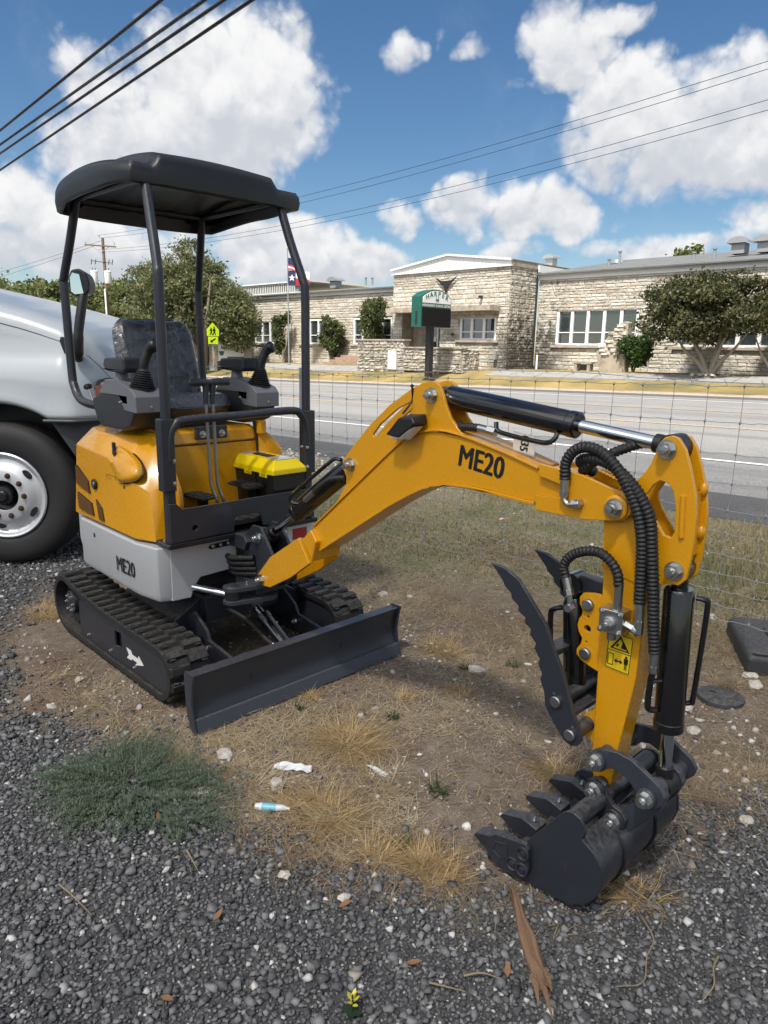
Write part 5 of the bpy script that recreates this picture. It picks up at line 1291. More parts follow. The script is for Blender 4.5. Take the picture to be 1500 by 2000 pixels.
# ---- bucket
BY0, BY1 = 1.545, 2.015
side = [(-.973, .117), (-.862, .274), (-.847, .288), (-.826, .293), (-.806, .286), (-.794, .268), (-.790, .250), (-.796, .229), (-.765, .21), (-.745, .192), (-.731, .169), (-.727, .128), (-.738, .090), (-.756, .058), (-.780, .034), (-.815, .012), (-.856, .006), (-.97, -.004), (-1.02, .0)]
bu = MB()
for y in (BY0, BY1 - .012): bu.prism(side, 'Y', y, y + .012)
back = [(-.800, .240), (-.768, .212), (-.747, .195), (-.733, .170), (-.729, .128), (-.740, .090), (-.758, .058), (-.782, .034), (-.816, .014), (-.856, .008), (-.97, .0), (-1.03, .004)]
inn = [(x + (-.845 - x) * .10 if i < 10 else x, z + (.13 - z) * .10) for i, (x, z) in enumerate(back)]
bu.prism(back + inn[::-1], 'Y', BY0 + .012, BY1 - .012)
bucket = build(bu, 'bucket', 'slate_paint', EX, bevel=.002)
for y in (BY0 + .12, BY1 - .16):
    wl = MB(); pth = [Vector((x * 1.0 + .003, y, z)) for x, z in back[1:10]]; wl.tube(pth, .004, 6); build(wl, 'seam', 'black_satin', bucket)
build(MB().cyl((-.833, BY0 + .01, .262), (-.833, BY1 - .01, .262), .026, 22), 'bucket_tube', 'slate_paint', bucket)
be = [(-.877, .272), (-.874, .30), (-.860, .318), (-.837, .322), (-.818, .312), (-.810, .285), (-.790, .262), (-.764, .255), (-.748, .235), (-.752, .208), (-.790, .165), (-.822, .19), (-.855, .235)]
for y in (1.694, 1.852):
    e_ = build(MB().prism(be, 'Y', y, y + .016), 'bucket_ear', 'slate_paint', bucket, bevel=.002)
    s = -1 if y < 1.77 else 1; yy = y if s < 0 else y + .016
    for p in ((-.848, .288), (-.783, .222)):
        build(MB().lathe([(0, 0), (.031, 0), (.031, .007), (0, .007)], (p[0], yy, p[1]), (0, s, 0), 24), 'ear_boss', 'slate_paint', e_, bevel=.001)
        bolt(B_BIG, (p[0], yy + s * .007, p[1]), (0, s, 0), e_)
build(MB().cyl((-.848, 1.70, .288), (-.848, 1.86, .288), .020, 18).cyl((-.783, 1.70, .222), (-.783, 1.86, .222), .020, 18), 'bucket_pin', 'black_satin', bucket)
def cutter(y0, y1, sgn):
    c = build(MB().prism([(-1.098, .040), (-1.085, .085), (-1.060, .108), (-.958, .132), (-.946, .120), (-.940, .056), (-.953, .022), (-.99, .006), (-1.05, .002)], 'Y', y0, y1), 'side_cutter', 'slate_paint', bucket, bevel=.004)
    yy = y0 if sgn < 0 else y1
    rm = MB()
    for p in ((-.962, .098), (-.995, .045), (-.962, .045)):
        rm.lathe([(.021, -.001), (.021, .005), (.017, .006), (.015, .0008), (.010, .0008), (.009, .005), (0, .006)], (p[0], yy, p[1]), (0, sgn, 0), 20)
    build(rm, 'cutter_bolt', 'slate_paint', c, angle=30)
    build(MB().prism([(-1.07, .05), (-1.06, .085), (-1.015, .098), (-1.012, .055), (-1.04, .035)], 'Y', yy - .002, yy + .002, [[(-1.064, .052), (-1.056, .081), (-1.019, .092), (-1.016, .058), (-1.039, .040)]]), 'cutter_rib', 'slate_paint', c)
cutter(BY0 - .018, BY0 - .001, -1); cutter(BY1 + .001, BY1 + .018, 1)
build(MB().prism([(-1.035, .0), (-1.06, .012), (-1.05, .03), (-.96, .028), (-.96, .0)], 'Y', BY0 + .002, BY1 - .002), 'lip', 'slate_paint', bucket, bevel=.002)
for y in (1.572, 1.705, 1.845, 1.985):
    tt = build(MB().hull([(-1.158, y - .021, .036), (-1.158, y + .021, .036), (-1.150, y - .021, .050), (-1.150, y + .021, .050), (-1.07, y - .023, .076), (-1.07, y + .023, .076), (-1.05, y - .023, .014), (-1.05, y + .023, .014), (-1.10, y - .021, .012), (-1.10, y + .021, .012)]), 'tooth', 'slate_paint', bucket, bevel=.003)
    build(MB().hull([(-1.072, y - .028, .082), (-1.072, y + .028, .082), (-1.015, y - .028, .068), (-1.015, y + .028, .068), (-1.066, y - .028, .004), (-1.066, y + .028, .004), (-1.015, y - .028, .004), (-1.015, y + .028, .004)]), 'tooth_adapter', 'slate_paint', tt, bevel=.003)
    bolt(B_SM, (-1.04, y, .0755), (0, 0, 1), tt)

# ---- things set down on the machine
TB = root('toolbox', (-2.90, 2.04, .71), 'black plastic toolbox with yellow lid standing on the excavator floor', 'toolbox')
tbx = build(MB().hull([(-3.10, 1.955, .712), (-2.735, 1.955, .712), (-3.10, 2.105, .712), (-2.735, 2.105, .712), (-3.115, 1.94, .905), (-2.722, 1.94, .905), (-3.115, 2.12, .905), (-2.722, 2.12, .905)]), 'box_body', 'black_satin', TB, bevel=.006)
build(MB().box((-2.92, 1.9385, .80), (.10, .004, .19)), 'box_rib', 'black_satin', tbx); build(MB().box((-2.7215, 2.03, .86), (.006, .185, .07)), 'box_rim', 'black_satin', tbx, bevel=.002)
ld = build(MB().hull([(-3.125, 1.93, .898), (-2.712, 1.93, .898), (-3.125, 2.13, .898), (-2.712, 2.13, .898), (-3.125, 1.93, .925), (-2.712, 1.93, .925), (-3.125, 2.13, .925), (-2.712, 2.13, .925), (-3.09, 1.965, .965), (-2.75, 1.965, .965), (-3.09, 2.10, .965), (-2.75, 2.10, .965)]), 'box_lid', 'yellow_plastic', TB, bevel=.006)
build(MB().box((-2.93, 2.03, .967), (.14, .05, .006)), 'lid_recess', 'black_satin', ld, bevel=.002)
for x in (-3.035, -2.80): build(MB().box((x, 2.03, .9665), (.10, .11, .004)), 'organiser_window', 'lens_clear', ld, bevel=.002)
for x in (-3.06, -2.90, -2.77):
    mb = MB()
    for k in range(4): mb.box((x - .045 + k * .016, 1.929, .893), (.010, .006, .018))
    build(mb, 'lid_latch', 'yellow_plastic', ld, bevel=.001)
KY = root('key', (-3.13, 1.385, .99), 'silver key with black head hanging in the yellow filler lid', 'key')
build(MB().hull([(-3.19, 1.372, 1.0), (-3.15, 1.366, .985), (-3.14, 1.366, 1.01), (-3.18, 1.372, 1.03), (-3.19, 1.380, 1.0), (-3.15, 1.376, .985), (-3.14, 1.376, 1.01), (-3.18, 1.380, 1.03)]).hull([(-3.185, 1.372, 1.02), (-3.155, 1.37, 1.02), (-3.155, 1.37, 1.055), (-3.185, 1.372, 1.055), (-3.185, 1.38, 1.02), (-3.155, 1.38, 1.02), (-3.155, 1.38, 1.055), (-3.185, 1.38, 1.055)]), 'key_head', 'black_satin', KY, bevel=.003)
build(MB().bar((-3.172, 1.366, .99), (-3.19, 1.356, .950), .012, .003, (0, 1, 0)), 'key_blade', 'chrome', KY)
# ------------------------------------------------------------------ school building across the road
SCH = root('school_building', (-26.0, 33.0, .45), 'long limestone school building with white fascia and flat porch', 'building')
rs = random.Random(4)
def block_mesh(seed):
    r = random.Random(seed); mb = MB()
    v = []
    for (u, w) in ((-.5, -.5), (.5, -.5), (.5, .5), (-.5, .5)): v.append((u, .5, w))
    for (u, w) in ((-.5, -.5), (.5, -.5), (.5, .5), (-.5, .5)): v.append((u, -.1, w))
    ins = [(-.38, -.3), (0, -.34), (.38, -.3), (.38, .3), (0, .34), (-.38, .3)]
    for u, w in ins: v.append((u + r.uniform(-.06, .06), -.5 - r.uniform(-.35, .55), w + r.uniform(-.1, .1)))
    f = [(0, 1, 5, 4), (1, 2, 6, 5), (2, 3, 7, 6), (3, 0, 4, 7), (4, 5, 10, 9, 8), (5, 6, 11, 10), (6, 7, 13, 12, 11), (7, 4, 8, 13), (8, 9, 12, 13), (9, 10, 11, 12)]
    mb.add(v, f); return mb
BLK = [mesh_of(block_mesh(i), 'stone_block', 'limestone', smooth=False) for i in range(8)]
def courses(a0, a1, z0, z1, openings, r):
    """rock faced ashlar: list of (centre along wall, centre z, length, height) leaving the openings free"""
    out = []; z = z0
    while z < z1 - .05:
        h = min(r.choice((.11, .14, .16, .16, .19, .24)), z1 - z); a = a0 - r.uniform(0, .4)
        while a < a1:
            L = r.uniform(.26, .80); b_ = a + L; s_, e_ = max(a, a0), min(b_, a1)
            segs = [(s_, e_)]
            for (o0, o1, q0, q1) in openings:
                if z + h * .5 > q0 and z + h * .5 < q1:
                    n_ = []
                    for s1, e1 in segs:
                        if e1 <= o0 or s1 >= o1: n_.append((s1, e1))
                        else:
                            if s1 < o0: n_.append((s1, o0))
                            if e1 > o1: n_.append((o1, e1))
                    segs = n_
            for s1, e1 in segs:
                if e1 - s1 > .08: out.append(((s1 + e1) / 2, z + h / 2, e1 - s1 - .014, h - .016))
            a = b_
        z += h
    return out
def stone_wall(name, plane, at, a0, a1, z0, z1, openings, seed, parent, single=0, depth=.034):
    """plane 'Y': wall facing -Y at Y=at; plane 'X': wall facing +X at X=at"""
    r = random.Random(seed); lst = courses(a0, a1, z0, z1, openings, r)
    og = org_of(parent)
    lst2 = lst
    if single:
        for (a, z, L, h) in lst[:single]:
            o = place(r.choice(BLK), 'stone_block', parent, Matrix.Translation((a, at, z)) @ Matrix.Diagonal((L, depth, h, 1)))
        lst2 = lst[single:]
    if lst2:
        V = []; F = []; Rn = []
        for (a, z, L, h) in lst2:
            me_ = r.choice(BLK); k = len(V); q = r.random()
            for v in me_.vertices:
                if plane == 'Y': V.append((a + v.co.x * L - og.x, at + v.co.y * depth - og.y, z + v.co.z * h - og.z))
                else: V.append((at - v.co.y * depth - og.x, a + v.co.x * L - og.y, z + v.co.z * h - og.z))
                Rn.append(q)
            F += [tuple(i + k for i in p.vertices) for p in me_.polygons]
        me_ = bpy.data.meshes.new(name); me_.from_pydata(V, [], F); me_.materials.append(MATS['limestone'])
        at_ = me_.attributes.new('rnd', 'FLOAT', 'POINT'); at_.data.foreach_set('value', Rn)
        if plane == 'X': me_.flip_normals()
        o = link(bpy.data.objects.new(name, me_), parent); ORG[o.name] = og; o['kind'] = 'stuff'
# cores behind the stone skin (with the openings left free)
def core(name, x0, x1, y0, y1, z0, z1, openings, parent=SCH):
    """wall slab facing -Y with window holes"""
    hs_ = [[(a, c), (a, d), (b, d), (b, c)] for a, b, c, d in openings]
    return build(MB().prism([(x0, z0), (x0, z1), (x1, z1), (x1, z0)], 'Y', y0, y1, hs_), name, 'mortar', parent, smooth=False)
def window(x0, x1, z0, z1, y, n, rail=.36, sill=True):
    f = build(MB().box(((x0 + x1) / 2, y + .07, z0 + .05), (x1 - x0, .1, .10)), 'window', 'window_white', SCH, smooth=False)
    build(MB().box(((x0 + x1) / 2, y + .07, z1 - .05), (x1 - x0, .1, .10)), 'head_rail', 'window_white', f, smooth=False)
    w = (x1 - x0) / n
    for i in range(n + 1): build(MB().box((x0 + i * w + (.07 if i == 0 else -.07 if i == n else 0), y + .072, (z0 + z1) / 2), (.16 if 0 < i < n else .14, .09, z1 - z0 - .2)), 'mullion', 'window_white', f, smooth=False)
    for i in range(n):
        build(MB().box((x0 + (i + .5) * w, y + .12, (z0 + z1) / 2), (w - .14, .015, z1 - z0 - .18)), 'pane', 'window_glass', f, smooth=False)
        build(MB().box((x0 + (i + .5) * w, y + .09, z0 + (z1 - z0) * rail), (w - .16, .05, .05)), 'sash_rail', 'window_white', f, smooth=False)
    build(MB().box(((x0 + x1) / 2, y + .15, (z0 + z1) / 2), (x1 - x0, .01, z1 - z0)), 'blind', 'black_satin', f, smooth=False)
    if sill: build(MB().box(((x0 + x1) / 2, y - .01, z0 - .06), (x1 - x0 + .4, .22, .11)), 'window_sill', 'cast_stone', f, smooth=False)
WR = [(-21.1, -16.6, 1.76, 3.55), (-14.6, -9.4, 1.76, 3.55), (-7.4, -2.9, 1.76, 3.55)]
WL = [(-49.6, -45.5, 1.63, 3.30), (-42.6, -38.7, 1.63, 3.34), (-36.9, -33.2, 1.65, 3.36), (-56.5, -52.5, 1.63, 3.3)]
core('wall', -22.3, 4.0, 33.06, 33.4, .2, 5.06, WR); core('wall', -62, -30.7, 33.06, 33.4, -.4, 4.92, WL)
stone_wall('stone_courses', 'Y', 33.03, -22.3, 4.0, .35, 5.05, WR, 11, SCH)
stone_wall('stone_courses', 'Y', 33.03, -60, -30.72, -.1, 4.9, WL, 12, SCH)
for w_ in WR: window(*w_, 33.03, 5 if w_[0] > -21.2 and w_[0] < -20 else 6)
for w_ in WL: window(*w_, 33.03, 4)
build(MB().box((-9.3, 33.05, 5.20), (26.6, .10, .3)), 'fascia', 'metal_white', SCH, smooth=False)
build(MB().box((-46.4, 33.05, 5.05), (31.2, .10, .27)), 'fascia', 'metal_white', SCH, smooth=False)
# low roofs
build(MB().add([(-22.3, 32.75, 5.36), (4, 32.75, 5.36), (4, 42.0, 6.9), (-22.3, 42, 6.9), (-22.3, 32.75, 5.30), (4, 32.75, 5.30), (4, 42, 6.6), (-22.3, 42, 6.6)], [(0, 1, 2, 3), (4, 7, 6, 5), (0, 4, 5, 1), (1, 5, 6, 2), (2, 6, 7, 3), (3, 7, 4, 0)]), 'roof', 'roof_membrane', SCH, smooth=False)
build(MB().add([(-62, 32.75, 5.22), (-30.75, 32.75, 5.22), (-30.75, 42, 6.2), (-62, 42, 6.2), (-62, 32.75, 5.14), (-30.75, 32.75, 5.14), (-30.75, 42, 5.9), (-62, 42, 5.9)], [(0, 1, 2, 3), (4, 7, 6, 5), (0, 4, 5, 1), (1, 5, 6, 2), (2, 6, 7, 3), (3, 7, 4, 0)]), 'roof', 'roof_membrane', SCH, smooth=False)
# entrance block
DOOR = (-29.95, -27.0, .9, 3.42)
WC = (-25.6, -23.15, 1.95, 3.15)
core('wall', -30.7, -22.42, 30.66, 30.95, .1, 5.6, [DOOR, WC])
for x in (-22.56, -30.55): build(MB().box((x, 32.0, 2.9), (.25, 2.3, 5.4)), 'wall', 'mortar', SCH, smooth=False)
stone_wall('stone_courses', 'Y', 30.63, -30.72, -22.38, .25, 5.58, [DOOR, WC, (-30.4, -27.0, 3.3, 3.7)], 13, SCH, single=300)
stone_wall('stone_courses', 'X', -22.40, 30.66, 33.05, .25, 5.58, [], 14, SCH)
window(*WC, 30.63, 3)
# porch recess with glazed door
build(MB().box((-28.5, 31.75, 2.2), (3.2, .2, 2.7)), 'porch_wall', 'cast_stone', SCH, smooth=False)
for x in (-30.05, -26.93): build(MB().box((x, 31.28, 2.2), (.14, .75, 2.7)), 'porch_jamb', 'cast_stone', SCH, smooth=False)
dr = build(MB().box((-28.7, 31.61, 1.9), (.12, .12, 1.6)).box((-27.25, 31.61, 1.9), (.12, .12, 1.6)).box((-27.98, 31.61, 2.66), (1.57, .12, .12)).box((-27.98, 31.61, 1.85), (.10, .12, 1.5)), 'door', 'window_white', SCH, smooth=False)
for x in (-28.33, -27.62): build(MB().box((x, 31.64, 1.85), (.60, .02, 1.5)), 'pane', 'window_glass', dr, smooth=False)
build(MB().box((-28.25, 31.62, 2.0), (.22, .01, .3)), 'notice', 'paper', dr, smooth=False)
can = build(MB().prism([(-30.45, 3.42), (-30.45, 3.68), (-22.95, 3.68), (-22.95, 3.42)], 'Y', 29.75, 30.70), 'porch_canopy', 'cast_stone', SCH, smooth=False)
for x in (-26.62, -26.38): build(text_mb('E', Matrix.Translation((x, 30.55, 2.35)) @ Matrix.Rotation(R(90), 4, 'X'), .3), 'wall_letter', 'galvanised', SCH, smooth=False, recalc=False)
build(MB().box((-26.02, 30.54, 2.25), (.16, .06, .12)), 'mailbox', 'black_satin', SCH, smooth=False)
build(MB().box((-24.15, 30.5, 4.15), (.14, .2, .12)), 'wall_lamp', 'dark_plastic', SCH, smooth=False)
# white metal gable
gm = MB().prism([(-30.75, 5.60), (-30.75, 5.82), (-26.57, 6.36), (-22.38, 5.86), (-22.38, 5.60)], 'Y', 30.60, 30.72)
gb = build(gm, 'gable_panel', 'metal_white', SCH, smooth=False)
mb = MB()
for i in range(33):
    x = -30.6 + i * .25; zt_ = 5.82 + (6.36 - 5.82) * (1 - abs(x + 26.57) / 4.19)
    mb.box((x, 30.592, (5.62 + zt_ - .06) / 2), (.035, .02, max(zt_ - 5.70, .05)))
o_ = build(mb, 'gable_rib', 'metal_white', gb, smooth=False); o_['kind'] = 'stuff'
build(MB().bar((-30.85, 30.55, 5.84), (-26.57, 30.55, 6.40), .14, .10).bar((-26.57, 30.55, 6.40), (-22.32, 30.55, 5.89), .14, .10).box((-26.55, 30.56, 5.60), (8.5, .12, .05)), 'gable_trim', 'metal_white', gb, smooth=False)
build(MB().add([(-30.8, 30.6, 5.86), (-26.57, 30.6, 6.40), (-22.32, 30.6, 5.90), (-30.8, 41, 5.86), (-26.57, 41, 6.40), (-22.32, 41, 5.90)], [(0, 1, 4, 3), (1, 2, 5, 4)]), 'gable_roof', 'metal_white', SCH, smooth=False)
build(MB().box((-22.40, 32.0, 5.73), (.10, 2.75, .30)), 'side_fascia', 'cast_stone', SCH, smooth=False)
build(MB().box((-22.30, 34.4, 5.62), (.08, 3.0, .35)), 'side_fascia', 'metal_white', SCH, smooth=False)
# roof ventilators
def hood_vent(x, y, z, s, rt=0):
    v = build(MB().box((x, y, z + .22 * s), (.62 * s, .62 * s, .5 * s)), 'roof_vent', 'galvanised', SCH, smooth=False)
    mb = MB()
    for i in range(9):
        a0 = math.pi * i / 9; a1 = math.pi * (i + 1) / 9
        p = [(x + .5 * s * math.cos(a), z + .45 * s + .30 * s * math.sin(a)) for a in (a0, a1)]
        mb.add([(p[0][0], y - .48 * s, p[0][1]), (p[1][0], y - .48 * s, p[1][1]), (p[1][0], y + .48 * s, p[1][1]), (p[0][0], y + .48 * s, p[0][1])], [(0, 1, 2, 3)])
    mb.prism([(x + .5 * s * math.cos(math.pi * i / 9), z + .45 * s + .30 * s * math.sin(math.pi * i / 9)) for i in range(10)], 'Y', y - .48 * s, y - .45 * s)
    build(mb, 'vent_hood', 'galvanised', v, smooth=False)
for a in ((-13.45, 36, 6.02, .95), (-12.35, 36.1, 6.02, .95), (-23.6, 36, 6.15, .75), (-42.2, 36, 5.75, 1.0), (-46.6, 36, 5.7, .8)): hood_vent(*a)
for x, h in ((-20.0, .55), (-20.6, .2), (-16.0, .2), (-40.0, .25), (-39.3, .2), (-15.0, .3)):
    build(MB().cyl((x, 37, 5.9), (x, 37, 6.15 + h), .07, 10).cyl((x, 37, 6.13 + h), (x, 37, 6.19 + h), .11, 10), 'roof_pipe', 'galvanised', SCH)
for x in (-26.6, -20.6): build(MB().lathe([(0, .25), (.3, .2), (.4, .05), (.4, 0)], (x, 38, 6.32 if x < -25 else 6.2), n=14), 'roof_dome', 'galvanised', SCH)
# foundation vents and stains of plumbing at the wall foot
for x in (-19.3, -13.0): build(MB().box((x, 32.985, .70 + (.04 if x > -15 else 0)), (.42, .04, .28)), 'foundation_vent', 'black_satin', SCH, smooth=False)
build(MB().cyl((-21.85, 32.6, .45), (-21.85, 32.6, 1.25), .05, 10), 'standpipe', 'sign_white', SCH)
build(MB().box((-23.0, 30.45, 1.12), (.18, .14, .3)), 'meter_box', 'galvanised', SCH, smooth=False)
build(MB().tube([(-22.36, 32.9, .4), (-22.36, 32.9, 5.6)], .045, 8), 'downpipe', 'dark_plastic', SCH)
# steel emblem of a longhorn head on the entrance wall
lh = [(-26.57, 4.42), (-26.66, 4.62), (-26.70, 4.82), (-26.80, 4.93), (-26.98, 5.0), (-27.15, 5.10), (-27.28, 5.24), (-27.36, 5.27), (-27.30, 5.16), (-27.16, 5.02), (-27.02, 4.92), (-26.86, 4.98)]
lh = [(-26.57, 4.40), (-26.67, 4.60), (-26.70, 4.80), (-26.86, 4.84), (-27.02, 4.98), (-27.20, 5.14), (-27.34, 5.28), (-27.22, 5.22), (-27.05, 5.12), (-26.88, 5.06), (-26.57, 5.06)]
lh = lh + [(-53.14 - x, z) for x, z in reversed(lh[1:-1])]
build(MB().prism(lh, 'Y', 30.48, 30.52), 'longhorn_emblem', 'post_dark', SCH, smooth=False)

# ------------------------------------------------------------------ terrace wall, steps, monument
TW = root('terrace_wall', (-29.0, 29.3, .25), 'low weathered stone terrace wall with capped pier and white panel', 'wall')
build(MB().box((-30.3, 29.45, 1.0), (3.85, .36, 1.75)).box((-26.35, 29.45, .85), (4.2, .34, 1.25)), 'wall_core', 'mortar', TW, smooth=False)
stone_wall('stone_courses', 'Y', 29.24, -32.25, -28.4, .1, 1.86, [(-29.7, -28.9, 0, 1.32)], 21, TW, depth=.09)
stone_wall('stone_courses', 'Y', 29.26, -28.4, -24.25, .25, 1.46, [], 22, TW, depth=.09)
stone_wall('stone_courses', 'X', -24.2, 29.3, 30.6, .25, 1.46, [], 23, TW, depth=.09)
build(MB().box((-30.32, 29.42, 1.90), (4.05, .56, .09)).box((-26.3, 29.42, 1.505), (4.3, .5, .08)), 'coping', 'cast_stone', TW, bevel=.01)
build(MB().box((-29.3, 29.22, .80), (.68, .05, 1.05)), 'white_panel', 'metal_white', TW, smooth=False)
ST = root('stone_steps', (-36.3, 31.0, .1), 'broad brown steps beside the school terrace wall', 'steps')
for k in range(6):
    build(MB().box((-36.0 + k * .12, 31.0 + k * .30, .02 + .075 + k * .15), (4.9 - k * .25, .62, .15)), 'step', 'steps_brick', ST, bevel=.012)
MO = root('stone_monument', (-16.8, 31.2, .5), 'sloping rough stone monument standing before the school window', 'monument')
build(MB().prism([(-17.35, .45), (-17.62, 1.45), (-17.45, 1.75), (-16.55, 2.72), (-16.30, 2.85), (-16.12, 2.80), (-16.12, .45)], 'Y', 31.15, 31.6), 'monument_core', 'cast_stone', MO, bevel=.04)
r_ = random.Random(3); pp = np.array([(-17.45, 1.3), (-17.58, 1.5), (-17.42, 1.72), (-16.5, 2.65), (-16.16, 2.72), (-16.16, 1.3)])
k = 0
for (a, z, L, h) in courses(-17.6, -16.15, 1.3, 2.75, [], r_):
    if in_poly(np.array([a]), np.array([z]), pp)[0]:
        place(r_.choice(BLK), 'stone_block', MO, Matrix.Translation((a, 31.13, z)) @ Matrix.Diagonal((min(L, .45), .08, h, 1)))
BN = root('stone_bench', (-18.1, 31.2, .5), 'small stone bench beside the sloping monument', 'bench')
build(MB().box((-18.25, 31.2, .95), (1.0, .4, .1)), 'bench_seat', 'cast_stone', BN, bevel=.01)
for x in (-18.6, -17.9): build(MB().box((x, 31.2, .68), (.16, .34, .42)), 'leg', 'cast_stone', BN, bevel=.01)
HB = root('hall_building', (-68, 46, 0), 'white ribbed metal hall roof rising behind the school wing', 'building')
build(MB().box((-68, 49, 3.2), (22, 8, 7.0)), 'wall', 'metal_white', HB, smooth=False)
mb = MB()
for i in range(70): mb.box((-78.8 + i * .31, 44.97, 7.1), (.10, .05, 1.0))
o_ = build(mb, 'roof_rib', 'metal_white', HB, smooth=False); o_['kind'] = 'stuff'
build(MB().box((-68, 49, 7.65), (22.4, 8.4, .12)), 'roof', 'metal_white', HB, smooth=False)
# ------------------------------------------------------------------ trees and shrubs
leafmat('oak_leaf', [(0, (.055, .068, .028)), (.35, (.115, .13, .055)), (.7, (.18, .19, .09)), (1, (.28, .275, .15))], .42, .55, 3)
leafmat('far_leaf', [(0, (.05, .068, .025)), (.4, (.105, .13, .045)), (.75, (.17, .19, .07)), (1, (.25, .25, .11))], .42, .6, 1.5)
leafmat('myrtle_leaf', [(0, (.032, .038, .017)), (.45, (.068, .078, .033)), (.8, (.11, .105, .048)), (1, (.18, .115, .06))], .32, .45, 4)
leafmat('shrub_leaf', [(0, (.04, .058, .022)), (.45, (.085, .11, .042)), (.8, (.14, .16, .065)), (1, (.19, .17, .08))], .38, .5, 4)
leafmat('bush_leaf', [(0, (.018, .04, .010)), (.5, (.045, .085, .02)), (1, (.11, .17, .04))], .3, .45, 6)
paint('tree_bark', (.17, .14, .11), .92, var=.5, bumps=.8, bscale=14)
paint('pale_bark', (.30, .26, .21), .85, var=.35, bumps=.5, bscale=14)
def crown(name, parent, lumps, n, size, mat, seed, aspect=2.0, droop=0.0, shell=.55, clus=26, cs=.16):
    """leaves: lumps = [(centre, (rx,ry,rz), weight)]; leaves gather in sprays around twig ends spread through each lump"""
    g = np.random.default_rng(seed); W_ = np.array([l[2] for l in lumps], float); W_ /= W_.sum()
    nc = max(8, n // clus); li = g.choice(len(lumps), nc, p=W_)
    C_ = np.array([l[0] for l in lumps], float)[li]; S_ = np.array([l[1] for l in lumps], float)[li]
    d = g.normal(size=(nc, 3)); d /= np.linalg.norm(d, axis=1)[:, None]
    rad = shell + (1 - shell) * g.random(nc) ** .5; rad *= 1 + .16 * g.normal(size=nc) * .6
    cc_ = C_ + d * rad[:, None] * S_
    cs_ = cs * S_.mean(1)
    which = g.integers(0, nc, n)
    off = g.normal(size=(n, 3)) * cs_[which][:, None]; off[:, 2] *= .75
    off[:, 2] -= droop * np.abs(off[:, 0]) 
    P_ = cc_[which] + off
    P_[:, 2] = np.maximum(P_[:, 2], .25 + g.random(n) * .2 + zt(P_[:, 0], P_[:, 1]))
    a = g.normal(size=(n, 3)); a[:, 2] -= droop * .8; a /= np.linalg.norm(a, axis=1)[:, None]
    b_ = np.cross(a, g.normal(size=(n, 3))); b_ /= np.linalg.norm(b_, axis=1)[:, None]
    s = size * np.exp(g.normal(0, .28, n)); L = s * aspect ** .5; w = s / aspect ** .5
    V = np.stack([P_ - a * L[:, None] * .5, P_ + b_ * w[:, None] * .5, P_ + a * L[:, None] * .5, P_ - b_ * w[:, None] * .5], 1)
    og = org_of(parent); V = V - np.array(og)
    me_ = bpy.data.meshes.new(name); me_.vertices.add(n * 4); me_.vertices.foreach_set('co', V.astype(np.float32).ravel())
    fill_faces(me_, np.arange(n * 4).reshape(-1, 4))
    tint = np.clip(g.random(nc)[which] * .65 + g.random(n) * .35, 0, 1)
    at_ = me_.attributes.new('rnd', 'FLOAT', 'POINT'); at_.data.foreach_set('value', np.repeat(tint, 4).astype(np.float32))
    me_.materials.append(MATS[mat])
    o = link(bpy.data.objects.new(name, me_), parent); ORG[o.name] = og; return o, cc_
def limbs(parent, base, tips, r0, mat, seed, fork=.35, name='trunk'):
    r = random.Random(seed); mb = MB(); b0 = Vector(base)
    for t_ in tips:
        t_ = Vector(t_); mid = b0.lerp(t_, .45) + Vector((r.uniform(-.12, .12), r.uniform(-.12, .12), 0)) * (t_ - b0).length
        path = smooth_path([b0, b0.lerp(mid, .5) + Vector((0, 0, .1)), mid, t_], 5)
        n_ = len(path); mb.tube(path, [r0 * (1 - .82 * i / (n_ - 1)) for i in range(n_)], 7)
        for _ in range(3):
            k_ = r.randint(n_ // 2, n_ - 2); q = path[k_]; e = q + Vector((r.uniform(-1, 1), r.uniform(-1, 1), r.uniform(.1, .9))) * (t_ - b0).length * .28
            mb.tube(smooth_path([q, q.lerp(e, .5) + Vector((0, 0, .05)), e], 3), [r0 * .28, r0 * .24, r0 * .2, r0 * .16, r0 * .12, r0 * .08, r0 * .05], 5)
    return build(mb, name, mat, parent, angle=60)
def rnd_lumps(c, R_, n, rs_, seed):
    r = random.Random(seed); out = []
    for _ in range(n):
        d = Vector((r.gauss(0, 1), r.gauss(0, 1), r.gauss(0, .8))).normalized(); k = r.uniform(.35, .95)
        s = r.uniform(*rs_); out.append(((c[0] + d.x * R_[0] * k, c[1] + d.y * R_[1] * k, c[2] + d.z * R_[2] * k), (R_[0] * s, R_[1] * s, R_[2] * s), s ** 2))
    return out
# live oak by the crossing sign
OAK = root('oak_tree', (-47.2, 27.6, .2), 'broad grey green live oak behind the excavator seat', 'tree')
limbs(OAK, (-47.2, 27.6, .1), [(-51, 29, 5.5), (-49.6, 26.2, 6.6), (-47.5, 29.5, 7.0), (-45.5, 27.4, 5.8), (-49, 31, 4.5), (-46.8, 25.2, 4.6)], .34, 'tree_bark', 5)
lump = rnd_lumps((-49.3, 28.2, 4.7), (4.3, 4.3, 3.5), 44, (.17, .36), 8) + [((-46.0, 29.6, 2.7), (1.5, 1.5, 1.5), .3), ((-45.2, 28.8, 3.6), (1.6, 1.6, 1.8), .3), ((-52.0, 26.0, 3.2), (1.9, 1.9, 2.0), .3), ((-44.7, 29.0, 2.2), (.9, .9, 1.1), .12)]
crown('crown', OAK, lump, 75000, .155, 'oak_leaf', 31, 2.2, .15, .45, 22, .20)
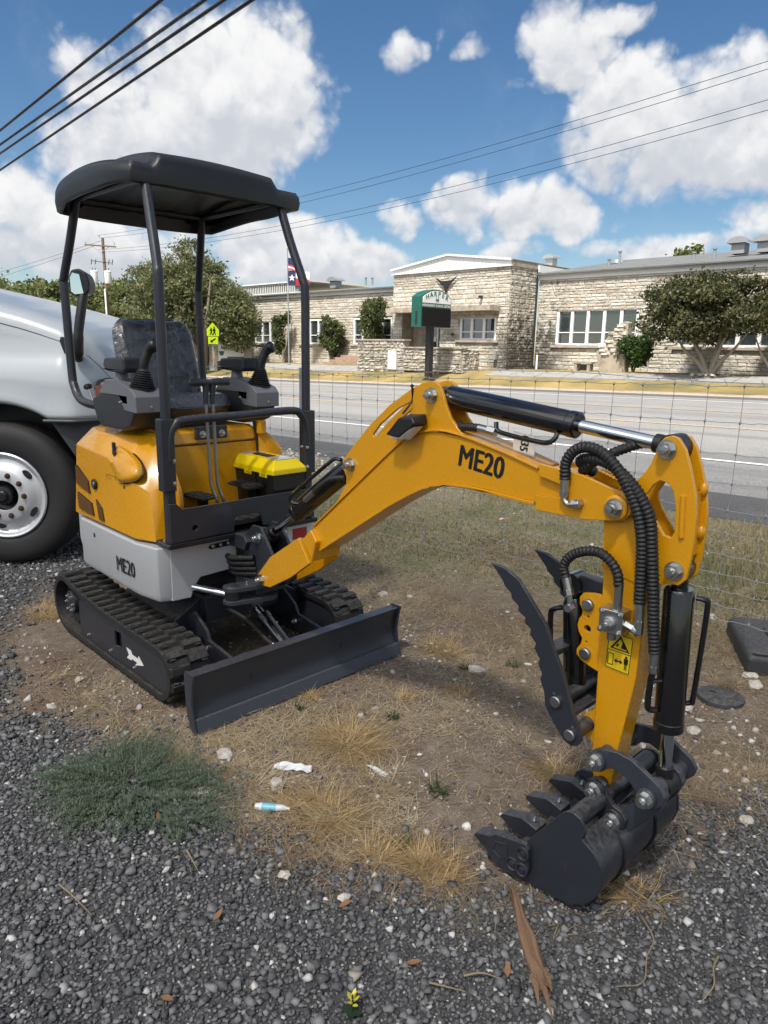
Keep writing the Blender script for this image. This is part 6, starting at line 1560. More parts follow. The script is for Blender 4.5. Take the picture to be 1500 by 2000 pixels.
# tree line to the west
tl = [(-121, 36, 9.8, 5.0), (-113, 37, 9.3, 4.6), (-106, 36, 9.4, 4.6), (-99, 37, 9.0, 4.4), (-93, 36, 8.7, 4.0), (-87, 37, 8.0, 4.0), (-82, 36, 8.0, 3.8), (-77, 37, 7.3, 3.6), (-130, 38, 10.0, 5.2), (-72, 37.5, 6.6, 3.4), (-66, 37.0, 7.4, 3.6)]
TLAB = ['leafy green tree in the row behind the truck hood, seen between hood and canopy post', 'rounded green tree in the row left of the utility pole', 'dense green tree standing next to the utility pole']
ordn = ['first', 'second', 'third', 'fourth', 'fifth', 'sixth', 'seventh', 'eighth', 'ninth', 'tenth', 'eleventh']
for i, (x, y, h, rr_) in enumerate(sorted(tl)):
    z0 = ztf(x, y)
    T_ = root('row_tree', (x, y, z0), 'green tree of the western row, %s from the left edge towards the oak' % ordn[i], 'tree', 'row of trees west of the oak')
    limbs(T_, (x, y, z0), [(x + 1, y, z0 + h * .6), (x - 1.2, y + .5, z0 + h * .65), (x, y - 1, z0 + h * .55)], .2, 'tree_bark', 40 + i)
    cz = (z0 + .2 + h) / 2
    crown('crown', T_, rnd_lumps((x, y, cz + .4), (rr_, rr_, h * .5), 22, (.24, .46), 60 + i), 11000, .36, 'far_leaf', 80 + i, 1.6, .05, .35, 16, .26)
# crepe myrtle before the school
CM = root('myrtle_tree', (-11.9, 30.3, .58), 'multi stemmed dark crepe myrtle with pale trunks before the school', 'tree')
limbs(CM, (-11.95, 30.3, .5), [(-13.9, 30.0, 3.2), (-12.6, 29.6, 3.9), (-11.6, 30.6, 4.3), (-10.6, 30.1, 3.9), (-12.9, 31.0, 3.6), (-10.2, 30.7, 3.2)], .12, 'pale_bark', 7)
crown('crown', CM, rnd_lumps((-12.2, 30.2, 3.35), (2.3, 2.0, 1.40), 42, (.22, .42), 17) + [((-14.2, 30.0, 2.6), (.9, .9, .7), .12)], 44000, .10, 'myrtle_leaf', 33, 1.7, 0, .4, 18, .20)
mb = MB()
for k in range(30):
    a = rnd.uniform(0, 6.28); q = rnd.uniform(.5, 1.0); mb.hull([(-11.9 + q * math.cos(a) + rnd.uniform(-.12, .12), 30.3 + q * .8 * math.sin(a) + rnd.uniform(-.1, .1), .58 + rnd.uniform(0, .12)) for _ in range(8)])
o_ = build(mb, 'bed_stones', 'boulder', CM, smooth=False); o_['kind'] = 'stuff'
CM2 = root('myrtle_tree', (-9.6, 30.9, .62), 'smaller crepe myrtle with splayed bare stems, right of the big one', 'tree')
limbs(CM2, (-9.7, 30.9, .55), [(-10.9, 30.9, 3.0), (-10.3, 31.2, 3.3), (-9.6, 30.7, 3.5), (-8.8, 31.0, 3.2), (-10.6, 30.5, 2.6), (-9.1, 31.3, 3.0), (-9.9, 30.4, 3.2)], .06, 'pale_bark', 9)
crown('crown', CM2, rnd_lumps((-9.4, 30.9, 3.3), (1.6, 1.5, 1.2), 12, (.34, .5), 19), 11000, .115, 'myrtle_leaf', 34, 1.7, 0, .4, 18, .22)
# shrubs along the school wall
def shrub(x, y, h, w, label, seed, n=5200, mat='shrub_leaf', size=.13, stems=5, low=.30):
    z0 = ztf(x, y); r = random.Random(seed)
    S_ = root('wall_shrub', (x, y, z0), label, 'shrub', 'shrubs along the school wall')
    tips = [(x + r.uniform(-.6, .6) * w, y + r.uniform(-.3, .3) * w, z0 + h * r.uniform(.6, .92)) for _ in range(stems)]
    limbs(S_, (x, y, z0), tips, .045, 'pale_bark', seed, name='stem')
    lm = []
    for t_ in tips + [(x + r.uniform(-.75, .75) * w * (.35 + .65 * q), y + r.uniform(-.4, .4) * w, z0 + h * (low + .62 * q)) for q in [r.random() for _ in range(12)]]:
        lm.append(((t_[0], t_[1], t_[2] - .1), (w * .22, w * .22, h * .12), 1))
    crown('foliage', S_, lm, n, size, mat, seed, 1.7, 0, .3, 14, .35)
shrub(-43.6, 32.0, 3.6, .9, 'tall thin shrub on the school wall behind the flagpole', 71)
shrub(-38.1, 32.1, 3.3, 1.25, 'open twiggy shrub on the school wall above the steps', 72)
shrub(-33.9, 32.2, 4.2, 1.5, 'tallest dense shrub on the school wall beside the entrance', 73, 8500)
BU = root('bush', (-15.9, 31.5, .55), 'bright green clipped bush beside the stone monument', 'bush')
limbs(BU, (-15.85, 31.5, .5), [(-16.2, 31.4, 1.6), (-15.5, 31.6, 1.7), (-15.9, 31.3, 1.9)], .05, 'tree_bark', 3, name='stem')
crown('foliage', BU, rnd_lumps((-15.85, 31.5, 1.5), (.62, .6, .85), 12, (.4, .6), 5), 8000, .09, 'bush_leaf', 35, 1.6, 0, .45, 16, .25)
BT = root('background_tree', (-26.0, 60, 1), 'treetop showing above the grey school roof', 'tree')
limbs(BT, (-26, 60, .5), [(-26, 60, 8.5), (-27, 60, 8), (-25, 60, 8)], .25, 'tree_bark', 13)
crown('crown', BT, rnd_lumps((-26, 60, 7.2), (2.2, 2.2, 2.4), 14, (.35, .5), 15), 5000, .28, 'far_leaf', 36, 1.6, 0, .4, 16, .22)
# ------------------------------------------------------------------ sign, poles, wires, flags
SG = root('school_sign', (-24.85, 27.5, .1), 'green and white school sign with black message board on dark post', 'sign')
def arch_prof(y0, y1, z0, z1, rise, n=14):
    return [(y0, z0), (y0, z1)] + [(y0 + (y1 - y0) * i / n, z1 + rise * (1 - (2 * i / n - 1) ** 2)) for i in range(1, n)] + [(y1, z1), (y1, z0)]
sb = build(MB().prism(arch_prof(26.42, 28.62, 2.52, 3.95, .38), 'X', -25.2, -24.54), 'cabinet', 'sign_green', SG, smooth=False)
build(MB().prism(arch_prof(26.50, 28.56, 3.66, 3.92, .34), 'X', -24.54, -24.51), 'header_panel', 'sign_white', sb, smooth=False)
build(MB().box((-24.515, 27.53, 3.54), (.03, 2.06, .20)), 'name_strip', 'sign_green', sb, smooth=False)
build(MB().box((-24.515, 27.53, 2.98), (.04, 2.10, .86)), 'message_board', 'sign_black', sb, smooth=False)
build(MB().box((-24.87, 26.41, 2.95), (.12, .02, .62)), 'side_vent', 'post_dark', sb, smooth=False)
def face_x(x, y, z, rot=0): return Matrix(((0, 0, 1, x), (1, 0, 0, y), (0, 1, 0, z), (0, 0, 0, 1))) @ Matrix.Rotation(R(rot), 4, 'Z')
for i, ch in enumerate('HARPER'):
    t_ = (i - 2.5) / 2.5; build(text_mb(ch, face_x(-24.505, 27.53 + t_ * .72, 4.10 - .17 * t_ * t_, -18 * t_), .34, bold=.006), 'lettering', 'sign_green', sb, smooth=False, recalc=False)
build(text_mb('INDEPENDENT SCHOOL DISTRICT', face_x(-24.495, 27.53, 3.54), .165, xs=.86, bold=.002), 'lettering', 'sign_white', sb, smooth=False, recalc=False)
mb = MB()
for y in (27.44, 27.62): mb.box((-24.505, y, 3.84), (.01, .03, .26))
mb.box((-24.505, 27.53, 3.84), (.01, .18, .03)); mb.prism([(27.50, 3.76), (27.47, 3.86), (27.59, 3.86), (27.56, 3.76)], 'X', -24.51, -24.50)
build(mb, 'crest', 'sign_green', sb, smooth=False)
build(MB().box((-24.87, 27.45, 1.30), (.30, .30, 2.45)), 'post', 'post_dark', SG, bevel=.01)
# school crossing sign
CS = root('crossing_sign', (-44.0, 26.5, -.1), 'fluorescent yellow green school crossing sign with arrow plate', 'sign')
build(MB().cyl((-44.0, 26.5, -.2), (-44.0, 26.5, 2.6), .04, 8), 'post', 'galvanised', CS)
yw = .46
pen = build(MB().prism([(26.5 - yw, 2.02), (26.5 - yw, 2.45), (26.5, 2.92), (26.5 + yw, 2.45), (26.5 + yw, 2.02)], 'X', -43.95, -43.93), 'sign_plate', 'sign_lime', CS, smooth=False)
arrw = build(MB().prism([(26.5 - .38, 1.50), (26.5 - .38, 1.98), (26.5 + .38, 1.98), (26.5 + .38, 1.50)], 'X', -43.95, -43.93), 'arrow_plate', 'sign_lime', CS, smooth=False)
mb = MB()
for y, s in ((26.36, .85), (26.60, 1.0)):
    mb.prism(ring(y, 2.18 + .42 * s, .055 * s, 10), 'X', -43.928, -43.922)
    mb.prism([(y - .07 * s, 2.55 * 1 - .02 + (s - 1) * .3), (y + .08 * s, 2.53 + (s - 1) * .3), (y + .10 * s, 2.36), (y + .05 * s, 2.32), (y + .13 * s, 2.10), (y + .07 * s, 2.08), (y, 2.26), (y - .08 * s, 2.08), (y - .13 * s, 2.10), (y - .05 * s, 2.32), (y - .13 * s, 2.40)], 'X', -43.928, -43.922)
build(mb, 'figures', 'sign_black', pen, smooth=False)
build(MB().prism([(26.28, 1.60), (26.28, 1.80), (26.35, 1.73), (26.66, 1.90), (26.71, 1.83), (26.42, 1.66), (26.48, 1.60)], 'X', -43.928, -43.922), 'arrow', 'sign_black', arrw, smooth=False)
build(MB().box((-43.93, 26.5, .75), (.03, .14, .5)), 'reflector', 'yellow_line', CS, smooth=False)
# school name board between stone piers
NB = root('name_board', (-46.2, 29.0, 0), 'white and green school name board between stone piers behind the seat', 'sign')
nd = Vector((.80, -.60, 0)); td = Vector((.60, .80, 0)); nc = Vector((-46.2, 29.0, 0))
def nbp(u, z, w=0.0): q = nc + td * u + nd * w; return (q.x, q.y, z)
def nbox(u0, u1, z0, z1, w0, w1):
    return MB().hull([nbp(u, z, w) for u in (u0, u1) for z in (z0, z1) for w in (w0, w1)])
for u in (-1.0, 1.5): build(nbox(u - .28, u + .28, -.4, 2.0, -.3, .2), 'pier', 'limestone', NB, smooth=False); build(nbox(u - .34, u + .34, 2.0, 2.1, -.36, .26), 'pier_cap', 'cast_stone', NB, smooth=False)
pn = build(nbox(-.72, 1.22, .30, 1.75, -.05, .05), 'panel', 'sign_white', NB, smooth=False)
build(nbox(-.72, 1.22, 1.50, 1.80, .05, .06), 'panel_header', 'sign_green', pn, smooth=False); build(nbox(.0, 1.2, .30, .62, .05, .06), 'panel_footer', 'sign_green', pn, smooth=False)
def nbm(u, z, w): p = nbp(u, z, w); return Matrix(((td.x, 0, nd.x, p[0]), (td.y, 0, nd.y, p[1]), (0, 1, 0, p[2]), (0, 0, 0, 1)))
build(text_mb('HARPER SCHOOL', nbm(.25, 1.65, .065), .23, xs=.95, bold=.004), 'lettering', 'sign_white', pn, smooth=False, recalc=False)
build(text_mb('T HARPER', nbm(.45, 1.15, .055), .34, xs=.8, bold=.004), 'lettering', 'galvanised', pn, smooth=False, recalc=False)
build(MB().hull([nbp(u, z, w) for u, z in ((-.5, .7), (-.3, .7), (-.62, 1.0), (-.18, 1.0)) for w in (.055, .06)]), 'crest', 'sign_green', pn, smooth=False)
# flagpole
FP = root('flagpole', (-40.05, 30.0, .1), 'tall slim pale flagpole before the school wall', 'flagpole')
build(MB().cyl((-40.05, 30, -.1), (-40.1, 30, 7.7), .055, 10, r1=.03), 'pole', 'galvanised', FP); build(MB().lathe([(0, -.07), (.06, -.03), (.06, .03), (0, .07)], (-40.1, 30, 7.75), n=10), 'finial', 'yellow_plastic', FP)
def flag(name, label, z0, h, L, sag, cells):
    F_ = root(name, (-40.06, 30.0, z0), label, 'flag')
    dirv = Vector((.80, .60, 0))
    def fp(u, v): w_ = .10 * math.sin(u * 9 + v * 2) * u; d = u * L; return (-40.03 + dirv.x * d - dirv.y * w_, 30.0 + dirv.y * d + dirv.x * w_, z0 - v * h - sag * u * u)
    for nm, mt, (u0, u1, v0, v1) in cells:
        build(MB().grid(lambda a, b_: fp(u0 + (u1 - u0) * a, v0 + (v1 - v0) * b_), 12, 6), nm, mt, F_)
    return F_, fp
us = [('stripe', 'flag_red' if i % 2 == 0 else 'flag_white', (.4 if i < 4 else 0, 1, i / 7, (i + 1) / 7)) for i in range(7)] + [('canton', 'flag_blue', (0, .4, 0, 4 / 7))]
flag('striped_flag', 'red and white striped flag sagging at the top of the pole', 7.15, .75, 1.1, .75, us)
F2, fpf = flag('star_flag', 'lone star flag in blue, white and red under the striped flag', 6.35, .95, 1.45, .1, [('hoist_field', 'flag_blue', (0, .36, 0, 1)), ('upper_bar', 'flag_white', (.36, 1, 0, .5)), ('lower_bar', 'flag_red', (.36, 1, .5, 1))])
mb = MB(); pts = []
for i in range(10):
    a = math.pi / 2 + i * math.pi / 5; rr_ = .24 if i % 2 == 0 else .1
    p = fpf(.18 + rr_ * math.cos(a) / 1.45, .5 - rr_ * math.sin(a) / .95); pts.append((p[0] + .02, p[1] - .03, p[2]))
c_ = tuple(sum(p[k] for p in pts) / 10 for k in range(3)); mb.add(pts + [c_], [(i, (i + 1) % 10, 10) for i in range(10)])
build(mb, 'star', 'flag_white', F2, smooth=False)
# utility pole with transformers
UP = root('utility_pole', (-66.0, 29.0, 0), 'wooden utility pole with crossarm and two grey transformers', 'utility pole')
build(MB().cyl((-66.0, 29, -1.5), (-66.2, 29, 10.6), .17, 12, r1=.12), 'pole', 'pole_wood', UP)
build(MB().cyl((-65.75, 28.75, -1.4), (-65.95, 28.8, 6.2), .08, 10), 'conduit', 'sign_white', UP)
ax_ = Vector((-.60, -.80, 0)); pc = Vector((-66.18, 28.85, 0))
def up(u, z, w=0): return (pc.x - ax_.x * u + .2 * w, pc.y - ax_.y * u - .1, z)
build(MB().bar(up(-1.35, 9.95), up(1.35, 9.85), .11, .12), 'crossarm', 'pole_wood', UP)
for s in (-1, 1): build(MB().bar(up(s * .75, 9.85), up(0, 9.3), .04), 'arm_brace', 'galvanised', UP)
for u in (-1.25, 1.2, -.05):
    build(MB().lathe([(.02, 0), (.02, .1), (.055, .12), (.055, .17), (.03, .2), (.05, .22), (0, .28)], up(u, 9.98 if abs(u) > .5 else 10.55), n=10), 'insulator', 'galvanised', UP)
build(MB().bar(up(-.85, 8.6), up(.85, 8.45), .05), 'cutout_arm', 'post_dark', UP)
for u in (-.9, -.55, .6, .9): build(MB().cyl(up(u, 8.3), up(u + .08, 8.75), .035, 8), 'cutout', 'post_dark', UP)
for u in (-.55, .62):
    t_ = build(MB().lathe([(0, 0), (.28, 0), (.30, .04), (.30, .95), (.32, .97), (.32, 1.03), (.2, 1.10), (0, 1.12)], (up(u, 6.65)[0] + .2, up(u, 0)[1] - .25, 6.65), n=20), 'transformer', 'sign_white', UP)
    for k in (-.12, .12): build(MB().cyl((up(u + k, 0)[0] + .2, up(u + k, 0)[1] - .25, 7.7), (up(u + k, 0)[0] + .2, up(u + k, 0)[1] - .25, 7.98), .03, 8), 'bushing', 'post_dark', t_)
build(MB().tube(smooth_path([up(-.9, 6.9), up(-.6, 5.9), up(-.1, 5.7), up(.15, 6.3)], 5), .02, 6), 'service_cable', 'post_dark', UP)
def wire(name, label, a, b, sag, r, group, n=40):
    a = Vector(a); b = Vector(b); mb = MB()
    mb.tube([a.lerp(b, i / n) - Vector((0, 0, 4 * sag * (i / n) * (1 - i / n))) for i in range(n + 1)], r, 6)
    tag(build(mb, name, 'hose_black', None, angle=60), label, 'cable', group)
# thin lines running along the far side of the road from that pole
for i, (za_, zb_, zc_) in enumerate(((10.75, 10.30, 11.37), (10.55, 10.02, 11.21), (9.55, 8.89, 10.12), (9.40, 8.74, 9.96))):
    cf = np.polyfit([-66.2, -35.4, -10.3], [za_, zb_, zc_], 2); mb = MB()
    mb.tube([(x, 28.6 - .01 * (x + 66) * 0 + (.15 * i if i % 2 else -.1), float(np.polyval(cf, x))) for x in np.linspace(-66.2, 25, 60)], .011, 6)
    tag(build(mb, 'power_line', 'hose_black', None, angle=60), '%s thin power line crossing the sky above the school, counting from the top' % ['first', 'second', 'third', 'fourth'][i], 'cable', 'power lines above the school')
wire('power_line', 'thin power line running left from the utility pole over the trees', (-66.2, 29.0, 10.4), (-180, 29, 9.2), 1.0, .014, 'power lines left of the pole')
wire('power_line', 'lower thin power line running left from the utility pole over the trees', (-66.4, 28.4, 9.9), (-180, 28, 8.2), 1.2, .014, 'power lines left of the pole')
# thick cables on the near side of the road
for i, (ya, za_, yb, zb_) in enumerate(((5.98, 6.5, 6.50, 6.5), (6.43, 6.5, 6.92, 6.5), (6.63, 6.5, 7.21, 6.5), (6.92, 6.5, 7.84, 6.5))):
    xa, xb = [(-11.04, -20.28), (-10.57, -21.71), (-10.36, -22.68), (-10.05, -24.78)][i]
    a = Vector((xa, ya, za_)); b = Vector((xb, yb, zb_)); d = (b - a) / (b.x - a.x)
    A = a + d * (6 - a.x); B = a + d * (-75 - a.x)
    wire('overhead_cable', '%s thick black overhead cable crossing the sky above the canopy, from the top' % ['first', 'second', 'third', 'fourth'][i], A, B, .0, .027, 'thick overhead cables')
# ------------------------------------------------------------------ wire fence
FN = root('wire_fence', (-3.0, 3.5, 0), 'galvanised woven wire fence with barbed top strand along the road', 'fence')
FY = 3.5
def ftop(x): return 1.338 + .0215 * (x + 1.88)
rows = [0, -.165, -.315, -.455, -.585, -.70, -.805, -.90, -.985, -1.06, -1.13]
rf = random.Random(9)
xs_ = [-16 + .1625 * i for i in range(107)]
jz = {}
for ri, dz in enumerate(rows):
    path = []
    for i, x in enumerate(xs_):
        jx = x + rf.uniform(-.004, .004); jzv = ftop(x) + dz + rf.uniform(-.006, .006); jz[(ri, i)] = jzv
        path.append(Vector((jx, FY, jzv)))
        path.append(Vector((x + .06, FY - .004, ftop(x) + dz + rf.uniform(-.004, .002)))); path.append(Vector((x + .085, FY + .004, ftop(x) + dz + rf.uniform(-.002, .008))))
    build(MB().tube(path, .0017 if ri else .0021, 5), 'line_wire', 'galvanised', FN, angle=80)
kn = MB()
for i, x in enumerate(xs_):
    path = [Vector((x + rf.uniform(-.005, .005), FY + .003, jz[(ri, i)])) for ri in range(len(rows))]
    build(MB().tube(path, .0015, 5), 'stay_wire', 'galvanised', FN, angle=80)
    for ri in range(len(rows)):
        p = path[ri]; kn.lathe([(0, -.011), (.0052, -.006), (.0042, 0), (.0052, .006), (0, .011)], p, (.25, 0, 1), 5)
o_ = build(kn, 'knots', 'galvanised', FN, angle=80); o_['kind'] = 'stuff'
bw = MB(); path = [Vector((x, FY - .01, ftop(x) + .035 - .022 * math.sin((x + 16) * 2.2) + rf.uniform(-.004, .004))) for x in xs_]
bw.tube(path, .0019, 5)
for i in range(0, len(path) - 1):
    p = path[i].lerp(path[i + 1], .5)
    for s in (-1, 1): bw.bar(p + Vector((.004 * s, -.012, -.013 * s)), p + Vector((-.004 * s, .012, .013 * s)), .0016)
build(bw, 'barbed_wire', 'galvanised', FN, angle=80)
for x in (-4.55, -7.6, -10.7, -13.8, 1.2):
    p_ = build(MB().box((x, FY + .02, ftop(x) / 2 - .02), (.035, .006, ftop(x) + .14)).box((x, FY + .036, ftop(x) / 2 - .02), (.006, .032, ftop(x) + .14)), 'fence_post', 'galvanised', FN, smooth=False)
# ------------------------------------------------------------------ white truck behind the excavator
TR = root('semi_truck', (-5.10, 1.45, 0), 'white semi truck with bonnet mirror and alloy wheel parked behind the excavator', 'truck')
tf = Vector((math.cos(R(46)), math.sin(R(46)), 0)); tn_ = Vector((math.sin(R(46)), -math.cos(R(46)), 0)); tq = Vector((-5.10, 1.45, 0))
def TP(u, w, z): q = tq + tf * u - tn_ * w; return (q.x, q.y, z)
def ztop(u): return float(np.interp(u, [-3, -1.5, -.8, -.137, .154, .289, .405, .50, .565, .62, .68, .74], [2.10, 2.06, 1.91, 1.772, 1.701, 1.66, 1.622, 1.575, 1.525, 1.45, 1.33, 1.18]))
def zlip(u):
    d = u + .01; a = .475 + math.sqrt(max(.625 ** 2 - d * d, 0)) if abs(d) < .625 else .9
    return max(a, 1.0) if u < .34 and u > -.36 else 1.0
def side_w(u): return .34 * sstep(.42, .80, u) ** 1.6
def body():
    us = list(np.concatenate([np.linspace(-1.55, -.4, 14), np.linspace(-.37, .36, 30), np.linspace(.38, .75, 22)]))
    mb = MB(); n = 0; V = []
    for u in us:
        sw = side_w(u); zt_ = ztop(u); zl = zlip(u); b = sstep(-.9, -.1, u) * (1 - .5 * sstep(.45, .75, u))
        zf = min(1.34, zt_ - .28)
        prof = [(.09 + sw, zl + .012), (.015 + sw, zl - .005), (-.008 + sw, zl + .01), (-.012 + sw, zl + .03), (0 + sw, zl + .06), (.004 + sw, zl + (zf - zl) * .6), (.016 + sw, zf - .03), (.040 + sw + .025 * b, zf + .035), (.058 + sw + .035 * b, zf + .09), (.068 + sw + .04 * b, (zf + zt_) / 2), (.078 + sw + .04 * b, zt_ - .11), (.10 + sw + .04 * b, zt_ - .055), (.155 + sw + .04 * b, zt_ - .016), (.30 + sw * .9 + .04 * b, zt_ + .004), (.8 + sw * .3, zt_ + .03), (1.2, zt_ + .04)]
        n = len(prof)
        V += [TP(u, w, z) for w, z in prof]
    m_ = len(us)
    V2 = V + []
    F = [(i * n + k, (i + 1) * n + k, (i + 1) * n + k + 1, i * n + k + 1) for i in range(m_ - 1) for k in range(n - 1)]
    mb.add(V, F)
    mir = []                                                 # other half of the bonnet
    for i in range(m_):
        for k in range(n):
            p = Vector(V[i * n + k]); w = (p - tq).dot(-tn_); mir.append(tuple(p - tn_ * (2 * (1.2 - w))))
    mb.add(mir, F)
    lo = [(m_ - 1) * n + k for k in range(n)]
    mb.add([V[i] for i in lo] + [mir[i] for i in lo], [tuple(list(range(n)) + [n + k for k in reversed(range(n - 1))])])
    return mb
bd = build(body(), 'bonnet', 'truck_white', TR, angle=50)
# seam along the bonnet
sm = MB().tube([TP(u, .076 + side_w(u) + .04 * (sstep(-.9, -.1, u) * (1 - .5 * sstep(.45, .75, u))) - .001, ztop(u) - .125) for u in np.linspace(-1.5, .70, 50)], .0035, 5)
build(sm, 'bonnet_seam', 'truck_trim', bd)
mb = MB().hull([TP(u, w, z) for u, w, z in ((.33, .03, .985), (.72, .25, .985), (.80, .45, .985), (.80, 1.95, .985), (.72, 2.15, .985), (.33, 2.37, .985), (.33, .6, .6), (.55, .05, .62), (.74, .25, .55), (.82, .45, .55), (.82, 1.95, .55), (.74, 2.15, .55), (.55, 2.35, .62), (.33, 1.8, .6))])
build(mb, 'bumper', 'truck_trim', TR, bevel=.015)
build(MB().tube([TP(u, side_w(u) + .0, .99) for u in np.linspace(.30, .74, 16)], .012, 6), 'bumper_trim', 'truck_trim', TR)
# wheel arch liner and chassis so that daylight does not show through
mb = MB().hull([TP(u, w, z) for u in (-1.3, .60) for w in (.40, 2.0) for z in (.62, 1.45)]); build(mb, 'arch_liner', 'black_satin', TR)
mb = MB().hull([TP(u, w, z) for u in (-6, .5) for w in (.75, 1.65) for z in (.5, .75)]); build(mb, 'chassis', 'black_satin', TR)
# cab
cb_ = build(MB().hull([TP(u, w, z) for u, w, z in ((-1.5, .12, .75), (-1.5, 2.28, .75), (-3.3, .02, .75), (-3.3, 2.38, .75), (-1.52, .15, 1.98), (-1.52, 2.25, 1.98), (-2.05, .22, 2.9), (-2.05, 2.18, 2.9), (-3.3, .08, 3.0), (-3.3, 2.32, 3.0))]), 'cab', 'truck_white', TR, bevel=.06, seg=3)
build(MB().hull([TP(u, w, z) for u, w, z in ((-1.52, .26, 2.05), (-1.52, 2.14, 2.05), (-1.96, .32, 2.8), (-1.96, 2.08, 2.8), (-1.56, .26, 2.05), (-1.56, 2.14, 2.05), (-2.0, .32, 2.8), (-2.0, 2.08, 2.8))]), 'windscreen', 'window_glass', cb_)
# head lamp
def lampo(us_, off): return [TP(u, side_w(u) - off, z) for u, z in us_]
lsh = [(.605, 1.20), (.62, 1.25), (.66, 1.268), (.715, 1.25), (.735, 1.215), (.72, 1.17), (.67, 1.135), (.63, 1.15)]
hl_ = build(MB().hull(lampo(lsh, .012) + lampo(lsh, -.04)), 'head_lamp', 'truck_trim', TR, bevel=.006)
ls2 = [(.628, 1.20), (.64, 1.236), (.67, 1.250), (.705, 1.235), (.715, 1.21), (.70, 1.178), (.67, 1.155), (.645, 1.165)]
build(MB().hull(lampo(ls2, .016) + lampo(ls2, 0)), 'lamp_glass', 'lens_clear', hl_, bevel=.004)
ls3 = [(.612, 1.15), (.615, 1.215), (.655, 1.225), (.665, 1.150)]
build(MB().hull(lampo(ls3, .019) + lampo(ls3, 0)), 'turn_lamp', 'lens_red', hl_, bevel=.003)
# wheel
def wheel(u, w, s):
    c = Vector(TP(u, w, .485)); ax = tn_ * s
    W_ = build(MB().lathe([(.285, -.02), (.30, -.005), (.33, .008), (.40, .012), (.445, .002), (.470, -.02), (.482, -.05), (.485, -.09), (.485, -.22), (.470, -.28), (.40, -.30), (.30, -.29), (.285, -.27)], c, ax, 64), 'wheel', 'tyre_rubber', TR, angle=45)
    rimp = MB(); rimp.lathe([(.288, -.015), (.292, .004), (.284, .010), (.272, .004), (.262, -.018), (.245, -.030)], c, ax, 48)
    # disc with hand holes
    disc = [(.245, -.030), (.235, -.028), (.205, -.012), (.18, .004), (.165, .010), (.105, .010), (.10, .002)]
    rimp.lathe(disc[0:1] + disc, c, ax, 48); rimp.lathe([(.288, -.015), (.27, -.05), (.25, -.14), (.25, -.2)], c, ax, 32)
    rm_ = build(rimp, 'rim', 'rim_alloy', W_, angle=30)
    x = Vector((0, 0, 1)); y = ax.cross(x)
    for k in range(5):
        a = 2 * math.pi * (k + .32) / 5; p = c + (x * math.cos(a) + y * math.sin(a)) * .217 + ax * (-.020); tdir = (-x * math.sin(a) + y * math.cos(a)); rdir = (x * math.cos(a) + y * math.sin(a))
        pts = [p + tdir * (.038 * math.cos(b)) + rdir * (.017 * math.sin(b)) for b in [i * math.pi / 8 for i in range(16)]]
        build(MB().hull([q + ax * .013 - rdir * .0 for q in pts] + [q - ax * .01 for q in pts]), 'hand_hole', 'black_satin', rm_)
    NUT = bolt_mesh(.0145, .020)
    NUT.materials.clear(); NUT.materials.append(MATS['rusty_nut'])
    for k in range(10):
        a = 2 * math.pi * (k + .5) / 10; p = c + (x * math.cos(a) + y * math.sin(a)) * .142 + ax * .010
        place(NUT, 'lug_nut', rm_, axes(p, ax))
    build(MB().lathe([(.102, .004), (.098, -.03), (.07, -.04), (.068, .0), (.062, .012), (.04, .016), (.036, .03), (.028, .036), (0, .037)], c, ax, 32), 'hub', 'black_satin', W_, angle=30)
wheel(-.012, 0.0, 1); wheel(-.012, 2.4, -1)
_TP0 = TP
def TP(u, w, z): return _TP0(u + .075, w - .075, z)
# bonnet mirror on its stalk
MR = build(MB().hull([TP(u, w, z) for u, w, z in ((.345, .13, 1.50), (.355, .13, 1.53), (.385, .12, 1.53), (.40, .11, 1.46), (.40, .11, 1.41), (.375, .12, 1.42), (.35, .2, 1.5), (.40, .2, 1.42))]), 'mirror_base', 'black_satin', TR, bevel=.008)
build(MB().tube(smooth_path([TP(.455, .15, 1.385), TP(.462, .13, 1.42), TP(.478, .12, 1.55), TP(.50, .14, 1.70), TP(.512, .17, 1.81)], 6), [.028] * 6 + [.034] * 6 + [.030] * 12 + [.024], 12), 'mirror_stalk', 'black_satin', TR)
build(MB().bar(TP(.39, .15, 1.47), TP(.47, .13, 1.50), .04), 'mirror_bracket', 'black_satin', MR)
mh = [(.435, 1.80), (.43, 1.90), (.45, 1.945), (.50, 1.955), (.545, 1.93), (.565, 1.87), (.56, 1.815), (.53, 1.785), (.46, 1.78)]
MH = build(MB().hull([TP(u, .14, z) for u, z in mh] + [TP(.498 + (u - .498) * .8, .28, 1.865 + (z - 1.865) * .8) for u, z in mh]), 'mirror_head', 'black_satin', TR, bevel=.014, seg=3)
mg = [(.447, 1.81), (.445, 1.895), (.462, 1.925), (.505, 1.915), (.525, 1.80), (.47, 1.793)]
build(MB().hull([TP(u, .137, z) for u, z in mg] + [TP(u, .133, z) for u, z in mg]), 'mirror_glass', 'mirror_glass', MH)
TP = _TP0
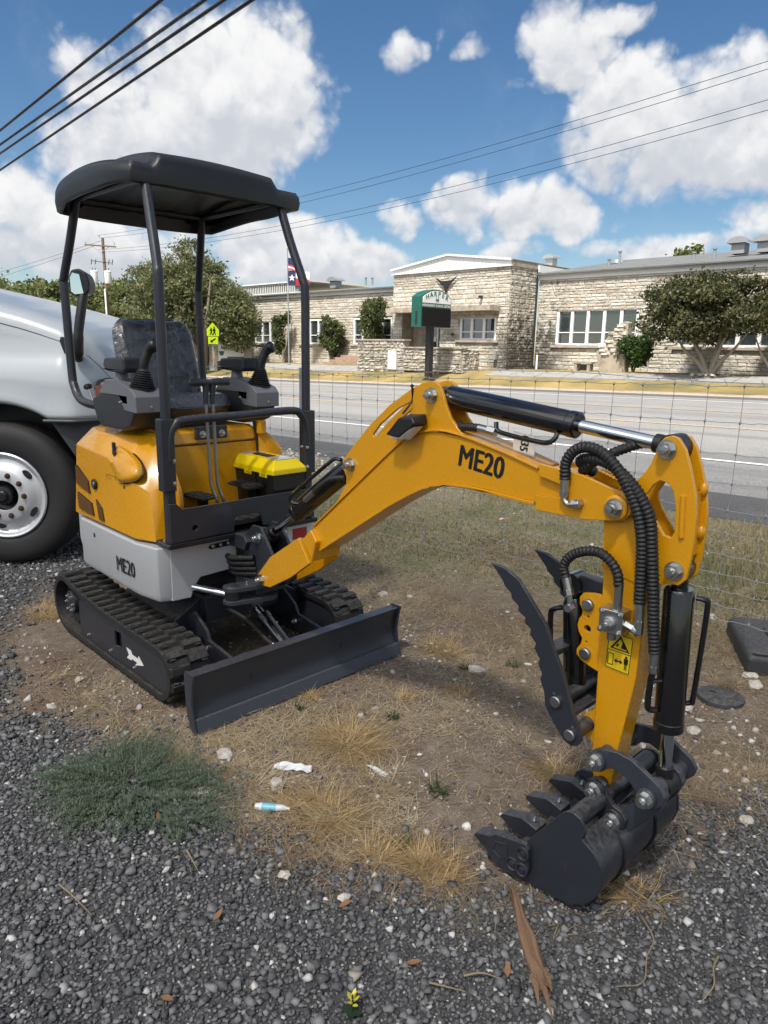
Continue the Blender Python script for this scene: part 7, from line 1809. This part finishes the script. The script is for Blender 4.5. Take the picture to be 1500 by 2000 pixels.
# ------------------------------------------------------------------ unseen cloud mesh added overhead to shade the yard and pass soft fill
m, t, b, out = mat_begin('cloud')
tr_ = t.n('ShaderNodeBsdfTranslucent'); tr_.inputs[0].default_value = (.96, .96, .97, 1)
df = t.n('ShaderNodeBsdfDiffuse'); df.inputs[0].default_value = (.9, .9, .9, 1)
mx = t.n('ShaderNodeMixShader'); mx.inputs[0].default_value = .04; t.link(tr_.outputs[0], mx.inputs[1]); t.link(df.outputs[0], mx.inputs[2]); tp_ = t.n('ShaderNodeBsdfTransparent'); m2 = t.n('ShaderNodeMixShader'); m2.inputs[0].default_value = .50
t.link(mx.outputs[0], m2.inputs[1]); t.link(tp_.outputs[0], m2.inputs[2]); t.link(m2.outputs[0], out.inputs[0])  # part translucent, part transparent: soft glow plus dimmed sun below
h_ = 80.0; cx_, cy_ = -4 + SUN_DIR.x / SUN_DIR.z * h_, -102 + SUN_DIR.y / SUN_DIR.z * h_
bm = bmesh.new(); bmesh.ops.create_icosphere(bm, subdivisions=6, radius=1.0)
for v in bm.verts:
    d = v.co.copy(); nz = mnoise.fractal(d * 2.2 + Vector((3, 1, 7)), 1.0, 2.0, 5); edge = 1 + .035 * nz
    v.co = Vector((cx_ + d.x * 130 * edge, cy_ + d.y * 110 * edge, h_ + (d.z * 16 if d.z > 0 else d.z * 5) * (1 + .5 * nz)))
me_ = bpy.data.meshes.new('cloud'); bm.to_mesh(me_); bm.free(); me_.materials.append(m); me_.polygons.foreach_set('use_smooth', [True] * len(me_.polygons))
tag(link(bpy.data.objects.new('shade_cloud', me_)), 'unseen cloud mesh added overhead to shade the yard', kind='structure')
# ------------------------------------------------------------------ small things lying about the yard
def rock(x, y, s, label, seed, flat=.7, name='limestone_rock'):
    r = random.Random(seed); bm = bmesh.new(); bmesh.ops.create_icosphere(bm, subdivisions=3, radius=1.0)
    off = Vector((r.uniform(0, 50), r.uniform(0, 50), r.uniform(0, 50))); ax = (r.uniform(.8, 1.3), r.uniform(.7, 1.0), flat)
    for v in bm.verts:
        d = v.co.normalized(); k = 1 + .42 * mnoise.noise(d * 1.3 + off) + .16 * mnoise.noise(d * 3.5 + off)
        v.co = Vector((d.x * ax[0], d.y * ax[1], d.z * ax[2])) * k * s
    bmesh.ops.rotate(bm, verts=bm.verts, cent=(0, 0, 0), matrix=Matrix.Rotation(r.uniform(0, 6.28), 3, 'Z'))
    me = bpy.data.meshes.new(name); bm.to_mesh(me); bm.free(); me.materials.append(MATS['boulder'])
    me.polygons.foreach_set('use_smooth', [True] * len(me.polygons)); me.set_sharp_from_angle(angle=R(28))
    o = link(bpy.data.objects.new(name, me)); o.location = (x, y, float(gz(x, y)) + s * flat * .45)
    tag(o, label, 'rock', 'pale rocks on the yard')
RK = [(-2.08, 1.24, .034, 'cream limestone rock between the green ground plant and the dozer blade'), (-1.96, 1.06, .032, 'flat tan stone at the edge of the gravel beside the green ground plant'), (-1.81, 1.28, .026, 'white rock just left of the white plastic litter'), (-1.94, 2.55, .036, 'white rock beside the small green weed under the boom'),
      (-1.42, 4.05, .034, 'pale rock right of the bucket cylinder, beyond the fence'), (-1.09, 2.97, .030, 'white rock left of the round black cover'), (-.99, 3.43, .026, 'smaller white rock in front of the black meter box'), (-.94, 3.34, .034, 'larger white rock in front of the black meter box'), (-.99, 2.79, .030, 'tan rock below the round black cover'),
      (-.62, 2.32, .026, 'pale rock on the gravel right of the bucket linkage'), (-1.98, 1.83, .016, 'small white stone in front of the dozer blade'), (-1.44, 1.04, .018, 'white stone at the gravel edge below the brown dead grass'), (-1.27, 1.12, .015, 'white stone in the gravel next to a brown leaf'), (-2.18, 2.22, .015, 'small white stone right of the far end of the dozer blade'),
      (-3.02, 2.97, .036, 'white rock behind the far track'), (-2.87, 3.06, .022, 'pale rock under the middle of the boom'), (-1.25, 3.98, .022, 'small pale rock left of the black meter box'), (-2.94, .93, .022, 'white stone left of the near track front'), (-3.1, 1.11, .020, 'round pale stone beside the middle of the near track')]
for i, (x, y, s, l) in enumerate(RK): rock(x, y, s, l, 100 + i, .62 if i not in (1,) else .3)
def tuft(x, y, r, n, label, mat='golden_straw', seed=0, lift=(.05, .9), tint=(.55, .2), name='dry_grass_tuft', cat='grass tuft', group='dry grass tufts on the dirt', w=(.0013, .0027), flat=.78):
    g = np.random.default_rng(seed); global nrg
    T_ = root(name, (x, y, float(gz(x, y))), label, cat, group)
    # matted: a few lean directions, roots strewn over the clump, most blades lying over, some broken short
    nd = 5; dirs = g.uniform(0, 6.283, nd); az0 = g.uniform(0, 6.283, n); rr = np.sqrt(g.random(n)) * r * .55
    px = x + rr * np.cos(az0) * 1.15; py = y + rr * np.sin(az0) * .8
    az = np.where(g.random(n) < .5, az0 + g.normal(0, .6, n), dirs[g.integers(0, nd, n)] + g.normal(0, .5, n))
    L = r * g.gamma(3.0, .20, n).clip(.15, 1.25)
    lf = np.where(g.random(n) < flat, g.uniform(.0, .45, n), g.uniform(*lift, n))
    blades('blades', px, py, L, g.uniform(*w, n), az, lf, -g.uniform(-.1, .8, n), mat, tint=np.clip(g.normal(*tint, n) - .25 * (g.random(n) < .3), 0, 1), parent=T_, seg=4)
TF = [(-1.86, 1.66, .155, 420, 'large spreading straw tuft in the middle of the dirt'), (-1.58, 1.32, .13, 260, 'wide low straw tuft behind the blue litter tube'), (-1.18, 1.40, .115, 360, 'straw tuft at the gravel edge left of the bucket teeth'), (-1.34, 1.32, .09, 160, 'thin straw tuft beside the gravel left of the bucket tuft'), (-1.18, 2.10, .12, 240, 'straw tuft behind the bucket teeth'),
      (-1.97, 2.08, .06, 110, 'small straw tuft on dark soil in front of the blade end'), (-2.22, 2.64, .14, 260, 'flattened straw tuft right of the dozer blade'), (-2.27, 1.78, .07, 120, 'pale straw tuft at the foot of the dozer blade'), (-.73, 1.74, .11, 110, 'wispy straw tuft growing against the bucket back'), (-1.70, 1.24, .07, 120, 'small golden tuft touching the blue litter tube'), (-1.87, 2.33, .09, 130, 'loose straw tuft under the boom beside the white rock'), (-4.02, 1.28, .13, 220, 'dry tuft beside the rear of the near track')]
for i, (x, y, r_, n_, l) in enumerate(TF): tuft(x, y, r_ * 1.15, int(n_ * 2.6), l, seed=200 + i)
for i, (x, y, r_, n_, l) in enumerate(((-.76, 2.36, .11, 320, 'rust brown dead grass right of the bucket linkage'), (-1.63, 1.02, .07, 200, 'rust brown dead grass at the gravel edge below the litter'), (-1.48, 1.09, .08, 220, 'rust brown dead grass beside a white stone'))):
    tuft(x, y, r_, n_, l, seed=230 + i, mat='straw', tint=(.06, .08), lift=(.1, .7), name='brown_grass_tuft', group='brown dead grass tufts')
for i, (x, y, r_, l) in enumerate(((-2.0, 2.53, .028, 'green weed sprig beside the white rock under the boom'), (-1.87, 2.75, .034, 'green weed sprig left of the thumb'), (-1.87, 1.91, .030, 'green weed sprig behind the large straw tuft'), (-2.2, 1.68, .032, 'green weed sprig in front of the dozer blade'), (-2.33, 1.92, .036, 'green weed sprig against the dozer blade edge'), (-1.41, 1.68, .042, 'leafy weed sprig left of the bucket teeth'), (-1.31, 1.42, .024, 'green weed sprig above the gravel edge tuft'))):
    tuft(x, y, r_ * 1.5, 60, l, mat='weed_green', seed=250 + i, lift=(.6, 1.4), name='weed', cat='weed', group='green weeds on the dirt', w=(.003, .006), flat=.15)
# creeping grey green plant
MP = root('creeping_plant', (-2.1, .90, 0), 'low grey green plant mat spreading over the gravel', 'plant')
g = np.random.default_rng(5); n = 820
cxp, cyp = -2.12, .90
az = g.uniform(0, 6.283, n); rr = g.random(n) ** .62 * (1 + .25 * g.normal(0, 1, n) * (g.random(n) < .3)); px = cxp + .26 * rr * np.cos(az) * (1 + .25 * np.sin(3 * az + 1)); py = cyp + .24 * rr * np.sin(az) * (1 + .2 * np.cos(2 * az))
px, py = px + (py - cyp) * .25, py
out_az = np.arctan2(py - cyp, px - cxp) + g.normal(0, .45, n)
SL = g.uniform(.06, .15, n)
blades('stems', px, py, SL, np.full(n, .0016), out_az, g.uniform(.15, .9, n), -g.uniform(0, .5, n), 'grey_green', parent=MP, seg=4)
k_ = 30; N = n * k_
t_ = np.tile(np.linspace(.05, 1, k_), n); sx = np.repeat(px, k_); sy = np.repeat(py, k_); sa = np.repeat(out_az, k_); sl = np.repeat(SL, k_)
el = np.repeat(g.uniform(.2, .8, n), k_)
lx = sx + np.cos(sa) * np.cos(el) * sl * t_ + g.normal(0, .003, N); ly = sy + np.sin(sa) * np.cos(el) * sl * t_ + g.normal(0, .003, N)
lz = gz(lx, ly) + .008 + np.sin(el) * sl * t_ * (1 - .45 * t_) * .7 + .010
blades('leaves', lx, ly, g.uniform(.006, .013, N), g.uniform(.0022, .0042, N), g.uniform(0, 6.283, N), g.uniform(0, 1.3, N), g.uniform(-.4, .2, N), 'grey_green', z=lz, seg=2, parent=MP, tint=np.clip(np.repeat(g.normal(.45, .22, n), k_) + g.normal(0, .1, N), 0, 1))
# yellow tipped seedling
FL = root('yellow_seedling', (-1.0, .91, .0), 'small seedling with yellow upper leaves in the gravel', 'plant')
zf = float(gz(-1.0, .91)) + .008
build(MB().tube([(-1.0, .91, zf - .02), (-1.003, .912, zf + .05)], .002, 6), 'stem', 'weed_green', FL)
def leaf(mb, c, az, el, L, w):
    d = Vector((math.cos(az) * math.cos(el), math.sin(az) * math.cos(el), math.sin(el))); s = Vector((-math.sin(az), math.cos(az), 0)); c = Vector(c); up_ = s.cross(d)
    P_ = [c, c + d * L * .35 + s * w * .5, c + d * L * .72 + s * w * .36, c + d * L, c + d * L * .72 - s * w * .36, c + d * L * .35 - s * w * .5, c + d * L * .5 - up_ * -.06 * L]
    mb.add(P_, [(0, 1, 6), (1, 2, 6), (2, 3, 6), (3, 4, 6), (4, 5, 6), (5, 0, 6)])
for k in range(4):
    mb = MB(); leaf(mb, (-1.0, .91, zf + .006), k * 1.6 + .4, .25, .026, .02); build(mb, 'lower_leaf', 'weed_green', FL, angle=80)
for k in range(9):
    mb = MB(); leaf(mb, (-1.002, .911, zf + .024 + .003 * k), k * 2.4, .5 + .06 * k, .022, .011); build(mb, 'upper_leaf', 'flower_yellow', FL, angle=80)
# fallen brown leaves
for i, (x, y, az, l) in enumerate(((-1.01, 1.10, .8, 'curled brown leaf in the gravel left of the bark strip'), (-.80, 1.24, 2.2, 'tan leaf touching the bark strip'), (-1.25, 1.08, 1.2, 'brown leaf beside a white stone in the gravel'), (-1.33, .60, .3, 'brown leaf in the gravel at the lower left'), (-1.88, .88, 2.8, 'pale leaf below the green ground plant'), (-1.43, .80, 1.9, 'brown leaf in the middle of the left gravel'))):
    mb = MB(); zf_ = float(gz(x, y)) + .014; leaf(mb, (x, y, zf_), az, .2, .042, .017)
    q = MB(); q.v = mb.v; q.f = mb.f; q.m = mb.m
    tag(build(q, 'fallen_leaf', 'leaf_brown', None, loc=(x, y, zf_), angle=80), l, 'leaf', 'fallen leaves on the gravel')
# strip of split bark
g_ = random.Random(6); mb = MB()
axis = [(-.975, 1.495), (-.93, 1.455), (-.88, 1.41), (-.83, 1.37), (-.785, 1.33), (-.745, 1.30), (-.715, 1.275)]
wid = [.003, .012, .018, .020, .022, .018, .012]
V = []; F = []
for i, ((x, y), w) in enumerate(zip(axis, wid)):
    z = float(gz(x, y)) + .020
    for k in range(7):
        s = (k - 3) / 3; V.append((x + s * w * .62 + g_.uniform(-.004, .004), y + s * w * .68 + g_.uniform(-.004, .004), z + .008 * (1 - s * s) + g_.uniform(-.004, .006)))
n_ = len(axis); F = [(i * 7 + k, (i + 1) * 7 + k, (i + 1) * 7 + k + 1, i * 7 + k + 1) for i in range(n_ - 1) for k in range(6)]
b0 = len(V); V += [(x, y, z - .014) for x, y, z in V]; F += [tuple(i + b0 for i in reversed(f)) for f in F]
for i in range(n_ - 1):
    for k in (0, 6): F.append((i * 7 + k, (i + 1) * 7 + k, b0 + (i + 1) * 7 + k, b0 + i * 7 + k))
mb.add(V, F)
for k in range(3):
    s = k - 1.0; x0, y0 = -.75 + s * .006, 1.30 + s * .016; L = (.075, .12, .05)[k]; a = R(-41 + s * 4)
    x1, y1 = x0 + L * math.cos(a), y0 + L * math.sin(a); z0 = float(gz(x0, y0)) + .022; mb.tube([(x0, y0, z0), ((x0 + x1) / 2, (y0 + y1) / 2, z0 + .006), (x1, y1, float(gz(x1, y1)) + .014)], [.0095, .0065, .0018], 5)
tag(build(mb, 'bark_strip', 'bark_wood', None, loc=(-.85, 1.39, 0), angle=30), 'splintered strip of brown bark on the gravel before the bucket', 'bark')
def twig(name, pts, r, label):
    P_ = [(x, y, float(gz(x, y)) + .014 + dz) for x, y, dz in pts]
    tag(build(MB().tube(smooth_path(P_, 5), [r * (1 - .6 * i / (5 * (len(P_) - 1))) for i in range(5 * (len(P_) - 1) + 1)], 6), name, 'twig', None, loc=(pts[0][0], pts[0][1], 0), angle=70), label, 'twig', 'dry twigs on the gravel')
twig('twig', [(-1.69, .87, .01), (-1.65, .865, .006), (-1.61, .86, 0)], .0032, 'short straight twig right below the green ground plant')
twig('twig', [(-1.82, .55, .004), (-1.74, .56, .008), (-1.66, .575, 0)], .0028, 'long thin twig in the left gravel')
twig('twig', [(-.88, 1.17, 0), (-.85, 1.2, .006), (-.81, 1.225, 0)], .003, 'pale twig beside the tan leaf near the bark strip')
twig('twig', [(-.93, 1.10, 0), (-.89, 1.11, .008), (-.85, 1.135, 0)], .0028, 'thin straw twig left of the bark strip end')
twig('twig', [(-.66, 1.66, 0), (-.60, 1.60, .010), (-.585, 1.53, .012), (-.56, 1.46, .004), (-.60, 1.40, 0)], .0024, 'long wiry twig curving over the gravel at the lower right')
twig('twig', [(-.46, 1.66, 0), (-.45, 1.60, .02), (-.43, 1.55, .018), (-.44, 1.50, 0)], .003, 'twisted twig at the right edge of the gravel')
# litter
LW = root('plastic_litter', (-1.85, 1.39, 0), 'crumpled white plastic scrap lying on the dirt', 'litter')
mb = MB(); zz_ = float(gz(-1.85, 1.39)) + .012
mb.grid(lambda u, v: (-1.905 + .105 * u + .016 * v, 1.35 + .075 * u - .038 * (v - .3) * (1 - .5 * u), zz_ + .016 * mnoise.noise(Vector((u * 5, v * 3, 1))) + .012 * math.sin(v * 3.1)), 16, 8)
o_ = build(mb, 'scrap', 'litter_white', LW, angle=50); md = o_.modifiers.new('t', 'SOLIDIFY'); md.thickness = .002
LT = root('litter_tube', (-1.70, 1.20, 0), 'small blue and white tube lying on the dirt', 'litter'); zz_ = float(gz(-1.70, 1.20)) + .013
build(MB().tube([(-1.735, 1.168, zz_), (-1.722, 1.178, zz_), (-1.70, 1.198, zz_)], [.013, .014, .012], 12), 'tube_body', 'litter_blue', LT)
build(MB().tube([(-1.70, 1.198, zz_), (-1.685, 1.213, zz_), (-1.668, 1.23, zz_ - .004)], [.012, .0095, .005], 12), 'tube_neck', 'litter_white', LT)
build(MB().tube([(-1.752, 1.153, zz_), (-1.735, 1.168, zz_)], [.010, .0135], 12), 'tube_end', 'litter_white', LT)
LS = MB(); zz_ = float(gz(-1.65, 1.61)) + .008
LS.grid(lambda u, v: (-1.70 + .09 * u + .012 * v, 1.60 + .03 * u - .02 * v * (.4 + u), zz_ + .006 * math.sin(u * 5 + v)), 10, 3)
tag(build(LS, 'film_scrap', 'litter_white', None, loc=(-1.65, 1.61, 0)), 'thin grey film scrap beside the large straw tuft', 'litter')
# valve covers by the fence
zc = float(gz(-1.02, 3.15))
RC = root('valve_cover', (-1.02, 3.15, zc), 'round black plastic valve cover set in the dirt', 'cover')
build(MB().lathe([(0, .016), (.092, .016), (.098, .012), (.102, 0), (.102, -.02)], (-1.02, 3.15, zc), n=36), 'lid', 'cover_black', RC); build(MB().box((-1.055, 3.15, zc + .0165), (.03, .012, .004)), 'grip_slot', 'black_satin', RC)
zc = float(gz(-1.0, 3.8))
MBX = root('meter_box', (-1.0, 3.8, zc), 'black plastic meter box lid at the right edge behind the fence', 'cover')
Mr = Matrix.Translation((-.98, 3.78, zc)) @ Matrix.Rotation(R(30), 4, 'Z')
mb = MB().hull([Mr @ Vector((sx * a, sy * b_, z)) for sx in (-1, 1) for sy in (-1, 1) for a, b_, z in ((.20, .27, -.02), (.20, .27, .075), (.17, .24, .10))])
bx_ = build(mb, 'lid', 'cover_black', MBX, bevel=.02, seg=3)
q = MB().box((.02, 0, .102), (.16, .012, .006)); mb = MB(); mb.add([Mr @ Vector(v) for v in q.v], q.f); q = MB().box((-.06, .03, .102), (.012, .10, .006)); mb.add([Mr @ Vector(v) for v in q.v], q.f)
build(mb, 'lid_mark', 'black_satin', bx_)
